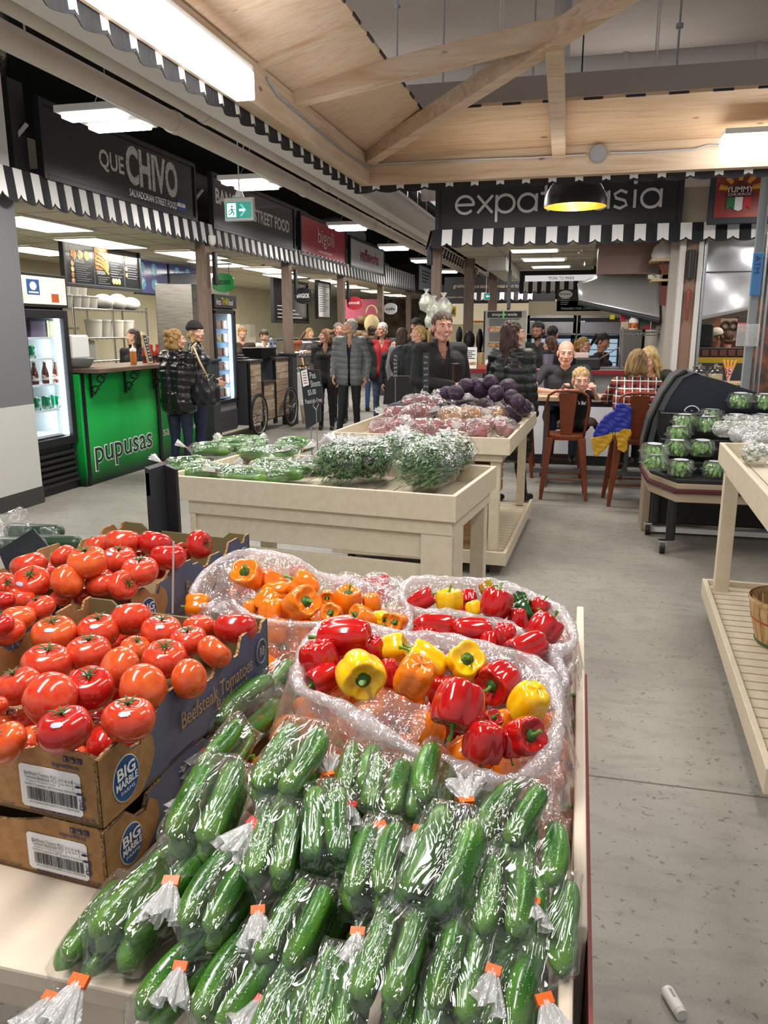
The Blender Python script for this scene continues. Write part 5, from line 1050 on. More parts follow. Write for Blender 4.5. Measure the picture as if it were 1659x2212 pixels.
# right-hand table
R0,R1=Vector((.685,2.55,0)),Vector((.785,4.66,0))
RF=Fr(R0,Vector((1,-.045,0))); RL,RW=2.1,1.0
t=thing('produce_table','cream two-level produce table at the right edge with a slatted lower shelf','table',RF.p(RW/2,RL/2,0))
tray(t,RF,RW,RL,.89,1.0)
m=M(); RF.bx(m,.03,.055,.05,RL-.04,.84,.89); RF.bx(m,.055,RW,RL-.06,RL-.035,.84,.89); m.build('apron',TP,t,bevel=.003)
for a in (.03,RW-.1):
 for b_ in (.1,RL-.12): m=M(); RF.bx(m,a,a+.075,b_,b_+.075,.17,.89); m.build('leg',TP,t,bevel=.003)
m=M(); RF.bx(m,-.02,.005,0,RL+.02,.11,.205); RF.bx(m,.005,RW,RL-.005,RL+.02,.11,.205); m.build('shelf_rim',TP,t,bevel=.003)
m=M()
for i in range(25): RF.bx(m,.006,RW,.03+i*.083,.10+i*.083,.155,.175)
m.build('shelf_slats',TP,t)
for a,b_ in ((.02,RL-.25),(.03,.55),(.8,RL-.2)): m=M().cyl(RF.p(a,b_,.045),RF.p(a+.03,b_,.045),.045,n=16); m.bb(RF.p(a,b_,.05)-V3((.01,.02,0)),RF.p(a,b_,.11)+V3((.04,.02,0))); m.build('caster',BLACK,t)
# bushel basket
c=at(1712,1392,Z=.177); t=thing('bushel_basket','round slatted bushel basket with a red band on the lower shelf','basket',(c.x,c.y,.177)); bp=[(.155,.0),(.175,.08),(.195,.16),(.20,.215)]
bk=wood_mat('basket_wood','#c9a878','#a37f50',2,2,.7)
for k in range(26):
 a0,a1=k*2*pi/26+.015,(k+1)*2*pi/26-.015; m=M(); rg=[[V3((c.x+(r+q)*cos(a),c.y+(r+q)*sin(a),.177+z)) for a,q in ((a0,0),(a1,0),(a1,.004),(a0,.004))] for r,z in bp]; m.loft(rg); m.build('slat',bk,t)
for nm,r,z,h,mt in (('red_band',.185,.115,.022,mat('band_red','#a8403a',.7)),('rim_band',.202,.195,.028,bk),('green_band',.16,.005,.022,mat('band_green','#3f5a3a',.7))): M().lathe([(r,z),(r+.008,z+h/2),(r+.003,z+h)],(c.x,c.y,.177),36).lathe([(r-.012,z),(r-.012,z+h)],(c.x,c.y,.177),36).build(nm,mt,t,smooth=1)
# foreground table
TZ=.82
t=thing('produce_table','large cream produce table in the foreground under tomatoes, peppers and cucumbers','table',(-.8,1.4,0))
TT=mat('pale_table_top','#e3d3bf',.42,n=(9,'#dac8b2',.35,.7),bump=(30,.05))
M().bb((-1.8,.70,TZ-.03),(.03,1.99,TZ)).build('table_top',TT,t,bevel=.004)
M().bb((-1.75,.735,TZ-.10),(.02,.755,TZ-.03)).build('apron',TT,t,bevel=.003)
M().bb((.028,.84,.70),(.046,2.0,.905)).build('side_rail',TT,t,bevel=.004); M().bb((.014,.66,.70),(.030,.86,.91)).build('side_rail',TT,t,bevel=.004)
M().bb((.047,.66,.70),(.052,1.62,.885)).build('red_edge_strip',mat('maroon_strip','#7e2a22',.4),t)
M().bb((-1.8,1.99,.70),(.046,2.01,.86)).build('back_rail',TT,t,bevel=.004)
for x,y in ((-.66,.76),(-.1,.78),(-.66,1.88),(-.1,1.88),(-1.7,.78),(-1.7,1.88)): M().bb((x,y,0),(x+.09,y+.09,TZ-.03)).build('leg',TT,t,bevel=.004)
M().cyl((-.628,.757,.765),(-.628,.759,.765),.004).build('bolt',BLACK,t)

# ------------------------------------------------------------------ refrigerated salad case
t=thing('salad_case','black curved-sided refrigerated case with a cream and maroon bumper and stepped shelves','display case',(1.2,6.3,0))
NV=mat('case_navy','#171c2a',.4); SD=mat('case_grey_edge','#46484c',.45); KB=mat('bumper_cream','#a8967f',.45); MR=mat('bumper_maroon','#54202c',.3)
yb=6.72; poly=[at(x,y,Y=yb) for x,y in ((1398,1005),(1400,960),(1418,905),(1445,850),(1470,815),(1490,803),(1560,822),(1640,850),(1700,900),(1700,1010))]
M().prism([(p.x,p.z) for p in poly],(0,yb,0),(1,0,0),(0,0,1),-.05).build('end_panel',NV,t,bevel=.006)
edge=[at(x,y,Y=yb) for x,y in ((1386,1010),(1388,960),(1402,905),(1428,850),(1455,812),(1480,801),(1492,803))]; m=M()
m.loft([[V3((p.x-.0,yb-.02,p.z)),V3((p.x+.075,yb-.03,p.z-.015)),V3((p.x+.075,yb+.3,p.z-.015)),V3((p.x,yb+.3,p.z+.01))] for p in edge]); m.build('curved_bumper',SD,t,bevel=.004)
m=M(); m.tube([V3((p.x+.01,yb-.03,p.z)) for p in edge[1:-1]],.018,8); m.build('rubber_strip',BLACK,t,smooth=1)
gm=M(); c=at(1494,893,Y=yb-.004); r=.06
gm.tube([V3((c.x+r*cos(a),yb-.006,c.z+r*sin(a))) for a in np.linspace(math.radians(-35),math.radians(215),22)],.005,6).tube([V3((c.x+.45*r*cos(a),yb-.006,c.z-.01+.5*r*sin(a))) for a in np.linspace(math.radians(-60),math.radians(240),16)],.004,6).tube([V3((c.x-.02,yb-.006,c.z-.035)),V3((c.x-.045,yb-.006,c.z-.035))],.004,6).tube([V3((c.x+.02,yb-.006,c.z-.035)),V3((c.x+.05,yb-.006,c.z-.035))],.004,6); gm.build('round_logo',SWHITE,t,smooth=1)
led=[(.555,6.62),(.565,6.2),(.72,5.82),(2.1,5.86),(2.1,6.9),(.56,6.9)]
def slab(z0,z1,off,mt,nm):
 cx,cy=1.3,6.4; pts=[(x+(off if x>cx else -off)*(1 if x<2 else 0),y+(off if y>cy else -off)) for x,y in led]; M().prism(pts,(0,0,z0),(1,0,0),(0,1,0),z1-z0).build(nm,mt,t,bevel=.005)
slab(.41,.475,-.0,KB,'bumper_band'); slab(.475,.505,.018,MR,'maroon_band'); slab(.505,.545,.0,KB,'bumper_band'); slab(.545,.575,-.005,BLACK,'deck_edge')
for k,(y0,z) in enumerate(((6.1,.66),(6.32,.80),(6.5,.98))): M().bb((.64,y0,.57),(2.1,y0+.25 if k<2 else 6.7,z)).build('step_shelf',mat('shelf_black','#0f1013',.25),t,bevel=.006)
M().bb((.62,6.55,.08),(1.75,6.95,.41)).build('base_box',mat('base_black','#101115',.5),t,bevel=.01); M().bb((.565,6.6,.0),(.63,6.9,.41)).build('base_end',KB,t,bevel=.004); M().bb((.62,6.5,.02),(2.1,6.56,.06)).build('base_rail',WHITE,t)
for x,y in ((.72,5.95),(.66,6.5),(2.0,5.95)):
 M().cyl((x,y,.10),(x,y,.41),.034,n=16).build('leg',mat('leg_black','#1e1f22',.4),t,smooth=2); cs=M().cyl((x-.07,y-.02,.045),(x-.035,y-.02,.045),.045,n=20).build('caster',BLACK,t,smooth=2); M().bb((x-.085,y-.045,.05),(x-.02,y+.01,.1)).build('caster_fork',STEEL,t,bevel=.004)
M().bb((1.55,6.75,.6),(2.0,6.95,1.15)).build('back_panel',mat('base_black',''),t)
# clamshells of lettuce
cl=thing('salad_clamshell','','salad box'); n=10
def lob(r,k=10,a=.04,ph=0): return [V3((r*(1+a*cos(k*q+ph))*cos(q),r*(1+a*cos(k*q+ph))*sin(q),0)) for q in np.arange(40)*pi/20]
m=M().loft([[p+V3((0,0,z)) for p in lob(r)] for r,z in ((.082,0),(.095,.045),(.112,.05),(.112,.056),(.096,.058),(.086,.105),(.07,.112))],cap=True); m.build('clear_shell',film_mat('clamshell',.07,streak=14,bumpd=.004,gl=.6),cl,smooth=2,local=1)
m=M(); rr=random.Random(9)
for q in range(95):
 a,r,z=rr.random()*6.28,rr.random()**.5*.062,.02+rr.random()*.068; R=np.array(Matrix.Rotation(a+1.57+rr.uniform(-.5,.5),3,'Z') @ Matrix.Rotation(rr.uniform(.5,1.5),3,'X')); c=V3((r*cos(a),r*sin(a),z)); L=rr.uniform(.022,.034)
 vs=[c+R @ V3((x*L*.5,y*L,.25*L*abs(x)+.1*L*sin(y*6))) for y in (-1,-.5,0,.5,1) for x in (-1*(1-y*y*.8),0,1*(1-y*y*.8))]
 m.add(vs,[(i*3+j,i*3+j+1,i*3+j+4,i*3+j+3) for i in range(4) for j in range(2)])
tag(m.build('lettuce_leaves',mat('lettuce','#5d9a34',.5,n=(18,'#8fc25a',.35,.65)),cl,smooth=1,local=1),kind='stuff')
m=M().lathe([(.0,.114),(.05,.1135),(.052,.1125)],n=20); m.build('paper_label',mat('clam_label','#dfe6ea',.4,n=(14,'#2f6aa8',.55,.6)),cl,local=1)
csp=[(1415,1000,5.96,0,'front left corner of the salad case'),(1470,1011,5.98,0,'second from left on the front deck of the salad case'),(1546,1015,5.99,0,'third from left on the front deck of the salad case'),(1412,976,6.03,.115,'stacked on the salad box at the front left corner'),(1462,968,6.2,.13,'at the left of the first step of the salad case'),(1516,968,6.22,.13,'second on the first step of the salad case'),(1467,938,6.35,.24,'behind the first step at the far left'),(1479,912,6.42,.36,'topmost at the left near the round logo'),(1531,917,6.4,.34,'topmost in the middle of the salad case, label showing'),(1536,901,6.55,.4,'tucked behind the middle topmost salad box'),(1589,912,6.44,.36,'on the middle step right of the stacked ones'),(1648,912,6.46,.36,'on the middle step at the right edge'),(1599,866,6.62,.5,'on the highest step, left one'),(1655,868,6.63,.5,'on the highest step at the right edge')]
for k,(px,py,Y,dz,d) in enumerate(csp):
 c=at(px,py,Y=Y); mw=Matrix.Translation((c.x,c.y,c.z-.05)) @ Matrix.Rotation(k*1.3,4,'Z') @ Matrix.Rotation(.05*(k % 3-1),4,'X')
 if k==0: cl.matrix_world=mw; o=cl
 else: o=dup(cl,mw)
 o['label']='clear clamshell of green lettuce '+d; o['group']='lettuce clamshells in the salad case'

# ------------------------------------------------------------------ high table and metal stools
t=thing('high_table','long high table with a pale wood top where the seated people lean','table',(.5,8.5,0))
M().bb((-.45,8.25,.90),(1.35,8.85,.945)).build('table_top',wood_mat('table_edge','#cbb595','#b29a78',2,0),t,bevel=.004); M().bb((-.42,8.29,.85),(1.32,8.81,.90)).build('apron',DK,t)
for x in (-.3,.52,1.2): M().bb((x-.03,8.5,.12),(x+.03,8.56,.85)).build('leg',mat('table_steel','#77787a',.35,.8),t)
M().bb((-.42,8.47,.12),(1.3,8.59,.17)).build('foot_rail',mat('table_steel',''),t)
for x in (-.3,1.2): M().bb((x-.03,8.28,.0),(x+.03,8.8,.06)).build('foot',mat('table_steel',''),t)
RU=mat('rust_red_metal','#7a3f26',.35,.35,n=(5,'#8c4a2e',.3,.7))
ch=thing('metal_stool','','chair'); S=.63
M().loft([[V3((x*k,y*k,z)) for x,y in ((-.17,-.16),(-.1,-.18),(.1,-.18),(.17,-.16),(.18,.1),(.15,.17),(-.15,.17),(-.18,.1))] for k,z in ((.95,S-.05),(1,S-.02),(.97,S),(.85,S+.003),(.3,S-.006))]).build('seat',RU,ch,smooth=2,local=1)
for sx in (-1,1):
 for sy in (-1,1):
  m=M(); m.loft([[V3((sx*.15*(1-q)+sx*.215*q+dx*w,sy*.14*(1-q)+sy*.20*q+dy*w,(S-.03)*(1-q)+.0*q)) for dx,dy in ((-1,-1),(1,-1),(1,1),(-1,1))] for q,w in ((0,.034),(.5,.026),(1,.016))]); m.build('leg',RU,ch,local=1,bevel=.004)
m=M(); z=.2
for a,b_ in (((-1,-1),(1,-1)),((1,-1),(1,1)),((1,1),(-1,1)),((-1,1),(-1,-1))): m.cyl((a[0]*.19,a[1]*.175,z),(b_[0]*.19,b_[1]*.175,z),.009,n=8)
m.build('stretcher',RU,ch,local=1)
arch=[(-.165,-.15,S-.01),(-.18,-.19,S+.12),(-.195,-.215,S+.28),(-.18,-.23,S+.38),(-.12,-.235,S+.418),(0,-.238,S+.425),(.12,-.235,S+.418),(.18,-.23,S+.38),(.195,-.215,S+.28),(.18,-.19,S+.12),(.165,-.15,S-.01)]
M().tube(arch,.013,10).build('back_frame',RU,ch,smooth=1,local=1)
m=M(); m.loft([[V3((-w,y,z)),V3((w,y,z)),V3((w,y+.006,z)),V3((-w,y+.006,z))] for w,y,z in ((.055,-.165,S-.01),(.065,-.20,S+.15),(.085,-.23,S+.40))]); m.build('back_splat',RU,ch,local=1,bevel=.002)
SEATS=[((-.09,7.86),.04,'rust-red metal stool the small boy kneels on'),((.53,7.70),.1,'rust-red metal stool with the blue and yellow jacket on it'),((-.14,9.12),pi,'rust-red metal stool under the bald man in the polo shirt'),((.72,9.1),pi,'rust-red metal stool under the girl with long blonde hair'),((1.08,7.75),.0,'rust-red metal stool half hidden behind the salad case'),((-.66,9.0),pi,'rust-red metal stool behind the walking woman')]
for k,((x,y),a,lab) in enumerate(SEATS):
 mw=Matrix.Translation((x,y,0)) @ Matrix.Rotation(a,4,'Z')
 if k==0: ch.matrix_world=mw; o=ch
 else: o=dup(ch,mw)
 o['label']=lab; o['group']='rust-red metal stools at the high table'
# dropped white tube on the floor
t=thing('plastic_tube','small white plastic tube lying on the concrete floor at lower right','tube',(.30,1.72,0))
a,b_=at(1440,2138,Z=.014),at(1468,2185,Z=.014); d=(b_-a).normalized(); r=.0155
M().tube([a,a+d*.004,b_-d*.02,b_],[r*.9,r,r,r],24).build('tube_body',mat('tube_white','#e9e7e2',.35),t,smooth=2); M().cyl(b_-d*.002,b_+d*.012,r*.96,r*.96,24).build('cap',mat('tube_cap','#d9d5ce',.3),t,smooth=2)
u_,w__,d_=basis(np.array(d)); m=M()
for q in range(9): m.beam(V3(a)+V3(d)*(.012+q*.003)+V3((-.003,0,r*.98)),V3(a)+V3(d)*(.012+q*.003)+V3((.004,0,r*.98)),.001,.001)
m.build('printed_lines',DK,t)
# ------------------------------------------------------------------ tomatoes
RND=random.Random(11)
TOM=[mat('tomato_red','#c8321f',.16,n=(5,'#d4532f',.35,.7),coat=.35,sss=.05),mat('tomato_orange','#cf4a22',.16,n=(4,'#d9652c',.35,.7),coat=.35,sss=.05),mat('tomato_deep','#b01a16',.16,n=(5,'#bf2a1e',.35,.7),coat=.35,sss=.05)]
CAL=mat('calyx_green','#3f5a22',.6); STK=mat('plu_sticker','#dfe4ee',.4,n=(350,'#4a64b0',.5,.54))
def tomato(mi,calyx,stick,seed):
 r=random.Random(seed); t=thing('tomato','','tomato'); nl=r.choice((5,6,7)); ph=r.random()*6; ov=r.uniform(-.06,.06); rings=[]
 for i in range(19):
  th=pi*i/18; ring=[]
  for k in range(32):
   a=2*pi*k/32; top=max(0,cos(th)); lobe=1+.035*cos(nl*a+ph)*sin(th)*(.35+top)+ov*cos(2*a+ph)
   R_=.5*sin(th)**.85*lobe; z=.385*cos(th)-.10*math.exp(-(th/.42)**2)+.02*math.exp(-((pi-th)/.3)**2)
   ring.append(V3((R_*cos(a),R_*sin(a),z)))
  rings.append(ring)
 M().loft(rings[::-1],cap=0).build('tomato_body',TOM[mi],t,smooth=1,local=1)
 if calyx:
  m=M().cyl((0,0,.27),(.01,0,.36),.028,.022,7)
  for k in range(6):
   a=k*2*pi/6+r.random()*.5; L=r.uniform(.2,.3); d=V3((cos(a),sin(a),0)); s_=V3((-d[1],d[0],0))
   p=[V3((0,0,.29))+d*L*q+V3((0,0,.07*sin(q*2.6)+.035*q)) for q in (.05,.4,.75,1)]; w=(.026,.022,.012,.002)
   m.loft([[p[i]+s_*w[i],p[i]-s_*w[i],p[i]-s_*w[i]+V3((0,0,.012)),p[i]+s_*w[i]+V3((0,0,.012))] for i in range(4)])
  m.build('calyx',CAL,t,smooth=1,local=1)
 if stick:
  a0=.9; m=M(); vs=[]
  for i in range(7):
   for k in range(7):
    th,a=.62+i*.045,a0+k*.09-.27; e=1-.0; R_=.5*sin(th)**.85*(1+.035*cos(nl*a+ph)*sin(th)*(.35+cos(th))+ov*cos(2*a+ph))+.006; z=.385*cos(th)-.10*math.exp(-(th/.42)**2)+.007; vs.append(V3((R_*cos(a),R_*sin(a),z)))
  m.add(vs,[(i*7+k,i*7+k+1,(i+1)*7+k+1,(i+1)*7+k) for i in range(6) for k in range(6) if not ((i in (0,5)) and (k in (0,5)))]); m.build('sticker',STK,t,smooth=1,local=1)
 return t
TPRO={}
def put_tomato(px,py,w,z,ax,mi,calyx,stick,label,group,sq=1.0):
 key=(mi,calyx,stick,RND.randrange(2)); c=at(px,py,Z=z); s=w*pxm(c)*.985
 M4=orient(None,c,ax,RND.random()*6.28,s)
 if stick: M4=orient(None,c,ax,{0: 3.6,1: 4.2}[key[3]],s)
 if key not in TPRO: TPRO[key]=tomato(mi,calyx,stick,len(TPRO)); o=TPRO[key]; o.matrix_world=M4
 else: o=dup(TPRO[key],M4)
 o['label']=label; o['group']=group; return o
def zz(x,y): return (x/2.765,1080+y/2.765)
# x, y, width (in the zoomed view), z, stem tilt (dx, dy, towards viewer), colour, calyx, sticker
T1=[(325,800,272,1.045,(0,-1,.35),1,1,1),(590,780,258,1.045,(0,-1,.3),0,1,1),(785,708,255,1.055,(-.2,-1,-.3),0,0,1),(965,785,252,1.045,(.1,-1,.25),0,1,1),(1190,755,190,1.03,(0,-1,.1),0,0,0),(1405,765,262,1.045,(0,-1,-.1),2,0,0),(1125,843,228,1.045,(-.05,-1,.3),0,1,0),(1282,908,222,1.05,(.6,-.7,-.2),1,0,0),(280,978,302,1.045,(.15,-1,.25),0,1,0),(530,912,272,1.045,(.05,-1,.25),0,1,0),(810,890,190,1.03,(.3,-1,.4),1,1,0),(985,948,275,1.05,(.1,-1,.5),0,1,0),(713,1005,268,1.055,(.5,.3,-.5),1,0,0),(1130,1070,245,1.055,(-.8,.2,-.3),1,0,0),(110,1110,278,1.05,(-.3,-1,.3),0,1,0),(535,1122,300,1.055,(.1,-1,.55),2,1,0),(857,1122,298,1.06,(-.5,.3,-.4),1,0,0),(303,1185,330,1.065,(-.6,.4,-.4),0,0,0),(770,1310,330,1.06,(0,-1,.2),0,1,1),(386,1368,335,1.07,(-.1,-1,.25),2,1,1),(-35,1232,170,1.05,(0,-1,0),0,0,0),(622,1476,265,.985,(.7,-.1,-.2),2,0,0),(35,1450,262,1.05,(-.4,-.6,.5),1,1,0)]
T1F=[(150,1320,210),(215,1440,220),(600,1335,200),(560,1395,200),(300,1105,200),(1005,1185,175),(780,850,200),(420,1060,200),(640,870,180),(900,1230,200),(430,1545,200),(760,1440,160),(1060,960,180),(40,1330,220),(700,1180,200),(120,1530,200),(1230,850,160)]
lab1=['with a calyx and sticker at the back left of the near box','with a calyx and sticker, second from left in the back row','stickered one highest at the back of the near box','with a calyx and sticker near the back middle of the near box','without stalk second from the right in the back row','smooth deep red one at the back right corner of the near box','with a calyx just behind the orange tinged ones at the right','orange tinged one resting at the right wall, farther one','with a dark calyx on the left side behind the front rows','with a calyx in the third row left of centre','half hidden orange one with a calyx in the middle','large red one with calyx facing the viewer right of centre','plain orange red one lying on its side in the middle','tall orange one resting against the right wall, nearer one','with a calyx at the left edge of the near box','large deep red one with a star calyx in the centre front','plain orange one right of the star calyx one','stretched plain one lying at the front left','stickered with a green calyx at the front right','shiny deep red one topmost at the front with a sticker','cut off by the left edge of the picture','plain red one in the front right corner of the near box','orange red one at the very front left corner']
for i,(x,y,w,z,d,mi,ca,st) in enumerate(T1):
 px,py=zz(x,y); put_tomato(px,py,w/2.765,z,sdir(*d),mi,ca,st,'red beefsteak tomato '+lab1[i],'tomatoes heaped in the near box')
for i,(x,y,w) in enumerate(T1F):
 px,py=zz(x,y); put_tomato(px,py,w/2.765,.985,sdir(RND.uniform(-.5,.5),-1,.2),RND.randrange(3),i % 2,0,'red tomato half buried in the lower layer of the near box','lower layer of tomatoes in the near box')
T2=[(732,250,212,1.10,(0,-1,-.1),0,0,0),(928,262,212,1.09,(.2,-1,-.2),2,0,0),(595,275,185,1.08,(-.3,-1,0),0,0,0),(1190,268,182,1.06,(.9,-.1,.4),2,1,0),(1090,310,130,1.04,(.5,-.8,.5),2,1,0),(522,372,245,1.11,(-.1,-1,.35),1,1,0),(712,355,208,1.08,(.05,-1,.3),0,1,1),(378,338,165,1.09,(-.5,-.6,0),0,0,1),(1005,340,215,1.08,(0,-1,0),2,0,0),(835,425,228,1.08,(0,-1,.3),0,1,0),(402,485,210,1.08,(-.6,.2,-.3),1,0,0),(608,500,205,1.06,(0,-1,.1),0,0,0),(735,510,192,1.06,(.6,-.2,.5),0,1,0),(172,392,215,1.08,(-.3,-1,0),0,0,0),(190,490,222,1.075,(.15,-.7,.7),0,1,1),(30,505,150,1.06,(.5,-.3,.6),0,1,0),(290,400,130,1.05,(0,-1,.4),0,1,1),(645,440,130,1.05,(0,-1,0),0,0,0),(820,340,120,1.05,(0,-1,0),0,0,0),(360,590,130,1.04,(0,-1,0),0,0,0),(280,440,150,1.04,(0,-1,0),0,0,0),(500,570,160,1.03,(0,-1,0),0,0,0),(930,430,120,1.03,(0,-1,0),2,0,0)]
lab2=['highest at the back of the far box','deep red one right of the highest at the back','behind the tall orange one at the back','with a calyx facing right at the far right end','small one beside the far right end','big orange one on top of the heap with a calyx','with calyx and sticker right of the big orange one','stickered one left of the big orange one','deep red one behind the clear rod','with a calyx near the right wall of the far box','orange green one lying below the big orange one','plain one at the front wall of the far box','with a side calyx at the front right of the far box','pale one at the back left of the far box','with a green calyx facing the viewer at the left','at the far left behind the left box','small stickered one between the left ones','half hidden below the big orange one','tiny visible part behind the calyx one','peeking over the front wall of the far box','half hidden between the two left ones','low one just behind the front wall','low one by the right wall under the rod']
for i,(x,y,w,z,d,mi,ca,st) in enumerate(T2):
 px,py=zz(x,y); put_tomato(px,py,w/2.765,z,sdir(*d),mi,ca,st,'red beefsteak tomato '+lab2[i],'tomatoes heaped in the far box')
T3=[(10,600,160,1.07,(0,-1,0),2,0,0,'at the back left of the left box'),(130,590,175,1.05,(.3,-1,.1),0,0,0,'at the back of the left box'),(240,645,182,1.06,(-.4,-1,.3),0,1,0,'with a calyx at the right of the left box'),(110,705,200,1.06,(0,-1,.1),1,0,0,'orange one in the middle of the left box'),(60,790,190,1.05,(-.6,-1,.3),0,1,0,'at the front of the left box'),(0,750,170,1.07,(-.3,-1,.4),2,1,0,'deep red one at the left edge of the left box')]
for x,y,w,z,d,mi,ca,st,l in T3:
 px,py=zz(x,y); put_tomato(px,py,w/2.765,z,sdir(*d),mi,ca,st,'red beefsteak tomato '+l,'tomatoes in the left box')

# ------------------------------------------------------------------ tomato boxes
KR=mat('kraft_card','#ab7f50',.8,n=(60,'#9c7245',.4,.6)); KI=mat('kraft_inside','#8a7350',.85)
BL=mat('blue_print','#42506e',.6,n=(7,'#5b6276',.4,.62)); LOGO=mat('logo_blue','#24508a',.5); INK=mat('ink_navy','#27305c',.6); OLV=mat('olive_inside','#6f6440',.85)
FLUTE=mat('card_flute','#c09a68',.9,n=(260,'#7d5a34',.45,.55))
def tbox(FR_,BR_,wid,z0,h,label,front=True,side=True,lod=0,beef=True):
 """card tray: FR_, BR_ front-right and back-right ground corners; wid to the left"""
 FRp,BRp=V3((*FR_,0)),V3((*BR_,0)); v=BRp-FRp; L=np.linalg.norm(v); v /= L; u=V3((v[1],-v[0],0)); u=-u      # u to the left
 t=thing('tomato_box',label,'box',FRp-V3((0,0,0))+u*wid/2+v*L/2+V3((0,0,z0)))
 P=lambda a,b_,z: FRp+u*a+v*b_+V3((0,0,z)); th=.006; zt=z0+h
 # side profile along the right wall: scalloped hand-notches
 prof=[(0,h*.93),(.02,h*.95),(.05,h*.98),(.075,h*.74),(.095,h*.72),(.105,h*.92),(.14,h*.97),(.17,h*1.12),(.24,h*1.12),(.245,h*.98),(.27,h*.98),(.29,h*.82),(.31,h*.82),(.325,h*1.0),(.37,h*1.0),(.385,h*.86),(.40,h*.86),(.415,h*1.12),(.46,h*1.14),(.475,h*.97),(.49,h*.95),(.5,h*1.10),(.52,h*1.12)]
 prof=[(b_*L/.52,z) for b_,z in prof]
 for side_i,a in enumerate((0,wid-th)):
  m=M()
  poly=[(0,0)]+[]+prof+[(L,0)]
  m.prism([(b_,z) for b_,z in [(0,0)]+prof+[(L,0)]][::-1],P(a,0,z0),v,(0,0,1),-th,0)
  # left-hand faces use material 1 (print) on the outer side
  o=m.build('side_wall',[BL,FLUTE,KR],t)
  for p in o.data.polygons:
   n_=np.array(p.normal); out=abs(np.dot(n_,u)); p.material_index=(0 if side_i==0 and np.dot(np.array(p.center)+np.array(t.location)-FRp,u)<.001 else 2) if out>.8 else 1
 fp=[(0,0),(0,h*.93),(.012,h*.98),(.10,h*1.0),(.105,h*.95),(.13,h*.88),(.17,h*.80),(.24,h*.76),(wid-.16,h*.66),(wid-.12,h*.85),(wid-.06,h*.9),(wid,h*.8),(wid,0)]
 m=M(); m.prism(fp,P(0,0,z0),u,(0,0,1),th,0); o=m.build('front_wall',[KR,FLUTE],t)
 for p in o.data.polygons: p.material_index=0 if abs(np.dot(np.array(p.normal),v))>.8 else 1
 bp_=[(0,0),(0,h*1.1),(.06,h*1.1),(.08,h*.95),(wid-.08,h*.95),(wid-.06,h*1.1),(wid,h*1.1),(wid,0)]
 m=M(); m.prism(bp_,P(0,L-th,z0),u,(0,0,1),th,0); m.build('back_wall',OLV,t)
 m=M(); m.prism([(0,0),(wid,0),(wid,L),(0,L)],P(0,0,z0),u,v,-.005); m.build('box_floor',KI,t)
 nrm=-u*.0015
 # kraft curve and round logo on the right side near the front corner
 def side_poly(poly,off,mt,nm):
  m=M(); m.prism(poly,P(0,0,z0)+nrm*off,v,(0,0,1),.0006); return m.build(nm,mt,t)
 side_poly([(.0,.001),(.0,h*.93),(.02,h*.95),(.05,h*.97),(.075,h*.73),(.095,h*.71),(.106,h*.86),(.125,h*.7),(.128,h*.45),(.112,h*.2),(.085,.001)],1,KR,'kraft_corner')
 cy,cz,rr_=.055,h*.42,h*.30; disc=lambda r: [(cy+r*.85*cos(a),cz+r*sin(a)) for a in np.arange(32)*pi/16]
 side_poly(disc(rr_*1.06),1.6,SWHITE,'logo_ring'); side_poly(disc(rr_),2.2,LOGO,'logo_disc')
 m=M(); o3=P(0,0,z0)+nrm*3.4
 put_text(m,'BIG',o3+v*(cy-.022)+V3((0,0,cz+rr_*.12)),v*.042,V3((0,0,rr_*.58)),bold=.03); put_text(m,'MARBLE',o3+v*(cy-rr_*.78)+V3((0,0,cz-rr_*.3)),v*rr_*1.5,V3((0,0,rr_*.36)),bold=.03); put_text(m,'FARMS',o3+v*(cy-.016)+V3((0,0,cz-rr_*.6)),v*.032,V3((0,0,rr_*.17)))
 m.build('logo_lettering',SWHITE,t)
 if beef:
  m=M(); put_text(m,'Beefsteak Tomatoes',o3+v*.20+V3((0,0,h*.44)),v*.245,V3((0,0,h*.26)),bold=.01); put_text(m,'Beefsteak',o3+v*.31+V3((0,0,h*.26)),v*.12,V3((0,0,h*.17)))
  m.build('side_lettering',mat('kraft_ink','#9c8468',.7),t)
  m=M(); cc=(.485*L/.52,h*.62); m.tube([P(0,cc[0]+.019*cos(a),z0+cc[1]+.024*sin(a))+nrm*2 for a in np.linspace(0,2*pi,24)],.0016,5); put_text(m,'RB',o3+v*(cc[0]-.01)+V3((0,0,cc[1]-.008)),v*.02,V3((0,0,.018)),bold=.02); m.build('round_stamp',mat('stamp_grey','#9a9ba0',.7),t)
 if front:
  un=-v*.0015; FO=lambda a,z: P(a,0,z0+z)+un
  x1=.030; lw,lh=.105,h*.60; zl=h*.10
  m=M(); m.prism([(q,w) for q,w in ((.004,0),(lw-.004,0),(lw,.004),(lw,lh-.004),(lw-.004,lh),(.004,lh),(0,lh-.004),(0,.004))],FO(x1+lw,zl),-u,(0,0,1),-.0008); m.build('shipping_label',SWHITE,t)
  m=M(); O=lambda a,z: FO(x1+lw-a,zl+z)+un*.8
  for s,a,z,w,hh in (('Beefsteak Tomato PLU',.010,lh*.78,.055,.0052),('Tomates Beefsteak PLU',.010,lh*.69,.055,.0052),('Product of / Produit du Canada',.013,lh*.62,.05,.003),('RedHat Cooperative, 809 Broadway Avenue East, Red',.010,lh*.52,.098,.0045),('15 lb 6.8',.072,lh*.76,.021,.0038),('kg 30ct',.073,lh*.67,.017,.0038),('Packed on',.096,lh*.76,.018,.003),('049 TR',.096,lh*.67,.015,.004),('(01)10064339100027(10)170049220',.014,lh*.10,.086,.0042)):
   put_text(m,s,O(a,z),-u*w,V3((0,0,hh)))
  r_=random.Random(4); a=.012
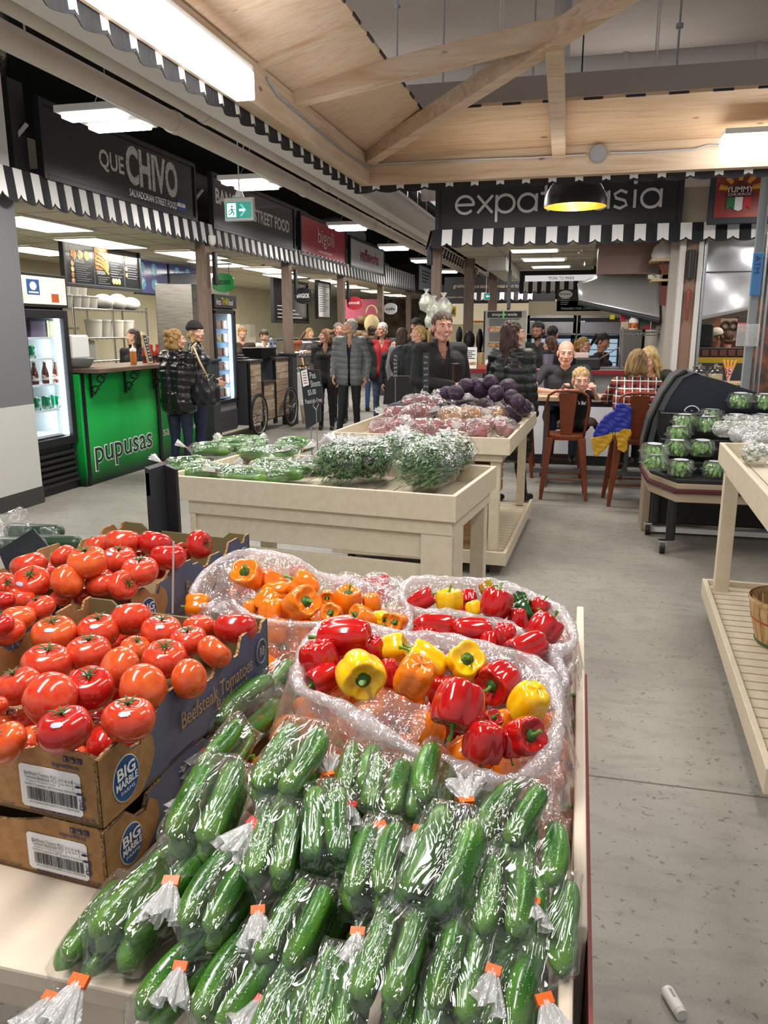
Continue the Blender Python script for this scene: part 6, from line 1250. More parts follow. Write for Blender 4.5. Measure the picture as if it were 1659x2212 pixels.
  while a<.098:
   w=r_.choice((.0005,.0009,.0014)); m.prism([(0,0),(w,0),(w,lh*.30),(0,lh*.30)],O(a,lh*.19),-u,(0,0,1),-.0003); a += w+r_.choice((.0006,.001,.0016))
  for a in (.069,.092): m.prism([(0,0),(.0004,0),(.0004,lh*.22),(0,lh*.22)],O(a,lh*.62),-u,(0,0,1),-.0003)
  m.build('label_print',BLACK,t)
  m=M(); put_text(m,'bigmarble.ca',FO(.075,h*.735),-u*.045,V3((0,0,.0085)),bold=.015); put_text(m,'BIG MARBLE FARMS MEDICINE HAT AB T1A 7H3',FO(.122,h*.055),-u*.112,V3((0,0,.0055)),bold=.02); put_text(m,'g',FO(.036,h*.19),-u*.011,V3((0,0,.022)),bold=.04)
  put_text(m,'DISTRIBUTED BY REDHAT CO-OP',FO(.26,h*.06),-u*.11,V3((0,0,.004)),bold=.01)
  for q in range(2): m.ball(FO(.033+q*.001,h*(.42+.1*q)),(.006,.0006,.0022),8)
  m.build('front_lettering',INK,t)
  m=M()
  for q in range(3): m.prism([(0,0),(.0085,0),(.0085,.0085),(0,.0085)],FO(.056-q*.0115,h*.84),-u,(0,0,1),-.0006)
  m.build('social_icons',INK,t); m=M()
  put_text(m,'f',FO(.054,h*.84+.001)+un*.5,-u*.004,V3((0,0,.007)),bold=.02); m.prism([(0,0),(.005,.001),(.0055,.004),(.002,.0035),(0,.005),(.001,.002)],FO(.0427,h*.84+.0017)+un*.6,-u,(0,0,1),-.0003)
  m.tube([FO(.0287+.0022*cos(a),h*.84+.0042+.0022*sin(a))+un*.5 for a in np.linspace(0,6.28,12)],.0005,4); m.build('icon_marks',KR,t)
 return t
tbox((-.612,.852),(-.572,1.372),.42,.9225,.112,'upper near kraft box of beefsteak tomatoes with white shipping label')
tbox((-.612,.852),(-.572,1.372),.42,.8205,.100,'lower near kraft box under the other box, white shipping label on its front')
tbox((-.93,1.462),(-.862,1.96),.42,.9305,.11,'far box of beefsteak tomatoes behind the near one',front=False)
tbox((-.932,1.462),(-.864,1.96),.42,.8205,.108,'lower far box hidden under the far tomato box',front=False,beef=False)
tbox((-1.115,.93),(-1.06,1.42),.42,.9305,.11,'left tomato box cut by the left edge of the picture',front=False)
tbox((-1.115,.93),(-1.06,1.42),.42,.8205,.108,'lowest left box under the left tomato box',front=False,beef=False)

# ------------------------------------------------------------------ peppers
PC={'r': mat('pepper_red','#b30f12',.13,coat=.5,n=(4,'#c21d18',.35,.7)),'o': mat('pepper_orange','#e8740c',.13,coat=.5,n=(4,'#ef8418',.35,.7)),'y': mat('pepper_yellow','#f2b705',.13,coat=.5,n=(4,'#f6c918',.35,.7)),'g': mat('pepper_green','#1f4a1c',.15,coat=.5),'v': mat('pepper_olive','#8a7a1c',.15,coat=.5,n=(3,'#b0501c',.45,.6))}
PST=mat('pepper_stem','#5d8a2e',.5,n=(12,'#7ba548',.4,.6)); PSD=mat('pepper_calyx','#2f5a1e',.5)
CN={'r': 'red','o': 'orange','y': 'yellow','g': 'dark green','v': 'olive and orange'}
def pepper(col,var,seed):
 r=random.Random(seed); t=thing('bell_pepper','','pepper'); nl=4 if var != 1 else 3; ph=r.random()*6; rings=[]; hgt=(.95,1.05,1.25)[var]; N=24
 amp=[r.uniform(.8,1.15) for _ in range(nl)]
 for i in range(N+1):
  th=pi*i/N; ring=[]; zc=cos(th)
  for k in range(40):
   a=2*pi*k/40; l_=(abs(cos(nl*a/2+ph)))**.55; li=int(((nl*a/2+ph)/pi+.5)) % nl
   body=sin(th)**.55; R_=.5*body*(.80+.20*l_*amp[li])*(1-.12*(1-zc)/2*(1 if var<2 else 1.6))
   z=.5*hgt*zc*(abs(zc)**-.15 if abs(zc)>.05 else 1)-(.17+.03*l_)*math.exp(-(th/.5)**2)+(.10*(1-l_)+.05)*math.exp(-((pi-th)/.5)**2)+(.05*l_*math.exp(-((th-.75)/.3)**2))
   ring.append(V3((R_*cos(a),R_*sin(a),z)))
  rings.append(ring)
 M().loft(rings[::-1],cap=0).build('pepper_body',PC[col],t,smooth=1,local=1)
 zt=.5*hgt-.19; bd=r.uniform(.08,.2)
 m=M().lathe([(.16,zt-.01),(.13,zt+.035),(.06,zt+.06),(.04,zt+.08)],n=12,cap=True); m.build('calyx',PSD,t,smooth=1,local=1)
 L=(.34,.28,.40)[var]; m=M().tube([(bd*q*q,.03*sin(3*q),zt+.04+L*q*(1-.15*q)) for q in np.linspace(0,1,7)],[.058,.045,.04,.038,.04,.047,.052],9); m.build('stem',PST,t,smooth=2,local=1)
 return t
PPRO={}
def put_pepper(col,px,py,w,z,ax,var,label,group):
 key=(col,var); c=at(px,py,Z=z); s=w*pxm(c)*1.03; M4=orient(None,c,ax,RND.random()*6.28,s)
 if key not in PPRO: PPRO[key]=pepper(col,var,len(PPRO)*7+3); o=PPRO[key]; o.matrix_world=M4
 else: o=dup(PPRO[key],M4)
 o['label']=label; o['group']=group
P_=[  # colour, px, py, width, z, stem direction, variant, where
 ('o',534,1247,76,1.02,(-.1,-.6,.8),0,'largest at the back left of the orange bag, stem facing out',0),('o',586,1256,56,1.0,(.8,.5,0),2,'lying right behind the largest at the back left',0),('o',655,1266,72,1.02,(-.8,-.6,.1),0,'topmost in the middle of the orange bag with a curled stem',0),('o',512,1276,36,.99,(.3,.6,.8),0,'small one low at the back left of the orange bag',0),('o',596,1279,52,.99,(1,0,.1),2,'lying sideways in the left middle of the orange bag',0),('o',580,1300,62,.99,(-.4,.5,.1),0,'plain one at the left middle of the orange bag',0),
 ('o',650,1305,82,1.01,(.6,-.35,.8),0,'front one with a thick stem pointing right',0),('o',707,1288,34,1.0,(0,.2,.9),0,'small one behind the thick-stemmed one',0),('o',751,1297,64,1.01,(.1,-1,.35),0,'with an upright dark stem at the right of the orange bag',0),('o',803,1301,46,1.0,(.2,1,-.1),0,'plain one beside the upright-stemmed one',0),('o',718,1325,50,1.0,(-.2,-.2,1),0,'facing the viewer at the front middle of the orange bag',0),('o',783,1338,62,1.0,(-.8,-.5,.5),1,'with a long stem pointing left at the bag front',0),('y',822,1336,40,1.0,(.7,.1,.6),0,'only yellow one in the orange bag',0),('o',860,1344,46,1.0,(-.5,-.1,.9),0,'at the right end of the orange bag with a bent stem',0),('o',540,1312,36,.98,(0,1,0),0,'half hidden at the front left of the orange bag',0),('o',590,1322,66,.98,(0,1,.0),0,'half hidden by the front film of the orange bag',0),
 ('o',602,1362,56,.96,(0,1,0),0,'behind the film at the front of the orange bag',0),('o',660,1362,56,.96,(0,1,0),0,'second behind the film at the front of the orange bag',0),('o',428,1308,58,.98,(-1,0,0),0,'under the film at the far left',0),('r',643,1236,38,1.0,(0,-1,0),0,'small one under the film behind the orange ones',0),('r',745,1268,50,.98,(0,1,0),0,'under pinkish film behind the orange ones',0),('r',831,1282,46,.98,(0,1,0),0,'under pinkish film right of the orange ones',0),('r',828,1254,28,1.0,(0,1,0),0,'poking up at the far back rail',0),('r',800,1268,44,.97,(1,0,0),0,'second under pinkish film at the back',0),
 ('r',747,1378,98,1.04,(-1,.1,-.3),2,'long one lying topmost at the left of the front bag',1),('r',690,1424,92,1.02,(.3,1,-.2),0,'big one at the left end of the front bag',1),('r',728,1397,46,1.01,(0,1,-.3),0,'between the two big ones at the left',1),('r',803,1402,64,1.02,(.2,1,-.4),0,'behind the big yellow one',1),('r',698,1467,74,1.0,(-.8,.3,.5),1,'with a green stem poking left at the bag lip',1),('y',778,1455,110,1.03,(.25,.25,1),0,'biggest, its stem facing the viewer, in the front bag',1),('y',851,1400,66,1.02,(.8,-.2,.2),0,'behind the biggest yellow one, stem to the right',1),('r',842,1452,50,1.0,(.1,1,0),2,'narrow one right of the biggest yellow one',1),('y',921,1428,78,1.02,(-.9,-.5,-.1),2,'long one with its stem to the upper left',1),('o',897,1460,95,1.03,(-.3,.8,-.6),0,'only orange one on top of the front bag',1),('y',1007,1432,92,1.02,(0,-.5,.9),0,'with an upright green stem in the centre of the front bag',1),('r',1078,1472,98,1.0,(-.7,.2,.8),0,'dark one with a thick stem right of the centre',1),('r',955,1490,68,.98,(0,1,0),0,'in shade behind the largest red one',1),
 ('r',990,1522,120,1.04,(-.35,.9,.4),0,'largest, pointing its stem down, on the front bag',1),('y',1143,1516,92,1.01,(-.4,.9,-.5),0,'at the right end of the front bag',1),('r',1045,1602,98,1.0,(-.2,1,.0),0,'at the very front lip of the front bag',1),('r',1102,1608,52,.99,(.0,1,.2),2,'narrow one next to the front lip',1),('r',1131,1590,94,1.0,(.45,-.3,.9),0,'with its stem pointing up right at the front lip',1),('r',1062,1558,48,.99,(.3,-.7,.6),0,'with a long arched stem near the right',1),
 ('o',885,1530,80,.95,(0,1,0),0,'under the film at the middle of the front bag',1),('o',925,1568,80,.95,(0,1,0),0,'under the film below the largest red one',1),('o',845,1506,70,.95,(0,1,0),0,'under the film left of the middle',1),('o',1090,1560,60,.96,(0,1,0),0,'small orange one beneath the yellow one at the right',1),('o',800,1555,74,.92,(0,1,0),0,'under the folded lip at the left',1),('o',735,1575,64,.91,(0,1,0),0,'beside the top cucumber bag at the left',1),('o',870,1610,60,.90,(0,1,0),0,'between the lip and the cucumber bags',1),('r',695,1515,50,.94,(0,1,0),0,'under the lip at the far left',1),
 ('o',1187,1680,66,.90,(0,1,0),0,'in clear film in the right corner below the big bag',1),('o',1172,1726,66,.89,(0,1,0),0,'lowest in clear film at the right corner',1),('o',1202,1618,56,.92,(0,1,0),0,'squeezed against the right rail',1),('o',1196,1560,46,.94,(0,1,0),0,'against the right rail higher up',1),('o',1120,1700,60,.885,(0,1,0),0,'beneath the lip above the cucumber bags',1),
 ('r',910,1296,52,1.0,(.9,-.5,.1),2,'leftmost in the far right bag, stem to the right',2),('y',971,1299,60,1.0,(-.05,-1,.1),0,'upright with a tall stem in the far right bag',2),('r',1012,1293,44,.99,(0,.6,.6),0,'dark one behind the upright yellow one',2),('y',1024,1314,38,.99,(.3,.9,.2),0,'small one in the middle of the far right bag',2),('r',1072,1304,74,1.02,(.35,-1,-.1),0,'large upright one with a tall stem at the back',2),('v',1052,1271,38,1.02,(.8,-.3,0),0,'behind the large upright red one',2),('g',1120,1298,40,1.0,(.3,-.5,.4),0,'small one at the back right',2),('g',1130,1323,60,.99,(.8,-.4,.3),0,'large one at the back right with a long stem',2),('r',1166,1312,46,1.0,(.5,-1,0),0,'at the far right rim',2),('r',1175,1360,78,1.0,(.6,-.8,-.1),0,'big one against the right side',2),('r',1118,1344,52,.98,(0,1,0),2,'beneath the dark green one',2),('r',1000,1326,44,.97,(1,.2,0),2,'low one in the middle of the far right bag',2),
 ('r',937,1357,76,1.0,(.9,.1,-.1),2,'at the left of the middle bag',3),('r',922,1376,54,.99,(0,1,0),0,'low at the left of the middle bag',3),('r',1018,1364,72,1.0,(1,.1,-.2),2,'long one in the middle of the middle bag',3),('r',1090,1374,60,1.0,(0,1,-.3),0,'right of the long one in the middle bag',3),('r',1058,1387,50,.99,(-.2,.8,.4),0,'small one with a stem below the long one',3),('r',1139,1400,78,1.0,(-.9,.3,.4),2,'with a pale stem to the left near the right side',3),('r',1027,1389,42,.98,(-.2,.7,.5),0,'smallest one in the middle bag',3),('r',1130,1440,60,.96,(0,1,0),0,'under the film at the right of the middle bag',3),('r',1205,1465,50,.95,(0,1,0),0,'deep in film beside the right rail',3)]
GN=('peppers in the orange bag','peppers in the front liner bag','peppers in the far right liner bag','peppers in the middle liner bag')
for k,(cc,px,py,w,z,d,var,lb,g) in enumerate(P_): put_pepper(cc,px,py,w,z,sdir(*d),var,CN[cc]+' bell pepper '+lb,GN[g])
# lower layer so that no hole shows the table
for k in range(74):
 X=-.80+(k % 11)*.082+RND.uniform(-.01,.01); Y=1.10+(k // 11)*.125
 if X<-.50 and Y<1.42: continue
 if X>-.01: X=-.02
 c=Vector((X,Y,.87+.012*(k % 2))); cc='o' if (Y<1.3 or X<-.35) else 'r'; M4=orient(None,c,(RND.uniform(-1,1),RND.uniform(-1,1),.5),0,.085); dup(PPRO[(cc,0)],M4,CN[cc]+' bell pepper buried in the lower layer of the pepper display','lower layer of %s peppers' % CN[cc])

# ------------------------------------------------------------------ open liner bags of soft film
LIN=film_mat('liner_plastic',.42,streak=26,hazecol=(.95,.90,.92),bumpd=.012,gl=.65,stretch=(1,1,1)); LIN2=film_mat('liner_plastic_thin',.16,streak=30,hazecol=(.97,.93,.94),bumpd=.012,gl=.6)  # haze tinted pink for the colour the film picks up from the peppers
def smoothpath(pts,n,closed=True):
 P=[V3(p) for p in pts]; m_=len(P); out=[]
 for i in range(n):
  t_=i/n*(m_ if closed else m_-1); k=int(t_); f=t_-k; g=lambda q: P[(k+q) % m_] if closed else P[min(max(k+q,0),m_-1)]
  a,b_,c,d=g(-1),g(0),g(1),g(2); out.append(.5*((2*b_)+(-a+c)*f+(2*a-5*b_+4*c-d)*f*f+(-a+3*b_-3*c+d)*f**3))
 return out
def liner(label,pts,lipr=.012,drop=.10,flare=.03,parent=None,n=130,seed=0,down_to=.83,inner=.03):
 """pts: rim (px, py, z); builds rolled lip, an inner fall and an outer skirt with folds"""
 path=smoothpath([at(x,y,Z=z) for x,y,z in pts],n); cen=sum(path)/n; t=thing('liner_bag',label,'plastic bag',cen-V3((0,0,.06))); r=random.Random(seed)
 ph=[r.random()*6 for _ in range(6)]; rings_lip=[]; outer=[]; inn=[]; K=9
 for i,p in enumerate(path):
  tan=path[(i+1) % n]-path[i-1]; tan /= np.linalg.norm(tan); o_=np.cross(tan,V3((0,0,1))); o_ /= np.linalg.norm(o_)
  if np.dot(o_,p-cen)<0: o_=-o_
  nz=sin(i*.55+ph[0])*.5+sin(i*1.27+ph[1])*.35+sin(i*2.9+ph[2])*.25; lr=lipr*(1+.3*sin(i*.31+ph[3]))
  rings_lip.append([p+o_*(lr*cos(a)*(1+.16*sin(i*1.9+3*a)))+V3((0,0,lr*sin(a)*(1+.16*cos(i*1.3+2*a)))) for a in np.arange(12)*pi/6])
  zb=max(down_to,p[2]-drop); outer.append([p+o_*(lr*.8+flare*(q/K)**.7*(1+.6*nz*q/K))+V3((0,0,(zb-p[2])*q/K))+tan*.006*sin(i*2.1+q) for q in range(K+1)])
  inn.append([p-o_*(lr*.8+inner*(q/5)*(1+.5*nz))+V3((0,0,-.035*(q/5)**1.3+.004*sin(i*1.7+q*2))) for q in range(6)])
 m=M(); vs=[q for rg in rings_lip for q in rg]; m.add(vs,[(i*12+j,i*12+(j+1) % 12,((i+1) % n)*12+(j+1) % 12,((i+1) % n)*12+j) for i in range(n) for j in range(12)]); m.build('rolled_lip',LIN,t,smooth=1)
 for nm,G,kk,mt in (('outer_skirt',outer,K+1,LIN2),('inner_fold',inn,6,LIN2)):
  m=M(); m.add([q for rg in G for q in rg],[(i*kk+j,((i+1) % n)*kk+j,((i+1) % n)*kk+j+1,i*kk+j+1) for i in range(n) for j in range(kk-1)]); m.build(nm,mt,t,smooth=1)
 return t
def sheet(t,corners,nu=26,nv=14,amp=.012,seed=0,nm='film_sheet',mt=None):
 """crumpled sheet spanned by four (px, py, z) corners"""
 A,B,C_,D=[at(x,y,Z=z) for x,y,z in corners]; r=random.Random(seed); vs=[]
 for i in range(nu+1):
  for k in range(nv+1):
   u,v=i/nu,k/nv; p=A.lerp(B,u).lerp(D.lerp(C_,u),v); q=p*22+Vector((seed,0,0)); vs.append(V3(p+noise.noise_vector(q)*amp*1.6+Vector((0,0,amp*1.4*sin(pi*u)*sin(pi*v)))+noise.noise_vector(p*70)*amp*.35))
 m=M(); m.add(vs,[(i*(nv+1)+k,(i+1)*(nv+1)+k,(i+1)*(nv+1)+k+1,i*(nv+1)+k+1) for i in range(nu) for k in range(nv)]); return m.build(nm,mt or LIN2,t,smooth=1)
t=liner('large open plastic liner around the red and yellow peppers nearest the cucumbers',[(645,1450,1.0),(652,1490,1.0),(720,1520,1.0),(800,1570,.985),(880,1615,.975),(960,1650,.97),(1040,1682,.965),(1110,1685,.965),(1165,1650,.975),(1198,1595,.985),(1205,1530,.995),(1190,1470,1.0),(1140,1425,1.0),(1060,1400,1.0),(960,1384,1.0),(860,1372,1.0),(740,1340,1.0),(670,1390,1.0)],lipr=.013,drop=.12,seed=1)
sheet(t,[(800,1480,1.0),(930,1530,1.0),(900,1610,.985),(735,1540,.985)],seed=3,amp=.008); sheet(t,[(1000,1395,.99),(1190,1440,.99),(1205,1500,.985),(1085,1440,.985)],seed=4,amp=.01); sheet(t,[(655,1490,1.0),(960,1640,.985),(900,1670,.95),(640,1530,.95)],seed=5,amp=.012,nm='folded_lip',mt=LIN); sheet(t,[(1090,1640,.96),(1210,1560,.96),(1212,1760,.90),(1100,1720,.90)],seed=9,amp=.012)
t=liner('open plastic liner around the orange peppers behind the tomato boxes',[(415,1300,.99),(440,1240,1.03),(500,1198,1.06),(560,1195,1.07),(640,1208,1.06),(700,1245,1.02),(790,1262,1.0),(868,1290,.99),(882,1345,.99),(850,1385,.985),(760,1360,.985),(690,1350,.985),(600,1345,.985),(540,1335,.985),(500,1300,.985),(470,1310,.985)],lipr=.008,drop=.14,flare=.02,seed=2,inner=.02)
sheet(t,[(480,1225,1.03),(560,1205,1.03),(545,1330,.975),(420,1325,.975)],seed=6,amp=.016); sheet(t,[(545,1325,.985),(860,1360,.985),(720,1425,.92),(570,1405,.92)],seed=7,amp=.014); sheet(t,[(560,1200,1.06),(690,1240,1.03),(640,1290,.98),(570,1240,1.0)],seed=12,amp=.014); sheet(t,[(680,1250,1.0),(880,1245,1.0),(870,1310,.99),(740,1280,.99)],seed=13,amp=.02)
t=liner('open plastic liner around the far right mixed peppers',[(872,1300,.99),(880,1262,1.0),(950,1252,1.0),(1040,1258,1.0),(1130,1278,1.0),(1200,1312,1.0),(1238,1370,.99),(1225,1400,.99),(1175,1402,.99),(1120,1366,.99),(1060,1342,.99),(990,1328,.99),(920,1325,.99)],lipr=.011,drop=.13,flare=.02,seed=3,inner=.018)
sheet(t,[(1170,1380,.99),(1245,1370,.98),(1222,1560,.93),(1180,1500,.95)],seed=10,amp=.014)
t=liner('open plastic liner around the small red peppers between the other two bags',[(880,1392,.985),(895,1350,.985),(960,1332,.985),(1060,1345,.985),(1130,1370,.985),(1190,1415,.985),(1222,1470,.98),(1190,1480,.98),(1130,1425,.985),(1060,1406,.985),(960,1392,.985)],lipr=.009,drop=.12,flare=.015,seed=4,inner=.015)
t=thing('film_bag','clear bag of orange peppers squeezed into the right corner above the cucumbers','plastic bag',at(1180,1700,Z=.86)); sheet(t,[(1110,1690,.93),(1212,1610,.945),(1212,1780,.90),(1110,1760,.895)],seed=11,amp=.012,mt=film_mat('clear_wrap',.06,streak=45))
# ------------------------------------------------------------------ bags of mini cucumbers
def cuc_mat():
 m=mat('cucumber_skin','#2c6a1c',.28,coat=.25); nt=m.node_tree; b=nt.nodes['Principled BSDF']; N=nt.nodes; L=nt.links
 tc=N.new('ShaderNodeTexCoord'); sp=N.new('ShaderNodeSeparateXYZ'); L.new(tc.outputs['Object'],sp.inputs[0])
 mp=N.new('ShaderNodeMapping'); mp.inputs['Scale'].default_value=(9,60,60); L.new(tc.outputs['Object'],mp.inputs[0])
 n=N.new('ShaderNodeTexNoise'); n.inputs['Scale'].default_value=1; n.inputs['Detail'].default_value=4; L.new(mp.outputs[0],n.inputs[0])
 r=N.new('ShaderNodeValToRGB'); e=r.color_ramp.elements; e[0].position=.35; e[0].color=(*hexc('#1c4f11'),1); e[1].position=.68; e[1].color=(*hexc('#4b8527'),1); L.new(n.outputs[0],r.inputs[0])
 g=N.new('ShaderNodeMapRange'); g.inputs[1].default_value=-.02; g.inputs[2].default_value=-.08; g.inputs[3].default_value=0; g.inputs[4].default_value=.6; L.new(sp.outputs[0],g.inputs[0])
 mx=N.new('ShaderNodeMix'); mx.data_type='RGBA'; L.new(g.outputs[0],mx.inputs[0]); L.new(r.outputs[0],mx.inputs[6]); mx.inputs[7].default_value=(*hexc('#7aa93e'),1); L.new(mx.outputs[2],b.inputs['Base Color'])
 v=N.new('ShaderNodeTexVoronoi'); v.inputs['Scale'].default_value=170; L.new(tc.outputs['Object'],v.inputs[0])
 rp=N.new('ShaderNodeMapRange'); rp.inputs[1].default_value=0; rp.inputs[2].default_value=.35; rp.inputs[3].default_value=1; rp.inputs[4].default_value=0; L.new(v.outputs['Distance'],rp.inputs[0])
 n2=N.new('ShaderNodeTexNoise'); n2.inputs['Scale'].default_value=60; mp2=N.new('ShaderNodeMapping'); mp2.inputs['Scale'].default_value=(.3,1.5,1.5); L.new(tc.outputs['Object'],mp2.inputs[0]); L.new(mp2.outputs[0],n2.inputs[0])
 ad=N.new('ShaderNodeMath'); ad.operation='ADD'; L.new(rp.outputs[0],ad.inputs[0]); L.new(n2.outputs[0],ad.inputs[1])
 bp=N.new('ShaderNodeBump'); bp.inputs['Strength'].default_value=.7; bp.inputs['Distance'].default_value=.0012; L.new(ad.outputs[0],bp.inputs['Height']); L.new(bp.outputs[0],b.inputs['Normal']); L.new(bp.outputs[0],b.inputs['Coat Normal']); return m
CUM=cuc_mat(); CL,CR=.135,.0185
def cucumber_mesh(seed):
 r=random.Random(seed); bd=r.uniform(-.008,.008); m=M(); rings=[]
 for i in range(21):
  q=i/20; x=(q-.5)*CL; e=max(0,1-abs(2*q-1)**5.5)**.5; rad=CR*(e*(1+.05*sin(q*5+seed))*(.93+.1*sin(q*pi)) if 0<i<20 else .12)
  c=V3((x,bd*(1-(2*q-1)**2),bd*.5*sin(q*3)))
  rings.append([c+rad*(1+.03*cos(5*a))*V3((0,cos(a),sin(a))) for a in np.arange(20)*pi/10])
 m.loft(rings); o=m.build('mini_cucumber',CUM,smooth=1,origin=(0,0,0)); return o
CUC=[cucumber_mesh(k) for k in range(4)]; CUSED=[0]*4
LAY={2: [(-.0195,.019),(.0195,.019)],3: [(-.0195,.019),(.0195,.019),(.0,.052)],4: [(-.021,.019),(.019,.019),(-.024,.055),(.016,.054)],5: [(-.04,.019),(0,.019),(.04,.019),(-.02,.053),(.021,.053)],1: [(0,.019)]}
FILM=film_mat('clear_bag_film',.022,streak=17,bumpd=.013,gl=.5,stretch=(.45,1.4,1.4)); GATH=film_mat('gathered_film',.62,streak=90,bumpd=.014,gl=.8,stretch=(.25,1,1))
CLO,CLR=mat('orange_clip','#f5691a',.4),mat('red_clip','#d3281c',.4)
def hull_rings(lay,L,seed,R_=CR,n=44):
 r=random.Random(seed); cy=sum(c[0] for c in lay)/len(lay); cz=sum(c[1] for c in lay)/len(lay); rings=[]
 ph=[r.random()*6 for _ in range(5)]; x0=-L/2; xs=[-.5-.30,-.5-.26,-.5-.17,-.5-.08,-.5,-.42,-.3,-.15,0,.15,.3,.42,.5,.56,.62,.66]
 for x in xs:
  t_=x; k=1.0; flat=1.0; pl=0
  if x<-.5: k=max(.07,1-((-.5-x)/.25)**.8) if x>-.77 else .055; pl=(-.5-x)*1.3
  if x>.5: k=1+(x-.5)*.3; flat=max(.04,1-(x-.5)/.165)
  ring=[]
  for i in range(n):
   a=2*pi*i/n; u=(cos(a),sin(a)); da=.02
   h=lambda b_: max((c[0]-cy)*cos(b_)+(c[1]-cz)*sin(b_)+R_*1.07 for c in lay)
   hh=h(a); hp=(h(a+da)-h(a-da))/(2*da); y=hh*u[0]-hp*u[1]; z=hh*u[1]+hp*u[0]
   wob=1+(.035+pl*.35)*sin(a*7+ph[0]+x*6)*(1 if pl else .5)+.025*sin(a*3+ph[1]+x*14)+.02*sin(a*11+x*31+ph[2])
   y,z=y*k*wob,z*k*wob*flat; z=z+cz*(flat if x>.5 else 1); dz=0
   ring.append(V3((x*L+.004*sin(3*a+ph[3]+x*9),y+cy,max(z,.0005) if x<.5 else z+(1-flat)*.012)))
  rings.append(ring)
 return rings,(cy,cz)
def make_bag(n,seed,clip):
 lay=LAY[n]; t=thing('cucumber_bag','','bagged cucumbers'); rings,(cy,cz)=hull_rings(lay,CL,seed)
 m=M().loft(rings,cap=0); m.build('plastic_film',FILM,t,smooth=1,local=1)
 r=random.Random(seed*3+1); xk=-.79*CL; c=V3((xk,cy,cz)); d=V3((-1,r.uniform(-.5,.5),r.uniform(-.4,.15))); d /= np.linalg.norm(d); u,w,_=basis(d); m=M(); rg=[]
 for q in (0,.15,.4,.7,1):
  rr_=.0035+.019*q**.8; ln=.048*q
  rg.append([c+d*(ln+(.006*sin(a*5+seed) if q==1 else 0))+(cos(a)*u*rr_+sin(a)*w*rr_*.55)*(1+(.15+.3*q)*sin(a*9+seed)) for a in np.arange(36)*pi/18])
 m.loft(rg,cap=0); m.build('gathered_tail',GATH,t,smooth=1,local=1)
 m=M(); m.loft([[c+d*x_+(sy*u*.010+sz*w*.003) for sy,sz in ((-1,-1),(1,-1),(1,1),(-1,1))] for x_ in (-.004,.008)]); m.build('tape_clip',clip,t,local=1)
 return t
BPRO={}
NB=[0]
def put_bag(ax,ay,bx,by,za,zb,n,desc,clip=CLO,tie=1,film=True):
 """ax,ay the clipped end of the cucumbers, bx,by the other end"""
 A,B=at(ax,ay,Z=za),at(bx,by,Z=zb); X=(B-A); L=X.length; s=min(1.25,max(.84,1.08*L/CL)); X.normalize(); Y=Vector((0,0,1)).cross(X).normalized(); Z=X.cross(Y); lay=LAY[n]; top=max(c[1] for c in lay)
 mid=(A+B)/2-Z*top*s; MW=Matrix.Translation(mid) @ Matrix((X,Y,Z)).transposed().to_4x4() @ Matrix.Scale(s,4); NB[0] += 1; k=NB[0]
 if film:
  key=(n,k % 2,clip.name)
  if key not in BPRO: BPRO[key]=make_bag(n,len(BPRO)+2,clip); o=BPRO[key]; o.matrix_world=MW
  else: o=dup(BPRO[key],MW)
  o['label']='mini cucumber bag '+desc; o['group']='bags of mini cucumbers on the foreground table'
 for i,(y,z) in enumerate(lay):
  v=(k+i) % 4; mw=MW @ Matrix.Translation((RND.uniform(-.006,.006),y,z)) @ Matrix.Rotation(RND.uniform(-.05,.05),4,'Z') @ Matrix.Rotation(RND.random()*6.28,4,'X') @ Matrix.Scale(RND.uniform(.97,1.03),4)
  if CUSED[v]: c=CUC[v].copy(); COL.objects.link(c)
  else: c=CUC[v]; CUSED[v]=1
  c.matrix_world=mw; tag(c,'mini cucumber in the bag '+desc if film else 'green mini cucumber '+desc,'cucumber',('cucumbers in the bag '+desc) if film else 'cucumbers at the bottom of the pile')
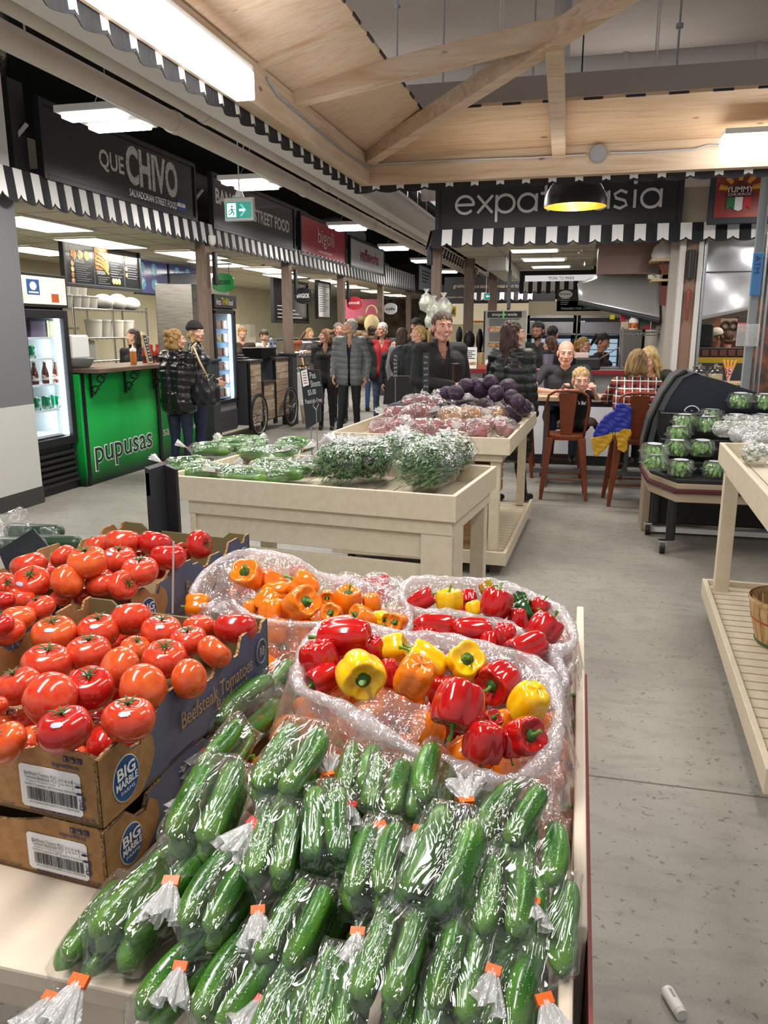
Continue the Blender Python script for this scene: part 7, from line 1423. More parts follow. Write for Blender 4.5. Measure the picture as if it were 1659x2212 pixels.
BG=[
 (232,2012,400,1838,.885,.905,4,'with a bright orange clip at the front left corner',CLO),(150,2060,262,1905,.85,.865,3,'lying under the orange-clipped one at the far left',CLO),
 (345,2130,408,2060,.862,.872,3,'with a red clip, low at the front left edge',CLR),(395,1812,478,1655,.955,.985,4,'beside the near tomato box, tail to the right',CLO),
 (420,2000,510,1850,.91,.935,4,'with a cut open end in the left middle',CLO),(470,2165,545,2050,.87,.885,4,'with an orange clip, lowest at the left centre',CLO),
 (565,1885,600,1740,.95,.975,4,'with a large white tail pointing left in the middle',CLO),(600,2050,665,1925,.905,.925,4,'with a red clip in the lower left middle',CLR),
 (578,1700,660,1575,.995,1.015,4,'at the top with a red clip pointing down',CLR),(450,1640,505,1570,.965,.98,3,'at the upper left corner behind the tomato box',CLR),
 (712,1705,712,1845,.985,.955,4,'tied at its top with a white puff in the centre',CLO),(785,1930,828,1785,.945,.965,4,'with an orange clip and tail hanging down in the centre',CLO),
 (985,1765,915,1950,.995,.96,5,'largest one right of centre, orange clip at its top',CLO),(915,1720,935,1615,.99,1.0,3,'standing at the top touching the pepper liner',CLO),
 (828,1735,845,1650,.975,.98,2,'with a thin orange strip, left of the standing bag',CLO),(768,1700,790,1615,.965,.97,2,'small one hidden between the top ones',CLR),
 (1075,1790,1125,1715,.985,.995,4,'at the upper right below the orange peppers',CLO),(1078,1985,1092,1870,.955,.965,5,'with an orange clip and a white tail at the right',CLO),
 (805,2130,860,1990,.925,.94,4,'below the hanging tail in the lower centre',CLO),(975,2135,1000,2035,.915,.93,4,'in the lower right middle under the largest bag',CLO),
 (705,2200,730,2110,.895,.905,4,'with two orange clips at the bottom centre',CLO),(1080,2190,1115,2060,.90,.92,4,'at the bottom right corner',CLO),
 (1180,2080,1192,1900,.925,.945,2,'squeezed along the right rail',CLO),(1160,1880,1172,1790,.96,.965,2,'short one between the right rail and the upper right bag',CLO),
 (885,2215,905,2120,.89,.90,4,'cut off by the picture edge, bottom middle',CLO),(600,2215,640,2130,.875,.885,4,'cut off by the picture edge, bottom left',CLR),
 (470,1560,580,1470,.93,.94,3,'dark one between the tomato box and the pepper liner',CLO),(530,1530,630,1425,.92,.935,3,'dark long one rising behind the others at the liner',CLO)]
for b_ in BG: put_bag(*b_)
for k in range(36):                                    # lower layers of the pile
 X=-.42+(k % 6)*.082+RND.uniform(-.01,.01); Y=.80+(k // 6)*.07; z=.85+.012*(k // 6)
 if X<-.36 and Y<.86 or X>-.07 or k>23: continue
 a=Vector((X,Y,z)); b_=a+Vector((RND.uniform(.01,.05),.12,.01)); p=lambda q: (829.5+FPX*(q-EYE).dot(RT)/(q-EYE).dot(FW),1106-FPX*(q-EYE).dot(UP)/(q-EYE).dot(FW))
 pa,pb=p(a),p(b_); put_bag(*pa,*pb,a.z,b_.z,2,'half hidden in the lower layers of the foreground pile',film=False)
# loose bags on the left far table corner and the dark price board
t=thing('film_bag','clear bag of long dark cucumbers at the far left corner of the foreground table','plastic bag',at(60,1165,Z=.95)); sheet(t,[(-20,1150,1.0),(75,1110,1.03),(85,1175,.93),(-20,1210,.93)],amp=.03,seed=20,mt=film_mat('clear_wrap',.06)); sheet(t,[(70,1165,.95),(98,1130,1.0),(140,1160,.95),(100,1185,.92)],amp=.02,seed=21,mt=film_mat('clear_wrap',.06))
for k,(px,py) in enumerate(((20,1180),(60,1150),(95,1175))):
 c=at(px,py,Z=.94); tag(M().cap(c-Vector((.06,.0,0)),c+Vector((.09,.03,.0)),.028,.026).build('long_cucumber',mat('long_cucumber','#2b4430',.35),smooth=1),('long dark cucumber lowest in the far left bag','long dark cucumber topmost in the far left bag','long dark cucumber at the right end of the far left bag')[k],'cucumber')
A,B,C_,D=at(0,1190,Z=.95),at(75,1143,Z=1.02),at(125,1200,Z=.97),at(30,1265,Z=.86); m=M(); nn=(B-A).cross(D-A).normalized()*-.008
m.add([A,B,C_,D,A+nn,B+nn,C_+nn,D+nn],[(0,1,2,3),(7,6,5,4),(0,4,5,1),(1,5,6,2),(2,6,7,3),(3,7,4,0)]); tag(m.build('price_board',CHALK),'blank dark price board tilted at the far left tomatoes','sign')
# chalk price board on the tomatoes with a clear rod
t=thing('price_board','tall black chalk price board seen edge-on between tomatoes and the cream table','sign',at(380,1140,Y=2.02)); Y=2.05
x0,x1,z0,z1=pr2(366,1003,397,1165,Y); m=M(); m.prism([(0,z0),(0,z1-.0),(.035,z1-.012),(.035,z0-.03)],(x0,Y,0),(1,0,0),(0,0,1),.016); m.build('board',BLACK,t,bevel=.002)
m=M(); m.prism([(0,z0+.02),(0,z1),(-.014,z1+.006),(-.014,z0+.045)],(x0,Y,0),(1,0,0),(0,0,1),.1); m.build('slate',CHALK,t); m=M(); m.bb((x0-.0145,Y-.1,z1-.075),(x0-.002,Y-.098,z1-.01)); m.build('paper_label',SWHITE,t)
M().cyl(at(373,1325,Y=1.5),at(375,1170,Y=1.5),.0022,n=8).build('clear_rod',mat('clear_rod','#c7c2bd',.2),t)
# pea shoot board on its wire stand and the second board
t=thing('price_board','black chalk price board for pea shoots on a thin wire stand','sign',at(684,972,Z=.95)); Y=3.72
q=[at(x,y,Y=Y) for x,y in ((659,878),(700,872),(689,799),(647,797))]; m=M(); m.add(q+[p+Vector((0,.012,0)) for p in q],[(0,1,2,3),(7,6,5,4),(0,4,5,1),(1,5,6,2),(2,6,7,3),(3,7,4,0)]); m.build('board',CHALK,t)
o_,u_,v_=q[0]-Vector((0,.002,0)),q[1]-q[0],q[3]-q[0]; m=M()
for s,a,c,w,h in (('Pea',.48,.70,.3,.17),('Shoots',.46,.48,.5,.17),('$5.00',.26,.26,.42,.16),('Pesticide Free',.06,.06,.86,.12)): put_text(m,s,o_+u_*a+v_*c,u_*w,v_*h)
m.build('chalk_lettering',CHW,t); m=M(); m.prism([(.06,.52),(.38,.55),(.38,.96),(.06,.94)],o_,V3(u_),V3(v_),.001); m.build('paper_label',SWHITE,t)
m=M()
for k in range(5): m.prism([(0,0),(.2,0),(.2,.02),(0,.02)],o_-Vector((0,.002,0))+u_*.12+v_*(.6+k*.07),V3(u_),V3(v_),.0005)
m.build('label_print',mat('print_red','#8a4a4a'),t); m=M(); m.tube([at(686,975,Y=Y-.01),at(683,885,Y=Y-.01),at(676,877,Y=Y-.01),at(681,864,Y=Y-.01),at(688,872,Y=Y-.01),at(682,888,Y=Y-.01)],.0022,6); m.build('wire_stand',STEEL,t)
q=[at(x,y,Y=4.6) for x,y in ((661,927),(692,910),(690,800),(648,797))]; m=M(); m.add(q+[p+Vector((0,.02,0)) for p in q],[(0,1,2,3),(7,6,5,4),(0,4,5,1),(1,5,6,2),(2,6,7,3),(3,7,4,0)]); t=tag(m.build('chalk_board',CHALK),'long narrow blank chalkboard hanging behind the pea shoots board','chalkboard')
tag(M().cyl(at(672,924,Y=4.62),at(674,985,Y=4.62),.004,n=6).build('board_rod',STEEL),'thin rod under the long narrow chalkboard','rod')
# thin hanging chalk strips on the beet table
for k,(px,y0,y1,w,lab) in enumerate(((920,762,845,13,'narrow black chalk price strip in front of the smiling man'),(854,760,815,10,'narrow dark price strip in front of the backpack'))):
 t=thing('price_board',lab,'sign',at(px,y1,Y=5.6)); pbox(M(),px-w/2,y0,px+w/2,y1,5.6,.01).build('board',CHALK,t); pbox(M(),px-.7,y1,px+.7,905,5.6,.005).build('wire_stand',STEEL,t)
 m=M()
 for r in range(6): x0,x1,z0,z1=pr2(px-w*.35,y0+6+r*(y1-y0)/6.5,px+w*.3,y0+12+r*(y1-y0)/6.5,5.59); m.tube([(x0+(x1-x0)*i/5,5.595,z0+(z1-z0)*(.5+.5*sin(i*2.3+r))) for i in range(6)],.0012,4)
 m.build('chalk_scrawl',CHW,t)

# ------------------------------------------------------------------ bags on the pea shoot table
SEED=[100]
def blob_bag(name,label,cat,c,size,rot,group,tie=None,clip=None,film=FILM,lumps=None,contents=None,seed=0):
 """soft bag: size (lx, ly, lz) in its own frame, resting with its base at c; tie = direction of the gathered end"""
 t=thing(name,label,cat,c,group); r=random.Random(seed); ph=[r.random()*6 for _ in range(6)]; Rz=np.array(Matrix.Rotation(rot,3,'Z')); c=V3(c)
 n,k=26,14; rings=[]
 for i in range(k+1):
  q=i/k; x=(q-.5); e=max(.0,1-abs(2*q-1)**3.2)**.5; e=max(e,.05)
  if q>.86: e=max(.06,e*.55)
  ring=[]
  for j_ in range(n):
   a=2*pi*j_/n; w=1+.07*sin(3*a+ph[0]+q*7)+.06*sin(5*a+ph[1]+q*11)+.05*sin(9*a+ph[2])
   p=V3((x*size[0],.5*size[1]*e*cos(a)*w,size[2]*(.5+.5*sin(a)*e*w)*(1 if q<.8 else 1+(q-.8)*.8))); p[2]=max(p[2],.001); ring.append(Rz @ p+c)
  rings.append(ring)
 M().loft(rings,cap=0).build('plastic_film',film,t,smooth=1)
 end=Rz @ V3((.5*size[0],0,size[2]*.62))+c; d=Rz @ V3((1,r.uniform(-.5,.5),.55)); d /= np.linalg.norm(d); u,w,_=basis(d); s=size[1]*.16; rg=[]
 for q in (0,.3,.7,1): rg.append([end+d*s*2.4*q+(cos(a)*u+sin(a)*w*.5)*(.15+q)*s*(1+.35*sin(7*a+seed)) for a in np.arange(24)*pi/12])
 M().loft(rg,cap=0).build('gathered_tail',GATH,t,smooth=1)
 if clip: u2=u*.5; M().loft([[end+d*x_+(sy*u*s*.28+sz*w*s*.12) for sy,sz in ((-1,-1),(1,-1),(1,1),(-1,1))] for x_ in (-.004,.008)]).build('tape_clip',clip,t)
 if contents: contents(t,c,size,Rz,r)
 return t
LEAF=[mat('leaf_dark','#26502e',.55,n=(40,'#4d7d4c',.35,.65)),mat('leaf_mid','#47733a',.55,n=(40,'#6d9a55',.35,.65))]
def leaves(t,c,size,Rz,r,cnt=150,stems=True):
 m=M()
 for _ in range(cnt):
  q=V3((r.uniform(-.44,.36),r.uniform(-1,1),r.uniform(-1,1))); ln=math.hypot(q[1],q[2]); e=max(.1,1-abs(2*q[0])**3.2)**.5
  if ln>1: q[1] /= ln; q[2] /= ln
  p=Rz @ V3((q[0]*size[0],q[1]*.42*size[1]*e,size[2]*(.5+.42*q[2]*e)))+c
  if stems and q[0]<-.1 and r.random()<.5:
   d=Rz @ V3((-.09,r.uniform(-.02,.02),r.uniform(-.015,.015))); m.tube([p,p+d*.5+V3((0,0,.004)),p+d],.0014,4,mi=1)
  else:
   a=r.random()*6.28; u=V3((cos(a),sin(a),r.uniform(-.6,.6)))*r.uniform(.012,.022); w=V3((-sin(a),cos(a),r.uniform(-.8,.8)))*r.uniform(.010,.017); m.add([p-u,p-u*.3+w,p+u,p-u*.3-w],[(0,1,2),(0,2,3)])
 tag(m.build('pea_shoots',LEAF,t),kind='stuff')
CLEARG=film_mat('greens_bag_film',.012,streak=18,bumpd=.018,gl=.5)
GB=[(735,1040,.27,2.6,'with its label, left of the centre'),(800,1035,.26,2.4,'with a white sticker in the middle'),(905,1020,.27,2.5,'behind the two big ones'),(925,1055,.30,2.35,'large one at the front right'),(965,1030,.30,2.2,'largest at the right end, reflecting the lights'),(760,1005,.22,2.8,'small one at the back left'),(840,1000,.22,2.7,'small one at the back with a pinched top'),(880,985,.22,2.6,'farthest back with a red clip')]
for k,(px,py,s,rot,lab) in enumerate(GB):
 c=at(px,py,Z=.86); t=blob_bag('greens_bag','clear bag of pea shoots '+lab,'bagged greens',c,(s*1.25,s*1.0,s*.78),rot-.9+.3*(k % 3),'bags of pea shoots',clip=(CLO if k % 2 else None),film=CLEARG,seed=k+5,contents=lambda *a: leaves(*a,cnt=900 if k<5 else 400))
 if k in (0,1,4):
  p=c+Vector((.03,-s*.2,s*.42)); m=M().box(p,(.05,.003,.03),R=np.array(Matrix.Rotation(.5,3,'Z') @ Matrix.Rotation(-.8,3,'X'))); m.build('paper_sticker',SWHITE,t)
def cucs(t,c,size,Rz,r):
 ang=math.atan2(Rz[1][0],Rz[0][0])
 for i in range(3):
  y=(i-1)*size[1]*.27; z=size[2]*(.36 if i != 1 else .58); v=SEED[0] % 4; SEED[0] += 1; o=CUC[v].copy(); COL.objects.link(o)
  o.matrix_world=Matrix.Translation(Vector(Rz @ V3((-.01,y,z))+c)) @ Matrix.Rotation(ang+r.uniform(-.1,.1),4,'Z') @ Matrix.Rotation(r.random()*6,4,'X') @ Matrix.Scale(1.6,4); tag(o,'cucumber in '+t['label'].replace('wrapped bag','the wrapped bag').replace(' of small cucumbers',''),'cucumber','cucumbers inside '+t['label'])
CBG=[(405,1000,'at the far left corner'),(440,1012,'second from the left at the front'),(478,1017,'with a black blotch, front left'),(528,1022,'in the front centre left'),(580,1022,'in the front centre'),(628,1012,'in front of the tall stand'),(455,978,'at the back left'),(505,965,'at the very back, loose open top'),(560,985,'in the middle row'),(535,962,'right of the loose one'),(605,985,'behind the front centre one'),(640,968,'brightest at the back right'),(660,1000,'touching the greens bags'),(590,1003,'in the centre of the heap')]
for k,(px,py,lab) in enumerate(CBG):
 zb=.86+(.035 if py<990 else 0)+.015*(k % 2); c=at(px,py+(20 if py>995 else 8),Z=zb); blob_bag('cucumber_bag','wrapped bag of small cucumbers '+lab+' of the cream table','bagged cucumbers',c,(.27,.17,.085),.25+.35*sin(k*2.1)+(pi if k % 3==0 else 0),'wrapped cucumber bags on the cream table',clip=CLR if k % 2 else CLO,film=CLEARG,seed=k+31,contents=cucs)
for k,(px,py) in enumerate(((722,985),(745,972),(770,965),(790,975),(812,968),(735,998))):
 c=at(px,py,Z=.90); blob_bag('produce_bag','small crumpled clear bag '+('at the left of the back row','second in the back row','in the middle of the back row','fourth in the back row','rightmost of the back row','in front of the back row')[k]+' behind the pea shoots','plastic bag',c,(.15,.10,.07),1.2+k,'crumpled bags behind the pea shoots',clip=CLR if k % 2 else CLO,film=film_mat('white_crumple',.28,streak=30,bumpd=.012),seed=k+60)
m=M(); r_=random.Random(8);
for k in range(16): c=at(762+r_.random()*38,948+r_.random()*16,Z=.93); tag(M().ball(c,.016,10).build('radish',mat('radish_red','#c0262c',.3),smooth=1),'small red radish behind the crumpled bags','radish','radishes on the cream table')

# ------------------------------------------------------------------ beet table load
BEET=mat('beet_skin','#804349',.6,n=(14,'#a06668',.35,.65),bump=(60,.3)); GOLD=mat('golden_beet','#b98a4a',.6,n=(14,'#a0703c',.35,.65)); CAB=mat('red_cabbage','#2c1a30',.4,n=(3.2,'#6a3f70',.54,.64),stretch=(1,1,3.5),bump=(16,.5)); DKB=mat('dark_carrot','#4b3a44',.6,n=(14,'#6b5563',.35,.65))
bt_=M(); rg=[]
for i in range(13):
 th=pi*i/12; rg.append([V3(((.5*sin(th)**.9+.004)*cos(a),(.5*sin(th)**.9+.004)*sin(a),.46*cos(th)+(.12*math.exp(-(th/.3)**2)))) for a in np.arange(18)*pi/9])
BFILM=film_mat('beet_film',.04,streak=26,tint=(1,.98,.99),bumpd=.014,gl=.75)
def mkroot(name,mt,cat):
 m=M().loft(rg[::-1],cap=0); return tag(m.build(name,mt,smooth=1,origin=(0,0,0)),'x',cat)
ROOTS={'beet': [mkroot('beet',BEET,'beet'),0],'golden_beet': [mkroot('golden_beet',GOLD,'beet'),0],'purple_root': [mkroot('purple_root',DKB,'root vegetable'),0]}
def roots(kind,cnt,lab,grp):
 def f(t,c,size,Rz,r):
  for i in range(cnt):
   a=i*2.4; q=V3((.30*cos(a)*(i>0)*size[0],.27*sin(a)*(i>0)*size[1],size[2]*(.34+.3*(i % 2)))); p=Vector(Rz @ q+c); o0=ROOTS[kind]
   if o0[1]: o=o0[0].copy(); COL.objects.link(o)
   else: o=o0[0]; o0[1]=1
   sc=r.uniform(.08,.105)*(1 if kind != 'purple_root' else .9); o.matrix_world=Matrix.Translation(p) @ Matrix.Rotation(r.random()*6,4,'X') @ Matrix.Rotation(r.random()*6,4,'Y') @ Matrix.Scale(sc,4); o['label']=lab+t['label']; o['group']='roots in '+t['label']
 return f
BB=[('beet',832,935,'at the left front corner'),('beet',875,932,'second in the front row'),('beet',925,935,'third in the front row'),('beet',978,935,'fourth in the front row'),('beet',1030,935,'fifth in the front row'),('beet',1082,932,'at the right front corner'),('beet',862,905,'at the left of the second row'),('beet',905,900,'second in the second row'),('golden_beet',975,905,'left one of the yellow'),('golden_beet',1020,905,'middle one of the yellow'),('golden_beet',1066,905,'right one of the yellow'),('beet',898,875,'high at the back left'),('beet',935,880,'high behind the second row'),('purple_root',958,862,'left of the dark'),('purple_root',1000,872,'second of the dark'),('purple_root',1045,868,'third of the dark'),('purple_root',1085,878,'fourth of the dark'),('purple_root',1120,890,'rightmost of the dark'),('purple_root',1030,850,'farthest of the dark'),('purple_root',985,850,'behind the left of the dark')]
for k,(kd,px,py,lab) in enumerate(BB):
 zb=.855+(935-py)*.0014; c=at(px,py+14,Z=zb); nm={'beet': 'red beets','golden_beet': 'golden beets','purple_root': 'purple roots'}[kd]; nmc={'beet': 'red beets','golden_beet': 'golden beets','purple_root': 'dark purple roots'}[kd]
 blob_bag('root_bag','clear bag of %s %s' % (nmc,lab),'bagged roots',c,(.25,.21,.15),k*1.7,'bags of '+nm,film=BFILM,seed=k+90,contents=roots(kd,6 if kd != 'purple_root' else 7,'round root in ',''))
cb=M(); rgc=[[V3(((.5*sin(th)+.003)*cos(a)*(1+.02*sin(5*a+3*th)),(.5*sin(th)+.003)*sin(a)*(1+.02*sin(4*a+2*th)),.47*-cos(th))) for a in np.arange(28)*pi/14] for th in np.linspace(0,pi,17)]; cb.loft(rgc,cap=0)
for k in range(5):
 a0=k*1.26; vs=[V3((.515*sin(th)*cos(a),.515*sin(th)*sin(a),-.49*cos(th)))*(1+.02*(i/6)) for i,th in enumerate(np.linspace(.7,2.6,7)) for a in np.linspace(a0,a0+1.1,7)]; cb.add(vs,[(i*7+j_,i*7+j_+1,(i+1)*7+j_+1,(i+1)*7+j_) for i in range(6) for j_ in range(6)])
cbo=tag(cb.build('red_cabbage',CAB,smooth=1,origin=(0,0,0)),'x','cabbage')
CBL=[(1007,833,34,'at the left end of the cabbage row'),(1036,838,46,'large one in front, second from the left'),(1072,850,36,'in the middle below the large ones'),(1098,838,40,'topmost at the right'),(1118,868,34,'at the right front'),(1130,878,36,'lowest at the right corner'),(985,848,36,'low at the left'),(965,848,30,'leftmost and lowest'),(1060,825,34,'at the very back'),(1105,858,34,'between the right ones')]
for k,(px,py,w,lab) in enumerate(CBL):
 Y=6.4+.07*(k % 4); c=at(px,py,Y=Y-(.35 if py>845 else 0)); o=cbo if k==0 else cbo.copy()
 if k: COL.objects.link(o)
 o.matrix_world=Matrix.Translation(c) @ Matrix.Rotation(k,4,'Z') @ Matrix.Rotation(.5*k,4,'X') @ Matrix.Scale(w*pxm(c),4); o['label']='dark purple cabbage '+lab; o['group']='red cabbages on the beet table'
# filler cabbages under the heap
for k in range(12):
 p=BF.p(.12+(k % 6)*.19,1.28+.2*(k // 6),.945); o=cbo.copy(); COL.objects.link(o); o.matrix_world=Matrix.Translation(Vector(p)) @ Matrix.Rotation(k,4,'Y') @ Matrix.Scale(.17,4); o['label']='dark purple cabbage in the lower layer at the back of the beet table'; o['group']='lower layer of red cabbages'
# bags on the right-hand table
WF=film_mat('white_crumple2',.30,streak=22,bumpd=.016,gl=.8)
for k,(px,py,s) in enumerate(((1575,945,.22),(1610,960,.24),(1645,975,.24),(1600,930,.22),(1640,935,.24),(1665,950,.24),(1630,1000,.2))):
 c=at(px,py,Z=.93); blob_bag('greens_bag','puffy clear bag with a little greenery '+('at the corner','second from the corner','in the middle','behind the corner one','behind the middle one','at the right edge','nearest one, spinach showing')[k]+' of the right table','bagged greens',c,(s,s*.8,s*.5),k*1.3,'puffy bags on the right table',film=WF,seed=k+130,contents=lambda *a: leaves(*a,cnt=60,stems=False))
# ------------------------------------------------------------------ people
def remesh(m_,vox,sm=2):
 me=bpy.data.meshes.new('r'); me.from_pydata(m_.v,[],m_.f); o=bpy.data.objects.new('r',me); COL.objects.link(o)
 r=o.modifiers.new('r','REMESH'); r.mode='VOXEL'; r.voxel_size=vox
 if sm: s=o.modifiers.new('s','SMOOTH'); s.iterations=sm; s.factor=.5
 dg=bpy.context.evaluated_depsgraph_get(); e=bpy.data.meshes.new_from_object(o.evaluated_get(dg)); n=len(e.vertices)
 v=np.empty(n*3); e.vertices.foreach_get('co',v); v=v.reshape(-1,3); nn=np.empty(n*3); e.vertices.foreach_get('normal',nn); f=[tuple(p.vertices) for p in e.polygons]
 bpy.data.objects.remove(o); bpy.data.meshes.remove(me); bpy.data.meshes.remove(e); return v,nn.reshape(-1,3),f
def RZ(a): return np.array(Matrix.Rotation(a,3,'Z'))
def RX(a): return np.array(Matrix.Rotation(a,3,'X'))
def hairm(c1,c2): return mat('hair_'+c1[1:],c1,.45,n=(6,c2,.35,.65),bump=(30,.7),stretch=(9,9,1.2))
def cloth(c,rough=.75,name=None,**k): return mat(name or 'cloth_'+c[1:],c,rough,bump=k.pop('bump',(14,.35)),**k)
SKM={}
def skin(c='#d9a48a'): return mat('skin_'+c[1:],c,.5,sss=.12)
LIP=mat('lips','#b0605a',.45); EYW=mat('eye_white','#e6e0d8',.25); EYD=mat('eye_dark','#2a1c16',.15)
def hand_geo(m,wr,d,up,s,curl=.5,side=1,spread=.10):
 """palm and five fingers from wrist wr along d; up = back of the hand; side = thumb side"""
 d,up=V3(d)/np.linalg.norm(d),V3(up); up=up-d*np.dot(up,d); up /= np.linalg.norm(up); sd=np.cross(d,up)*side
 for q in (-.026,-.009,.009,.026): m.cap(wr+sd*q*.6*s+d*.005*s,wr+d*.085*s+sd*q*s,.015*s,.0115*s,8)
 for i,(q,L) in enumerate(((.029,.070),(.010,.078),(-.009,.073),(-.027,.058))):
  p=wr+d*.085*s+sd*q*s; a=0; dd=d+sd*(q*3.2*spread/.1*.4)
  for k_,f in enumerate((.45,.32,.25)):
   a += curl*(.7,1.0,.8)[k_]; v=dd*cos(a)-up*sin(a); v /= np.linalg.norm(v); q2=p+v*L*f*s; m.cap(p,q2,(.0092-k_*.0008)*s,(.0085-k_*.0008)*s,8); p=q2
 p=wr+d*.02*s+sd*.026*s; v=d*.75+sd*.75-up*.25*(1+curl); v /= np.linalg.norm(v); q2=p+v*.042*s; m.cap(p,q2,.013*s,.010*s,8); v2=v+d*.5-sd*.45*curl; v2 /= np.linalg.norm(v2); m.cap(q2,q2+v2*.03*s,.0098*s,.008*s,8)
def person(label,x,y,H,rot=0,hy=None,hp=0,sk='#d9a48a',hair=('short','#4a3526','#6a4c36'),top=('coat','#1b1b1e'),shirt=None,legs='#1b1d24',shoes='#1c1a19',J={},seat=None,w=1.0,hs=1.0,near=False,glasses=False,beard=None,open_front=0,hands=True,smile=False,z0=0,group=None,roll=0,lower=True,female=False):
 k=H/1.75; Rb=RZ(math.radians(rot)); root=thing('person',label,'person',(x,y,z0),group); vx=1.0 if near else 1.5
 D=dict(pelvis=(0,0,.95),chest=(0,0,1.27),neck=(0,.01,1.46),head=(0,-.015,1.625),sL=(.175,0,1.42),eL=(.235,.02,1.14),wL=(.235,-.05,.90),hL=(.09,0,.92),kL=(.095,-.015,.50),aL=(.10,.015,.085),sR=(-.175,0,1.42),eR=(-.235,.02,1.14),wR=(-.235,-.05,.90),hR=(-.09,0,.92),kR=(-.095,-.015,.50),aR=(-.10,.015,.085))
 if seat is not None:
  dz=seat/k-.88
  for n_ in ('pelvis','chest','neck','head','sL','eL','wL','hL','sR','eR','wR','hR'): D[n_]=(D[n_][0],D[n_][1],D[n_][2]+dz)
  D['kL']=(.12,-.40,seat/k+.05); D['kR']=(-.12,-.40,seat/k+.05); D['aL']=(.12,-.36,seat/k-.36); D['aR']=(-.12,-.36,seat/k-.36)
 D.update(J); O=V3((x,y,z0)); Q={n_: O+Rb @ (V3(p)*k) for n_,p in D.items() if n_[:4] != 'hand'}; F=Rb @ V3((0,-1,0)); S=Rb @ V3((1,0,0))
 def torso(m,g,lo=.0,hem=None):
  for sx in (-1,1):
   m.cap(Q['pelvis']+S*sx*.065*k*w,Q['chest']+S*sx*.075*k*w,(.105*w+g)*k,(.11*w+g)*k,12); m.cap(Q['chest']+S*sx*.07*k*w,Q['neck']+S*sx*.06*k-V3((0,0,.07*k)),(.108*w+g)*k,(.065+g)*k,12)
   if female: m.ball(Q['chest']+S*sx*.075*k+F*.065*k+V3((0,0,.02*k)),(.075+g)*k,10)
   s_='L' if sx>0 else 'R'; m.cap(Q['s'+s_],Q['neck']-V3((0,0,.05*k)),(.056+g)*k,(.05+g)*k,12)
  if hem: [m.cap(Q['pelvis']+S*sx*.06*k,Q['pelvis']+S*sx*.075*k-V3((0,0,hem*k)),(.12*w+g)*k,(.125*w+g)*k,12) for sx in (-1,1)]
 def arm(m,s_,g,t0=1.0,r=(.052,.041,.029)):
  a,b_,c=Q['s'+s_],Q['e'+s_],Q['w'+s_]
  if t0 >= 1: m.cap(a,b_,(r[0]+g)*k,(r[1]+g)*k,12); m.cap(b_,b_+(c-b_)*min(1,t0*1.0),(r[1]+g)*k,(r[2]+g)*k,12)
  else: m.cap(a,a+(b_-a)*t0,(r[0]+g)*k,(r[1]*.6+r[0]*.4+g)*k,12)
 def leg(m,s_,g): m.cap(Q['h'+s_],Q['k'+s_],(.085*w+g)*k,(.056+g)*k,12); m.cap(Q['k'+s_],Q['a'+s_],(.054+g)*k,(.038+g)*k,12)
 # body
 m=M(); torso(m,-.012)
 for s_ in 'LR': arm(m,s_,-.008); leg(m,s_,-.014)
 hd=Q['head']; Rh=RZ(math.radians(hy if hy is not None else rot)) @ RX(math.radians(hp)) @ np.array(Matrix.Rotation(math.radians(roll),3,'Y')); hk=k*hs; hp_=lambda *p: hd+Rh @ (V3(p)*hk)
 m.cap(Q['neck']-V3((0,0,.03*k)),hp_(0,.018,-.05),.052*k,.050*hk,12)
 v,_,f=remesh(m,.014*vx); B=M(); B.add(v,f)
 h=M(); R_=lambda r: tuple(q*hk for q in r)
 h.ball(hp_(0,.018,.035),R_((.075,.094,.083)),20,R=Rh); h.ball(hp_(0,-.035,-.01),R_((.061,.058,.085)),18,R=Rh); h.ball(hp_(0,-.045,-.072),R_((.040,.042,.036)),14,R=Rh)
 for sx in (-1,1):
  h.ball(hp_(sx*.040,-.052,-.022),R_((.026,.030,.026)),12,R=Rh); h.ball(hp_(sx*.077,.012,-.005),R_((.011,.019,.031)),10,R=Rh); h.cap(hp_(sx*.048,.0,-.055),hp_(sx*.018,-.06,-.088),.022*hk,.022*hk,8); h.cap(hp_(sx*.018,-.084,.034),hp_(sx*.048,-.072,.033),.010*hk,.009*hk,8); h.ball(hp_(sx*.012,-.094,-.026),R_((.008,.009,.007)),8,R=Rh)
 h.cap(hp_(0,-.086,.022),hp_(0,-.110,-.020),.009*hk,.0125*hk,8); h.cap(hp_(-.020,-.086,-.052),hp_(.020,-.086,-.052),.0085*hk,.0085*hk,8); h.cap(hp_(-.016,-.084,-.062),hp_(.016,-.084,-.062),.0085*hk,.0085*hk,8)
 h.cap(hp_(0,.03,-.02),Q['neck']*.5+hp_(0,.018,-.05)*.5,.06*hk,.051*hk,12)
 v,nn,f=remesh(h,(.0052 if near else .008)*hk,2 if near else 1); lc=(v-hd) @ Rh/hk; ex=np.minimum(np.hypot(lc[:,0]-.031,lc[:,2]-.012),np.hypot(lc[:,0]+.031,lc[:,2]-.012)); dn=np.clip(1-ex/.019,0,1)*(lc[:,1]<-.04); v=v+(dn[:,None]*.007*hk)*(Rh @ V3((0,1,0)))[None]
 mi=[]
 for q in f:
  c=lc[list(q)].mean(0); mw=.027 if smile else .022; zc=-.057+(.010*(c[0]/.027)**2 if smile else 0); mi.append(1 if (abs(c[0])<mw and abs(c[2]-zc)<.0075 and c[1]<-.06) else 0)
 B.add(v,f,mi)
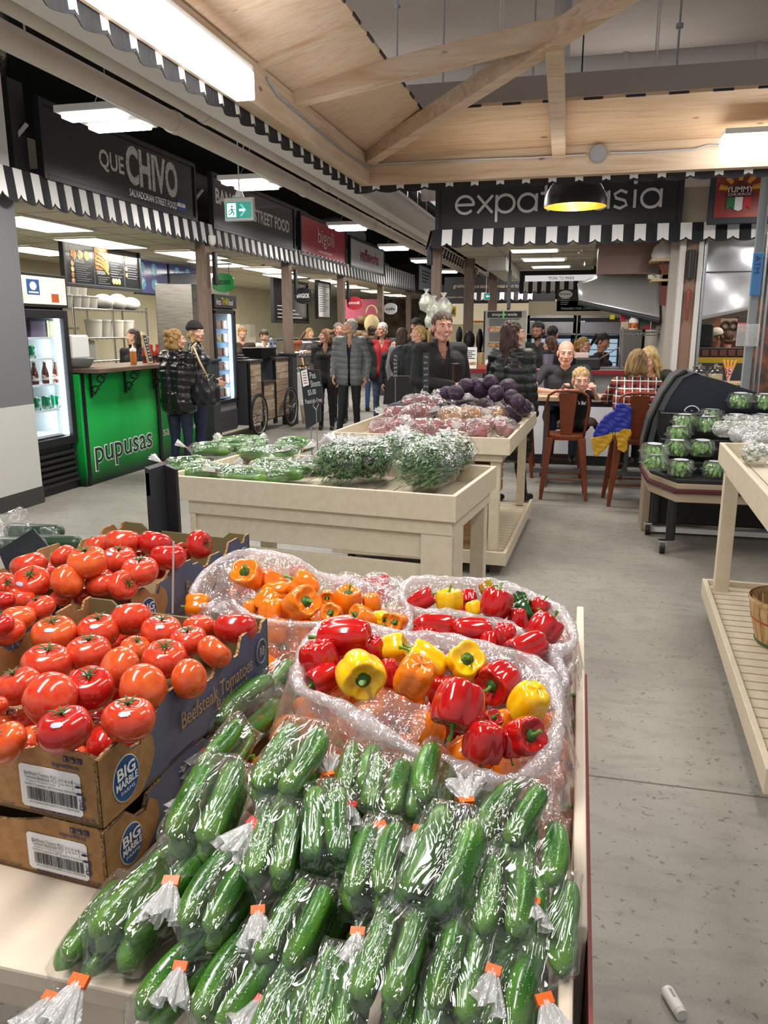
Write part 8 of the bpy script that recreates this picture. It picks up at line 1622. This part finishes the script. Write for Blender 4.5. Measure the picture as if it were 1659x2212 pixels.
 if hands:
  g=M()
  for s_,sd in (('L',1),('R',-1)):
   hw=D.get('hand'+s_,{}); d=Q['w'+s_]-Q['e'+s_]; d=Rb @ V3(hw['d']) if 'd' in hw else d; up=Rb @ V3(hw.get('up',(sd,-.2,0))); hand_geo(g,Q['w'+s_],d,up,k*1.02,hw.get('curl',.38),hw.get('side',sd)); g.cap(Q['w'+s_]-(Q['w'+s_]-Q['e'+s_])*.12,Q['w'+s_]+V3(d)/np.linalg.norm(d)*.01,.026*k,.024*k,10)
  v,_,f=remesh(g,(.0045 if near else .0075)*k,1); B.add(v,f)
 B.build('body',[skin(sk),LIP],root,smooth=1)
 for sx in (-1,1):
  o=M().ball(hp_(sx*.031,-.0745,.012),.0125*hk,14).build('eye',[EYW,EYD],root,smooth=1); cc=np.array(hp_(sx*.031,-.0745,.012))-O; gz=Rh @ V3((0,-1,0))
  for p in o.data.polygons: p.material_index=1 if np.dot(np.array(p.center)-cc,gz)>.0102*hk else 0
  if near: M().cap(hp_(sx*.016,-.093,.033),hp_(sx*.047,-.078,.035),.0035*hk,.0028*hk,6).build('eyebrow',hairm(hair[1],hair[2]),root,smooth=1); M().cap(hp_(sx*.018,-.0865,.0215),hp_(sx*.044,-.078,.0205),.0042*hk,.0038*hk,6).build('eyelid',skin(sk),root,smooth=1)
 if smile and near: M().cap(hp_(-.015,-.0945,-.055),hp_(.015,-.0945,-.055),.0035*hk,.0035*hk,6).build('teeth',SWHITE,root,smooth=1)
 if glasses:
  m=M()
  for sx in (-1,1): c=(sx*.032,-.098,.010); m.tube([hp_(c[0]+.024*cos(a),c[1],c[2]+.016*sin(a)) for a in np.linspace(0,6.28,16)],.0018*hk,5).tube([hp_(sx*.056,-.096,.014),hp_(sx*.078,.01,.012)],.0018*hk,5)
  m.cap(hp_(-.008,-.1,.014),hp_(.008,-.1,.014),.0018*hk,.0018*hk,6).build('glasses',DK,root)
 if beard: m=M(); m.ball(hp_(0,-.052,-.076),R_((.042,.042,.036)),14,R=Rh); [m.cap(hp_(sx*.068,-.0,-.02),hp_(sx*.04,-.05,-.07),.014*hk,.022*hk,8) for sx in (-1,1)]; v,_,f=remesh(m,.007*hk); lc=(v-hd) @ Rh/hk; f=[q for q in f if not (abs(lc[q[0]][0])<.022 and lc[q[0]][2]>-.068)]; M().add(v,f).build('beard',hairm(beard,beard),root,smooth=1)
 # hair
 ty,c1,c2=hair[:3]; hm=hairm(c1,c2); m=M()
 if ty != 'bald':
  m.ball(hp_(0,.026,.046),R_((.084,.098,.088)),20,R=Rh)
  if ty in ('bob','curly','long'): [m.cap(hp_(sx*.055,.035,.03),hp_(sx*(.075 if ty != 'long' else .06),.045,(-.085 if ty != 'long' else -.10)),.045*hk,.042*hk,10) for sx in (-1,1)]; m.cap(hp_(0,.06,.03),hp_(0,.072,-.07 if ty != 'long' else -.12),.07*hk,.06*hk,12)
  if ty=='curly': rr=random.Random(3); [m.ball(hp_(.085*cos(a)*rr.uniform(.8,1.1),.03+.095*abs(sin(a)),rr.uniform(-.09,.10)),.03*hk,8) for a in np.arange(22)*.3-.2]
  if ty=='long': [m.cap(hp_(sx*.05,.05,-.08),hp_(sx*.045,.075,-.27),.045*hk,.03*hk,10) for sx in (-1,0,1)]; [m.cap(hp_(sx*.07,.0,-.02),hp_(sx*.078,-.015,-.22),.022*hk,.016*hk,8) for sx in (-1,1)]
  if ty=='pony': m.cap(hp_(0,.10,.06),hp_(0,.15,.04),.024*hk,.030*hk,10); m.cap(hp_(0,.15,.04),hp_(.02,.165,-.12),.032*hk,.016*hk,10)
  if ty=='bun': m.ball(hp_(0,.12,.06),.036*hk,10)
  if ty in ('short','pony','bun','beanie','cap'): m.cap(hp_(-.03,.07,-.03),hp_(.03,.07,-.03),.045*hk,.045*hk,8)
  if ty=='beanie': [m.cap(hp_(sx*.06,.02,-.02),hp_(sx*.065,-.01,-.20),.028*hk,.02*hk,8) for sx in (-1,1)]
  v,nn,f=remesh(m,(.008 if near else .0105)*hk,1); lc=(v-hd) @ Rh/hk
  hl=.058 if ty in ('short','pony','bun','cap','beanie') else .045
  if ty in ('bob','curly','long','beanie'): cut=(lc[:,1]<-.035+.0*lc[:,0]) & (lc[:,2]<hl) & (np.abs(lc[:,0])<.062)
  else: cut=((lc[:,1]<-.03) & (lc[:,2]<hl)) | ((lc[:,1]<.022) & (lc[:,2]<.012)) | ((np.abs(lc[:,0])>.05) & (lc[:,1]<.035) & (lc[:,2]<-.02))
  if ty=='fringe': cut=(lc[:,1]<-.03) & (lc[:,2]<.03)
  wv=.003*hk*(np.sin(lc[:,0]*210+lc[:,2]*60)+np.sin(lc[:,0]*90-lc[:,1]*160+lc[:,2]*30)); v=v+nn*wv[:,None]
  f=[q for q in f if not any(cut[i] for i in q)]; M().add(v,f).build('hair',hm,root,smooth=1)
 else:
  m=M().ball(hp_(0,.022,.012),R_((.0795,.097,.06)),18,R=Rh); v,_,f=remesh(m,.008*hk,0); lc=(v-hd) @ Rh/hk; f=[q for q in f if lc[q[0]][1]>.01 and lc[q[0]][2]<.045]; M().add(v,f).build('hair',hm,root,smooth=1)
 if ty in ('beanie','cap'):
  hc=cloth(hair[3] if len(hair)>3 else '#17171a',.85); m=M().ball(hp_(0,.026,.062 if ty=='beanie' else .055),R_((.091,.106,.095 if ty=='beanie' else .082)),20,R=Rh); v,_,f=remesh(m,.008*hk,0); lc=(v-hd) @ Rh/hk; f=[q for q in f if lc[q[0]][2]>.045-.25*max(0,lc[q[0]][1])]; M().add(v,f).build('hat',hc,root,smooth=1)
  if ty=='cap': M().ball(hp_(0,-.105,.055),R_((.062,.075,.007)),14,R=Rh).build('cap_peak',hc,root,smooth=1)
  else: M().loft([[hp_((.093+q)*cos(a),.024+(.108+q)*sin(a),z+.1*max(0,-sin(a))*0) for a in np.arange(28)*pi/14] for q,z in ((0,.038),(.005,.045),(.005,.078),(-.002,.084))],cap=0).build('hat_cuff',hc,root,smooth=1)
 # clothes
 kind,tc=top[0],top[1]; g={'coat': .022,'puffer': .028,'tee': .006,'shirt': .010,'longpuffer': .03}[kind]
 m=M(); torso(m,g,hem={'longpuffer': .38,'coat': .10,'puffer': .06}.get(kind,.05))
 for s_ in 'LR': arm(m,s_,g*.75,.62 if kind=='tee' else 1.0)
 if kind in ('coat','puffer','longpuffer'): m.lathe([(.078*k,-.03*k),(.085*k,.0),(.074*k,.05*k),(.064*k,.055*k)],Q['neck']+V3((0,0,-.0)),16,cap=True)
 elif kind != 'tee': m.lathe([(.07*k,-.05*k),(.062*k,.01*k),(.056*k,.025*k)],Q['neck'],16,cap=True)
 v,nn,f=remesh(m,(.009 if near else .013)*k,2)
 z=(v[:,2]-z0)/k; fold=.0025*np.sin(v[:,0]*31+v[:,2]*23)*np.sin(v[:,1]*27+v[:,2]*11+1)
 if 'puffer' in kind: fold=fold+.010*(np.abs(np.sin(z*pi/.085+.4*np.sin(v[:,0]*9)))**.7-.6)
 v=v+nn*(fold*k)[:,None]; lb=(v-Q['chest']) @ Rb/k
 if open_front:
  zl=(v[:,2]-z0)/k; top_z=D['neck'][2]-.03; fr=(lb[:,1]<-.03) & (np.abs(lb[:,0]+.0)<open_front*(1+1.0*np.clip((zl-top_z+.25)/.25,0,1))); f=[q for q in f if not all(fr[i] for i in q)]
 else:
  nk=D['neck'][2]; zl=(v[:,2]-z0)/k
  if kind in ('shirt','tee'): fr=(lb[:,1]<-.02) & (np.abs(lb[:,0])<np.clip((zl-(nk-(.17 if kind=='shirt' else .07)))*.42,0,.07)); f=[q for q in f if not all(fr[i] for i in q)]
 tm=top[2] if len(top)>2 else cloth(tc,.38 if 'puffer' in kind else .75); o=M().add(v,f).build('jacket' if g>.015 else 'shirt',tm,root,smooth=1)
 if shirt: m=M(); torso(m,g*.45,hem=.03); v,nn,f=remesh(m,.012*k,2); lb=(v-Q['chest']) @ Rb/k; zl=(v[:,2]-z0)/k; fr=(lb[:,1]<-.02) & (np.abs(lb[:,0])<np.clip((zl-(D['neck'][2]-.15))*.45,0,.07)); f=[q for q in f if not all(fr[i] for i in q)]; M().add(v,f).build('shirt',cloth(shirt),root,smooth=1)
 if lower:
  m=M(); [m.cap(Q['pelvis']+S*sx*.06*k,Q['h'+s_],.11*w*k,.09*w*k,12) for sx,s_ in ((1,'L'),(-1,'R'))]
  for s_ in 'LR': leg(m,s_,.006)
  v,nn,f=remesh(m,(.010 if near else .014)*k,2); fold=.003*np.sin(v[:,2]*47+v[:,0]*19)*np.sin(v[:,1]*37+v[:,2]*13); M().add(v+nn*fold[:,None],f).build('trousers',cloth(legs,.8),root,smooth=1)
  for s_ in 'LR':
   a=Q['a'+s_]; m=M().cap(a+V3((0,0,-.035*k))-F*.03*k,a+F*.13*k+V3((0,0,-.05*k)),.042*k,.034*k,10).cap(a,a-V3((0,0,.03*k)),.042*k,.042*k,10); v,_,f=remesh(m,.010*k,1); v[:,2]=np.maximum(v[:,2],min(a[2]-.082*k,a[2]-.05)); M().add(v,f).build('shoe',cloth(shoes,.5),root,smooth=1)
 return root,Q
def plaid():
 m=mat('plaid_flannel','#1d2030',.85); nt=m.node_tree; b=nt.nodes['Principled BSDF']; N=nt.nodes; L=nt.links; tc=N.new('ShaderNodeTexCoord'); sp=N.new('ShaderNodeSeparateXYZ'); L.new(tc.outputs['Object'],sp.inputs[0]); prev=None
 base=N.new('ShaderNodeRGB'); base.outputs[0].default_value=(*hexc('#232637'),1); prev=base.outputs[0]
 for ax,per,off,wd,col in ((0,.07,0,.30,'#b8442a'),(2,.07,.01,.30,'#b8442a'),(0,.07,.04,.16,'#e9e2da'),(2,.07,.05,.16,'#e9e2da'),(0,.06,.0,.0,'#fff')):
  if wd==0: continue
  a=N.new('ShaderNodeMath'); a.operation='MULTIPLY_ADD'; a.inputs[1].default_value=1/per; a.inputs[2].default_value=off/per+100; L.new(sp.outputs[ax],a.inputs[0]); fr=N.new('ShaderNodeMath'); fr.operation='FRACT'; L.new(a.outputs[0],fr.inputs[0]); lt=N.new('ShaderNodeMath'); lt.operation='LESS_THAN'; lt.inputs[1].default_value=wd; L.new(fr.outputs[0],lt.inputs[0]); sc_=N.new('ShaderNodeMath'); sc_.operation='MULTIPLY'; sc_.inputs[1].default_value=.62 if wd>.2 else .85; L.new(lt.outputs[0],sc_.inputs[0])
  mx=N.new('ShaderNodeMix'); mx.data_type='RGBA'; L.new(sc_.outputs[0],mx.inputs[0]); L.new(prev,mx.inputs[6]); mx.inputs[7].default_value=(*hexc(col),1); prev=mx.outputs[2]
 L.new(prev,b.inputs['Base Color']); return m
BK='#17171a'
# left stall
person('dark-haired person in a black top behind the green counter',-6.0,10.0,1.63,0,hy=-20,hair=('long','#2a1d18','#3d2b24'),top=('tee',BK),female=True)
_,Q=person('person with wavy blonde hair in a black puffer jacket seen from behind',-4.3,8.02,1.62,170,hy=135,hair=('curly','#b08a50','#8a6236'),top=('puffer','#141417',mat('glossy_puffer','#121215',.22,bump=(22,.7))),legs='#182238',female=True,w=1.12,J=dict(eL=(.20,-.04,1.15),wL=(.12,-.2,1.05),eR=(-.22,-.02,1.13),wR=(-.12,-.2,1.02)),near=True)
c=V3((-3.98,8.02,.97)); t=thing('handbag','large black leather shoulder bag with a cream strap','handbag',c)
m=M().loft([[c+V3((sx*w_*.9,sy*d_,z)) for sx,sy in ((-1,-.6),(-.5,-1),(.5,-1),(1,-.6),(1,.6),(.5,1),(-.5,1),(-1,.6))] for w_,d_,z in ((.13,.05,-.17),(.17,.08,-.13),(.17,.09,-.02),(.135,.06,.12),(.12,.03,.17))]); v,nn,f=remesh(m,.01,3); M().add(v+nn*(.005*np.sin(v[:,0]*60)*np.sin(v[:,2]*40))[:,None],f).build('bag_body',mat('bag_leather','#1e1e22',.28,bump=(10,.6)),t,smooth=1)
M().tube([c+V3((-.08,-.03,.15)),c+V3((-.11,-.05,.32)),c+V3((-.12,-.02,.46)),c+V3((-.10,.05,.5))],.009,8).tube([c+V3((.05,-.03,.15)),c+V3((-.02,-.05,.3)),c+V3((-.1,-.02,.46))],.011,8).build('strap',mat('strap_cream','#c9b288',.5),t,smooth=1); M().tube([c+V3((.05+.016*cos(a),-.05,.14+.016*sin(a))) for a in np.linspace(0,6.28,12)],.004,6).build('ring',mat('brass','#c9a860',.3,1),t)
person('person in a black beanie and black puffer jacket looking right',-4.42,8.72,1.70,110,hy=75,hair=('beanie','#c2a36a','#a5864e','#141416'),top=('puffer','#1b1b1f'),legs='#1c2740',female=True,J=dict(wR=(-.15,-.22,1.05)))
person('blonde server looking down beside the narrow display fridge',-5.78,13.2,1.67,20,hy=30,hp=20,hair=('pony','#b08255','#8f6540'),top=('tee','#3a2a26'),female=True)
person('person in a white chef jacket bent over behind the counter',-6.05,14.85,1.62,60,hp=35,hair=('short','#241c18','#3a2e28'),top=('shirt','#d8d8d6'))
person('person with blonde hair behind the curved glass display',-5.7,16.6,1.66,60,hair=('bob','#b9975c','#94743f'),top=('tee','#4a4a4e'),female=True)
# shoppers in the aisle
person('person with curly light brown hair, dark jacket and v-neck top',-4.03,12.5,1.63,10,hy=-60,hair=('curly','#8a6440','#6a4a2e'),top=('coat','#2a2524'),shirt='#1d1c1e',open_front=.06,legs='#131316',female=True,near=True,J=dict(wR=(-.2,-.18,1.02)))
person('grey-haired person mostly hidden behind the curly haired person',-4.1,13.5,1.74,0,hy=30,hair=('short','#6a625c','#8a8078'),top=('coat','#2a2b2f'),sk='#c98f76')
person('person in a grey quilted puffer jacket looking up',-3.40,11.75,1.78,10,hy=-58,hp=-14,hair=('short','#b9b4ae','#94908b'),top=('puffer','#6f7475',mat('grey_puffer','#6a6f70',.5,bump=(30,.4))),shirt='#131316',open_front=.022,legs='#16181e',shoes='#4a4038',near=True,J=dict(eL=(.27,.03,1.14),wL=(.25,-.06,.9),wR=(-.24,-.1,.93),kR=(-.11,-.06,.5),aR=(-.16,-.12,.085),aL=(.10,.06,.085)))
person('person with white hair and glasses in a red shirt and black jacket',-3.33,13.5,1.74,10,hy=-28,hair=('short','#dcd9d4','#bdb9b3'),top=('coat','#1a1a1d'),shirt='#a51f28',open_front=.085,legs='#3a4d68',glasses=True,near=True,J=dict(aL=(.22,.12,.1),kL=(.15,-.02,.5)))
person('pair of legs in blue jeans walking behind the shoppers, dark coat',-4.05,15.6,1.70,180,hair=('short','#2a1d18','#3d2b24'),top=('coat','#202226'),legs='#3d5c88')
_,Q=person('person with long brown hair wearing a black backpack',-2.52,11.5,1.64,170,hy=150,hair=('long','#3a2820','#55402f'),top=('shirt','#8a8d92'),legs='#6f7176',female=True)
c=V3((-2.5,11.28,1.17)); m=M().ball(c,(.17,.10,.24),16); v,_,f=remesh(m,.015); tag(M().add(v,f).build('backpack',cloth('#141517',.6),smooth=1),'black backpack worn by the person with long brown hair','backpack')
person('person with a blonde ponytail in profile looking left',-2.2,11.0,1.67,160,hy=-75,hp=-6,hair=('pony','#d0b070','#a98a50'),top=('coat','#15181f'),legs='#1b1b1e',female=True,near=True)
person('person in a black cap behind the blonde ponytail',-2.54,12.6,1.80,0,hair=('cap','#2a1d18','#3d2b24','#1b1b1e'),top=('coat','#1b1b1e'),sk='#b98468')
person('dark-haired person far down the aisle behind the red shirt',-2.95,12.8,1.48,20,hair=('bob','#1f1815','#352a24'),top=('coat','#1d1b1f'),female=True)
person('person in dark clothes at the end of the aisle',-3.1,17.0,1.72,0,hair=('short','#2a1d18','#3d2b24'),top=('coat','#2b2c31'),sk='#c98f76')
person('smiling person in a black coat holding a dark cup',-1.27,7.42,1.78,35,hy=28,hair=('short','#3a271c','#5a3f2c'),top=('coat','#141417'),sk='#d29a84',legs='#121318',near=True,smile=True,w=1.22,hs=1.12,shirt='#1c1c20',open_front=.03,J=dict(neck=(0,-.01,1.45),head=(.0,-.05,1.60),sL=(.20,0,1.40),sR=(-.20,0,1.40),eR=(-.26,-.04,1.13),wR=(-.02,-.34,1.10),eL=(.27,0,1.12),wL=(.20,-.10,.88),handR=dict(d=(.55,-.8,.12),up=(-.5,-.3,.8),curl=.55,side=1)))
c=at(983,803,Y=7.06); t=thing('drink_cup','dark tumbler held by the smiling person in black','cup',c-Vector((0,0,.07))); M().lathe([(.028,-.07),(.036,.06),(.033,.06)],c,18,cap=True).build('cup_body',mat('tumbler_brown','#2b1712',.2,coat=.5),t,smooth=2); M().lathe([(.038,.058),(.039,.07),(.03,.075)],c,18,cap=True).build('lid',BLACK,t,smooth=2)
person('walking person with long dark hair in a long black puffer coat',-.60,7.40,1.69,150,hy=115,hair=('long','#38241f','#4a322b'),top=('longpuffer','#14191a',mat('dark_puffer','#12181a',.4,bump=(25,.5))),legs='#101115',shoes='#101012',female=True,near=True,w=1.08,J=dict(kL=(.12,.05,.5),aL=(.12,.05,.085),kR=(-.05,-.1,.5),aR=(-.08,-.16,.085),wL=(.2,-.1,.95)))
# noodle stall staff
person('person with dark tied hair and beard in a dark grey t-shirt',-.57,11.2,1.72,5,hy=-20,hp=12,hair=('bun','#1f1815','#33261f'),top=('tee','#3a3a3a'),beard='#2a1f1a',sk='#c9937a',near=True,J=dict(eR=(-.25,0,1.13),wR=(-.22,-.12,.95)))
person('person with a brown ponytail and black top seen from behind the bar',-.39,10.6,1.53,150,hy=-140,hair=('pony','#4a2c22','#6a4433'),top=('tee','#141416'),female=True)
person('person with short black hair in dark blue seen from behind',-.40,12.1,1.67,160,hair=('short','#14110f','#2a2522'),top=('shirt','#22242c'),legs='#1b1b1e')
person('blonde server with glasses behind the pink box',.05,11.0,1.52,30,hy=60,hair=('pony','#b8924f','#94703a'),top=('tee','#1b1b1e'),glasses=True,female=True)
person('person with a black ponytail and maroon top looking down',.28,10.9,1.57,70,hy=60,hp=25,hair=('pony','#14110f','#2a2522'),top=('shirt','#2a1a24'),sk='#b98468',female=True)
person('person in a pale cap and light shirt in the churros kitchen',1.74,11.4,1.63,-60,hy=-70,hp=20,hair=('cap','#3a2a20','#55402f','#c2bfba'),top=('shirt','#a8a698'),sk='#8f6248')
person('person in a red top behind the pale cap',2.03,12.2,1.60,180,hair=('short','#3a271c','#5a3f2c'),top=('tee','#b3202c'))
# seated group
person('bald seated person in a dark polo shirt, hands clasped on the table',-.14,8.98,1.74,0,hy=4,hp=8,hair=('bald','#b9aea6','#9a9088'),top=('tee','#2e2f34'),sk='#dba792',legs='#2b3a52',near=True,seat=.66,w=1.2,hs=1.12,J=dict(chest=(0,-.10,1.07-.02),neck=(0,-.16,1.235),head=(0,-.22,1.375),sL=(.21,-.13,1.20),sR=(-.21,-.13,1.20),eL=(.30,-.33,1.0),eR=(-.34,-.33,1.0),wL=(.05,-.50,.99),wR=(-.07,-.50,.985),handL=dict(d=(-1,-.25,.12),up=(-.1,-.3,1),curl=.7,side=-1),handR=dict(d=(1,-.2,.3),up=(.2,-.2,1),curl=.6,side=1)))
person('small blond child kneeling on the stool, chin on its backrest',.02,7.94,1.12,5,hy=8,hp=6,hair=('short','#d9bd84','#b8985c'),top=('tee','#141417'),legs='#5a4c42',sk='#e8b5a0',near=True,smile=True,hs=1.55,z0=.07,J=dict(pelvis=(0,.12,1.04),chest=(0,.03,1.36),neck=(0,-.04,1.52),head=(.0,-.12,1.66),hL=(.09,.12,1.02),hR=(-.09,.12,1.02),kL=(.2,-.1,1.05),kR=(-.2,-.08,1.05),aL=(.30,.25,.97),aR=(-.26,.25,.98),sL=(.15,-.02,1.46),sR=(-.15,-.02,1.46),eL=(.26,-.10,1.40),eR=(-.30,-.08,1.42),wL=(.16,-.30,1.56),wR=(-.26,-.26,1.58),handL=dict(d=(0,-.7,.5),up=(0,-.2,1),curl=.8),handR=dict(d=(.3,-.7,.5),up=(0,-.2,1),curl=.8)))
c=at(1248,874,Y=7.70); m=M(); put_text(m,"'s Ba!",c,(.075,0,0),(0,0,.036),bold=.01); o=m.build('chest_lettering',SWHITE); o.parent=bpy.data.objects['person.025'] if 'person.025' in bpy.data.objects and 'child' in bpy.data.objects['person.025']['label'] else None
if not o.parent:
 for q in bpy.data.objects:
  if q.type=='EMPTY' and 'child kneeling' in q.get('label',''): o.parent=q; o.location=o.location-q.location
person('seated person in a red, white and black plaid shirt seen from behind',.53,7.80,1.66,175,hy=165,hair=('bob','#a88a58','#6f5434'),top=('shirt','#fff',plaid()),legs='#23262e',near=True,seat=.66,w=1.12,female=True,J=dict(neck=(0,-.05,1.22),head=(0,-.08,1.385),chest=(0,-.02,1.04),sL=(.18,-.04,1.18),sR=(-.18,-.04,1.18),eL=(.30,-.22,1.0),eR=(-.28,-.22,.99),wL=(.12,-.42,1.0),wR=(-.1,-.42,1.0)))
person('seated person with long blonde hair leaning in beside the plaid shirt',.74,8.95,1.68,0,hy=-40,hp=28,hair=('long','#cdb27c','#a88a58'),top=('shirt','#343530'),legs='#1b1b1e',near=True,seat=.66,female=True,J=dict(neck=(-.02,-.16,1.24),head=(-.04,-.24,1.37),chest=(0,-.08,1.05),sL=(.17,-.14,1.2),sR=(-.17,-.14,1.2),eL=(.27,-.35,1.0),eR=(-.25,-.35,1.0),wL=(.1,-.5,.985),wR=(-.1,-.5,.985)))
# blue and yellow child jacket hanging on the second stool
t=thing('child_jacket','royal blue and yellow quilted jacket hanging on the second metal stool','jacket',at(1325,970,Y=7.45)); J_=lambda x,y,Y=7.42: at(x,y,Y=Y)
for nm,pl_,col in (('jacket_body',(1060,850,1120,835,1180,850,1245,890,1240,1000,1230,1150,1150,1140,1100,1190,1040,1185,1030,1170,920,1220,780,1245,790,1190,850,1080,930,980,1030,930),'#22309a'),('yellow_hem',(750,1260,780,1240,920,1215,1030,1180,1010,1260,940,1370,900,1400,820,1470,800,1460),'#c99a1c'),('yellow_sleeve',(1045,1180,1150,1130,1235,1145,1235,1210,1200,1270,1185,1400,1150,1425,1080,1390),'#c99a1c')):
 q=[J_(1140+a/5.53,720+b_/5.53) for a,b_ in zip(pl_[::2],pl_[1::2])]; m=M().prism([(p.x,p.z) for p in q],(0,7.46,0),(1,0,0),(0,0,1),.05)
 v,nn,f=remesh(m,.0075,6); v=v+nn*(.006*(np.abs(np.sin(v[:,2]*70+v[:,0]*35+np.sin(v[:,0]*40)))**.6-.5)+.004*np.sin(v[:,0]*55)*np.sin(v[:,2]*48))[:,None]; M().add(v,f).build(nm,cloth(col,.45),t,smooth=1)
c=at(849,880,Y=9.0); m=M().lathe([(.07,-.16),(.085,.10),(.08,.1)],c,16,cap=True); t=thing('paper_bag_cup','white and green cup-shaped carton by the backpack person','carton',c-Vector((0,0,.16))); m.build('carton_body',mat('green_white','#d5dedb',.5,n=(10,'#1f6a4c',.52,.56),stretch=(2,2,.5)),t,smooth=2)
tag(M().loft([[V3((-1.97+sx*w_,8.9+sy*.08,z)) for sx,sy in ((-1,-1),(1,-1),(1,1),(-1,1))] for w_,z in ((.19,.78),(.17,1.0),(.10,1.1))]).build('shopping_bag',cloth('#131316',.5)),'black shopping bag behind the beet bags at the left','bag')
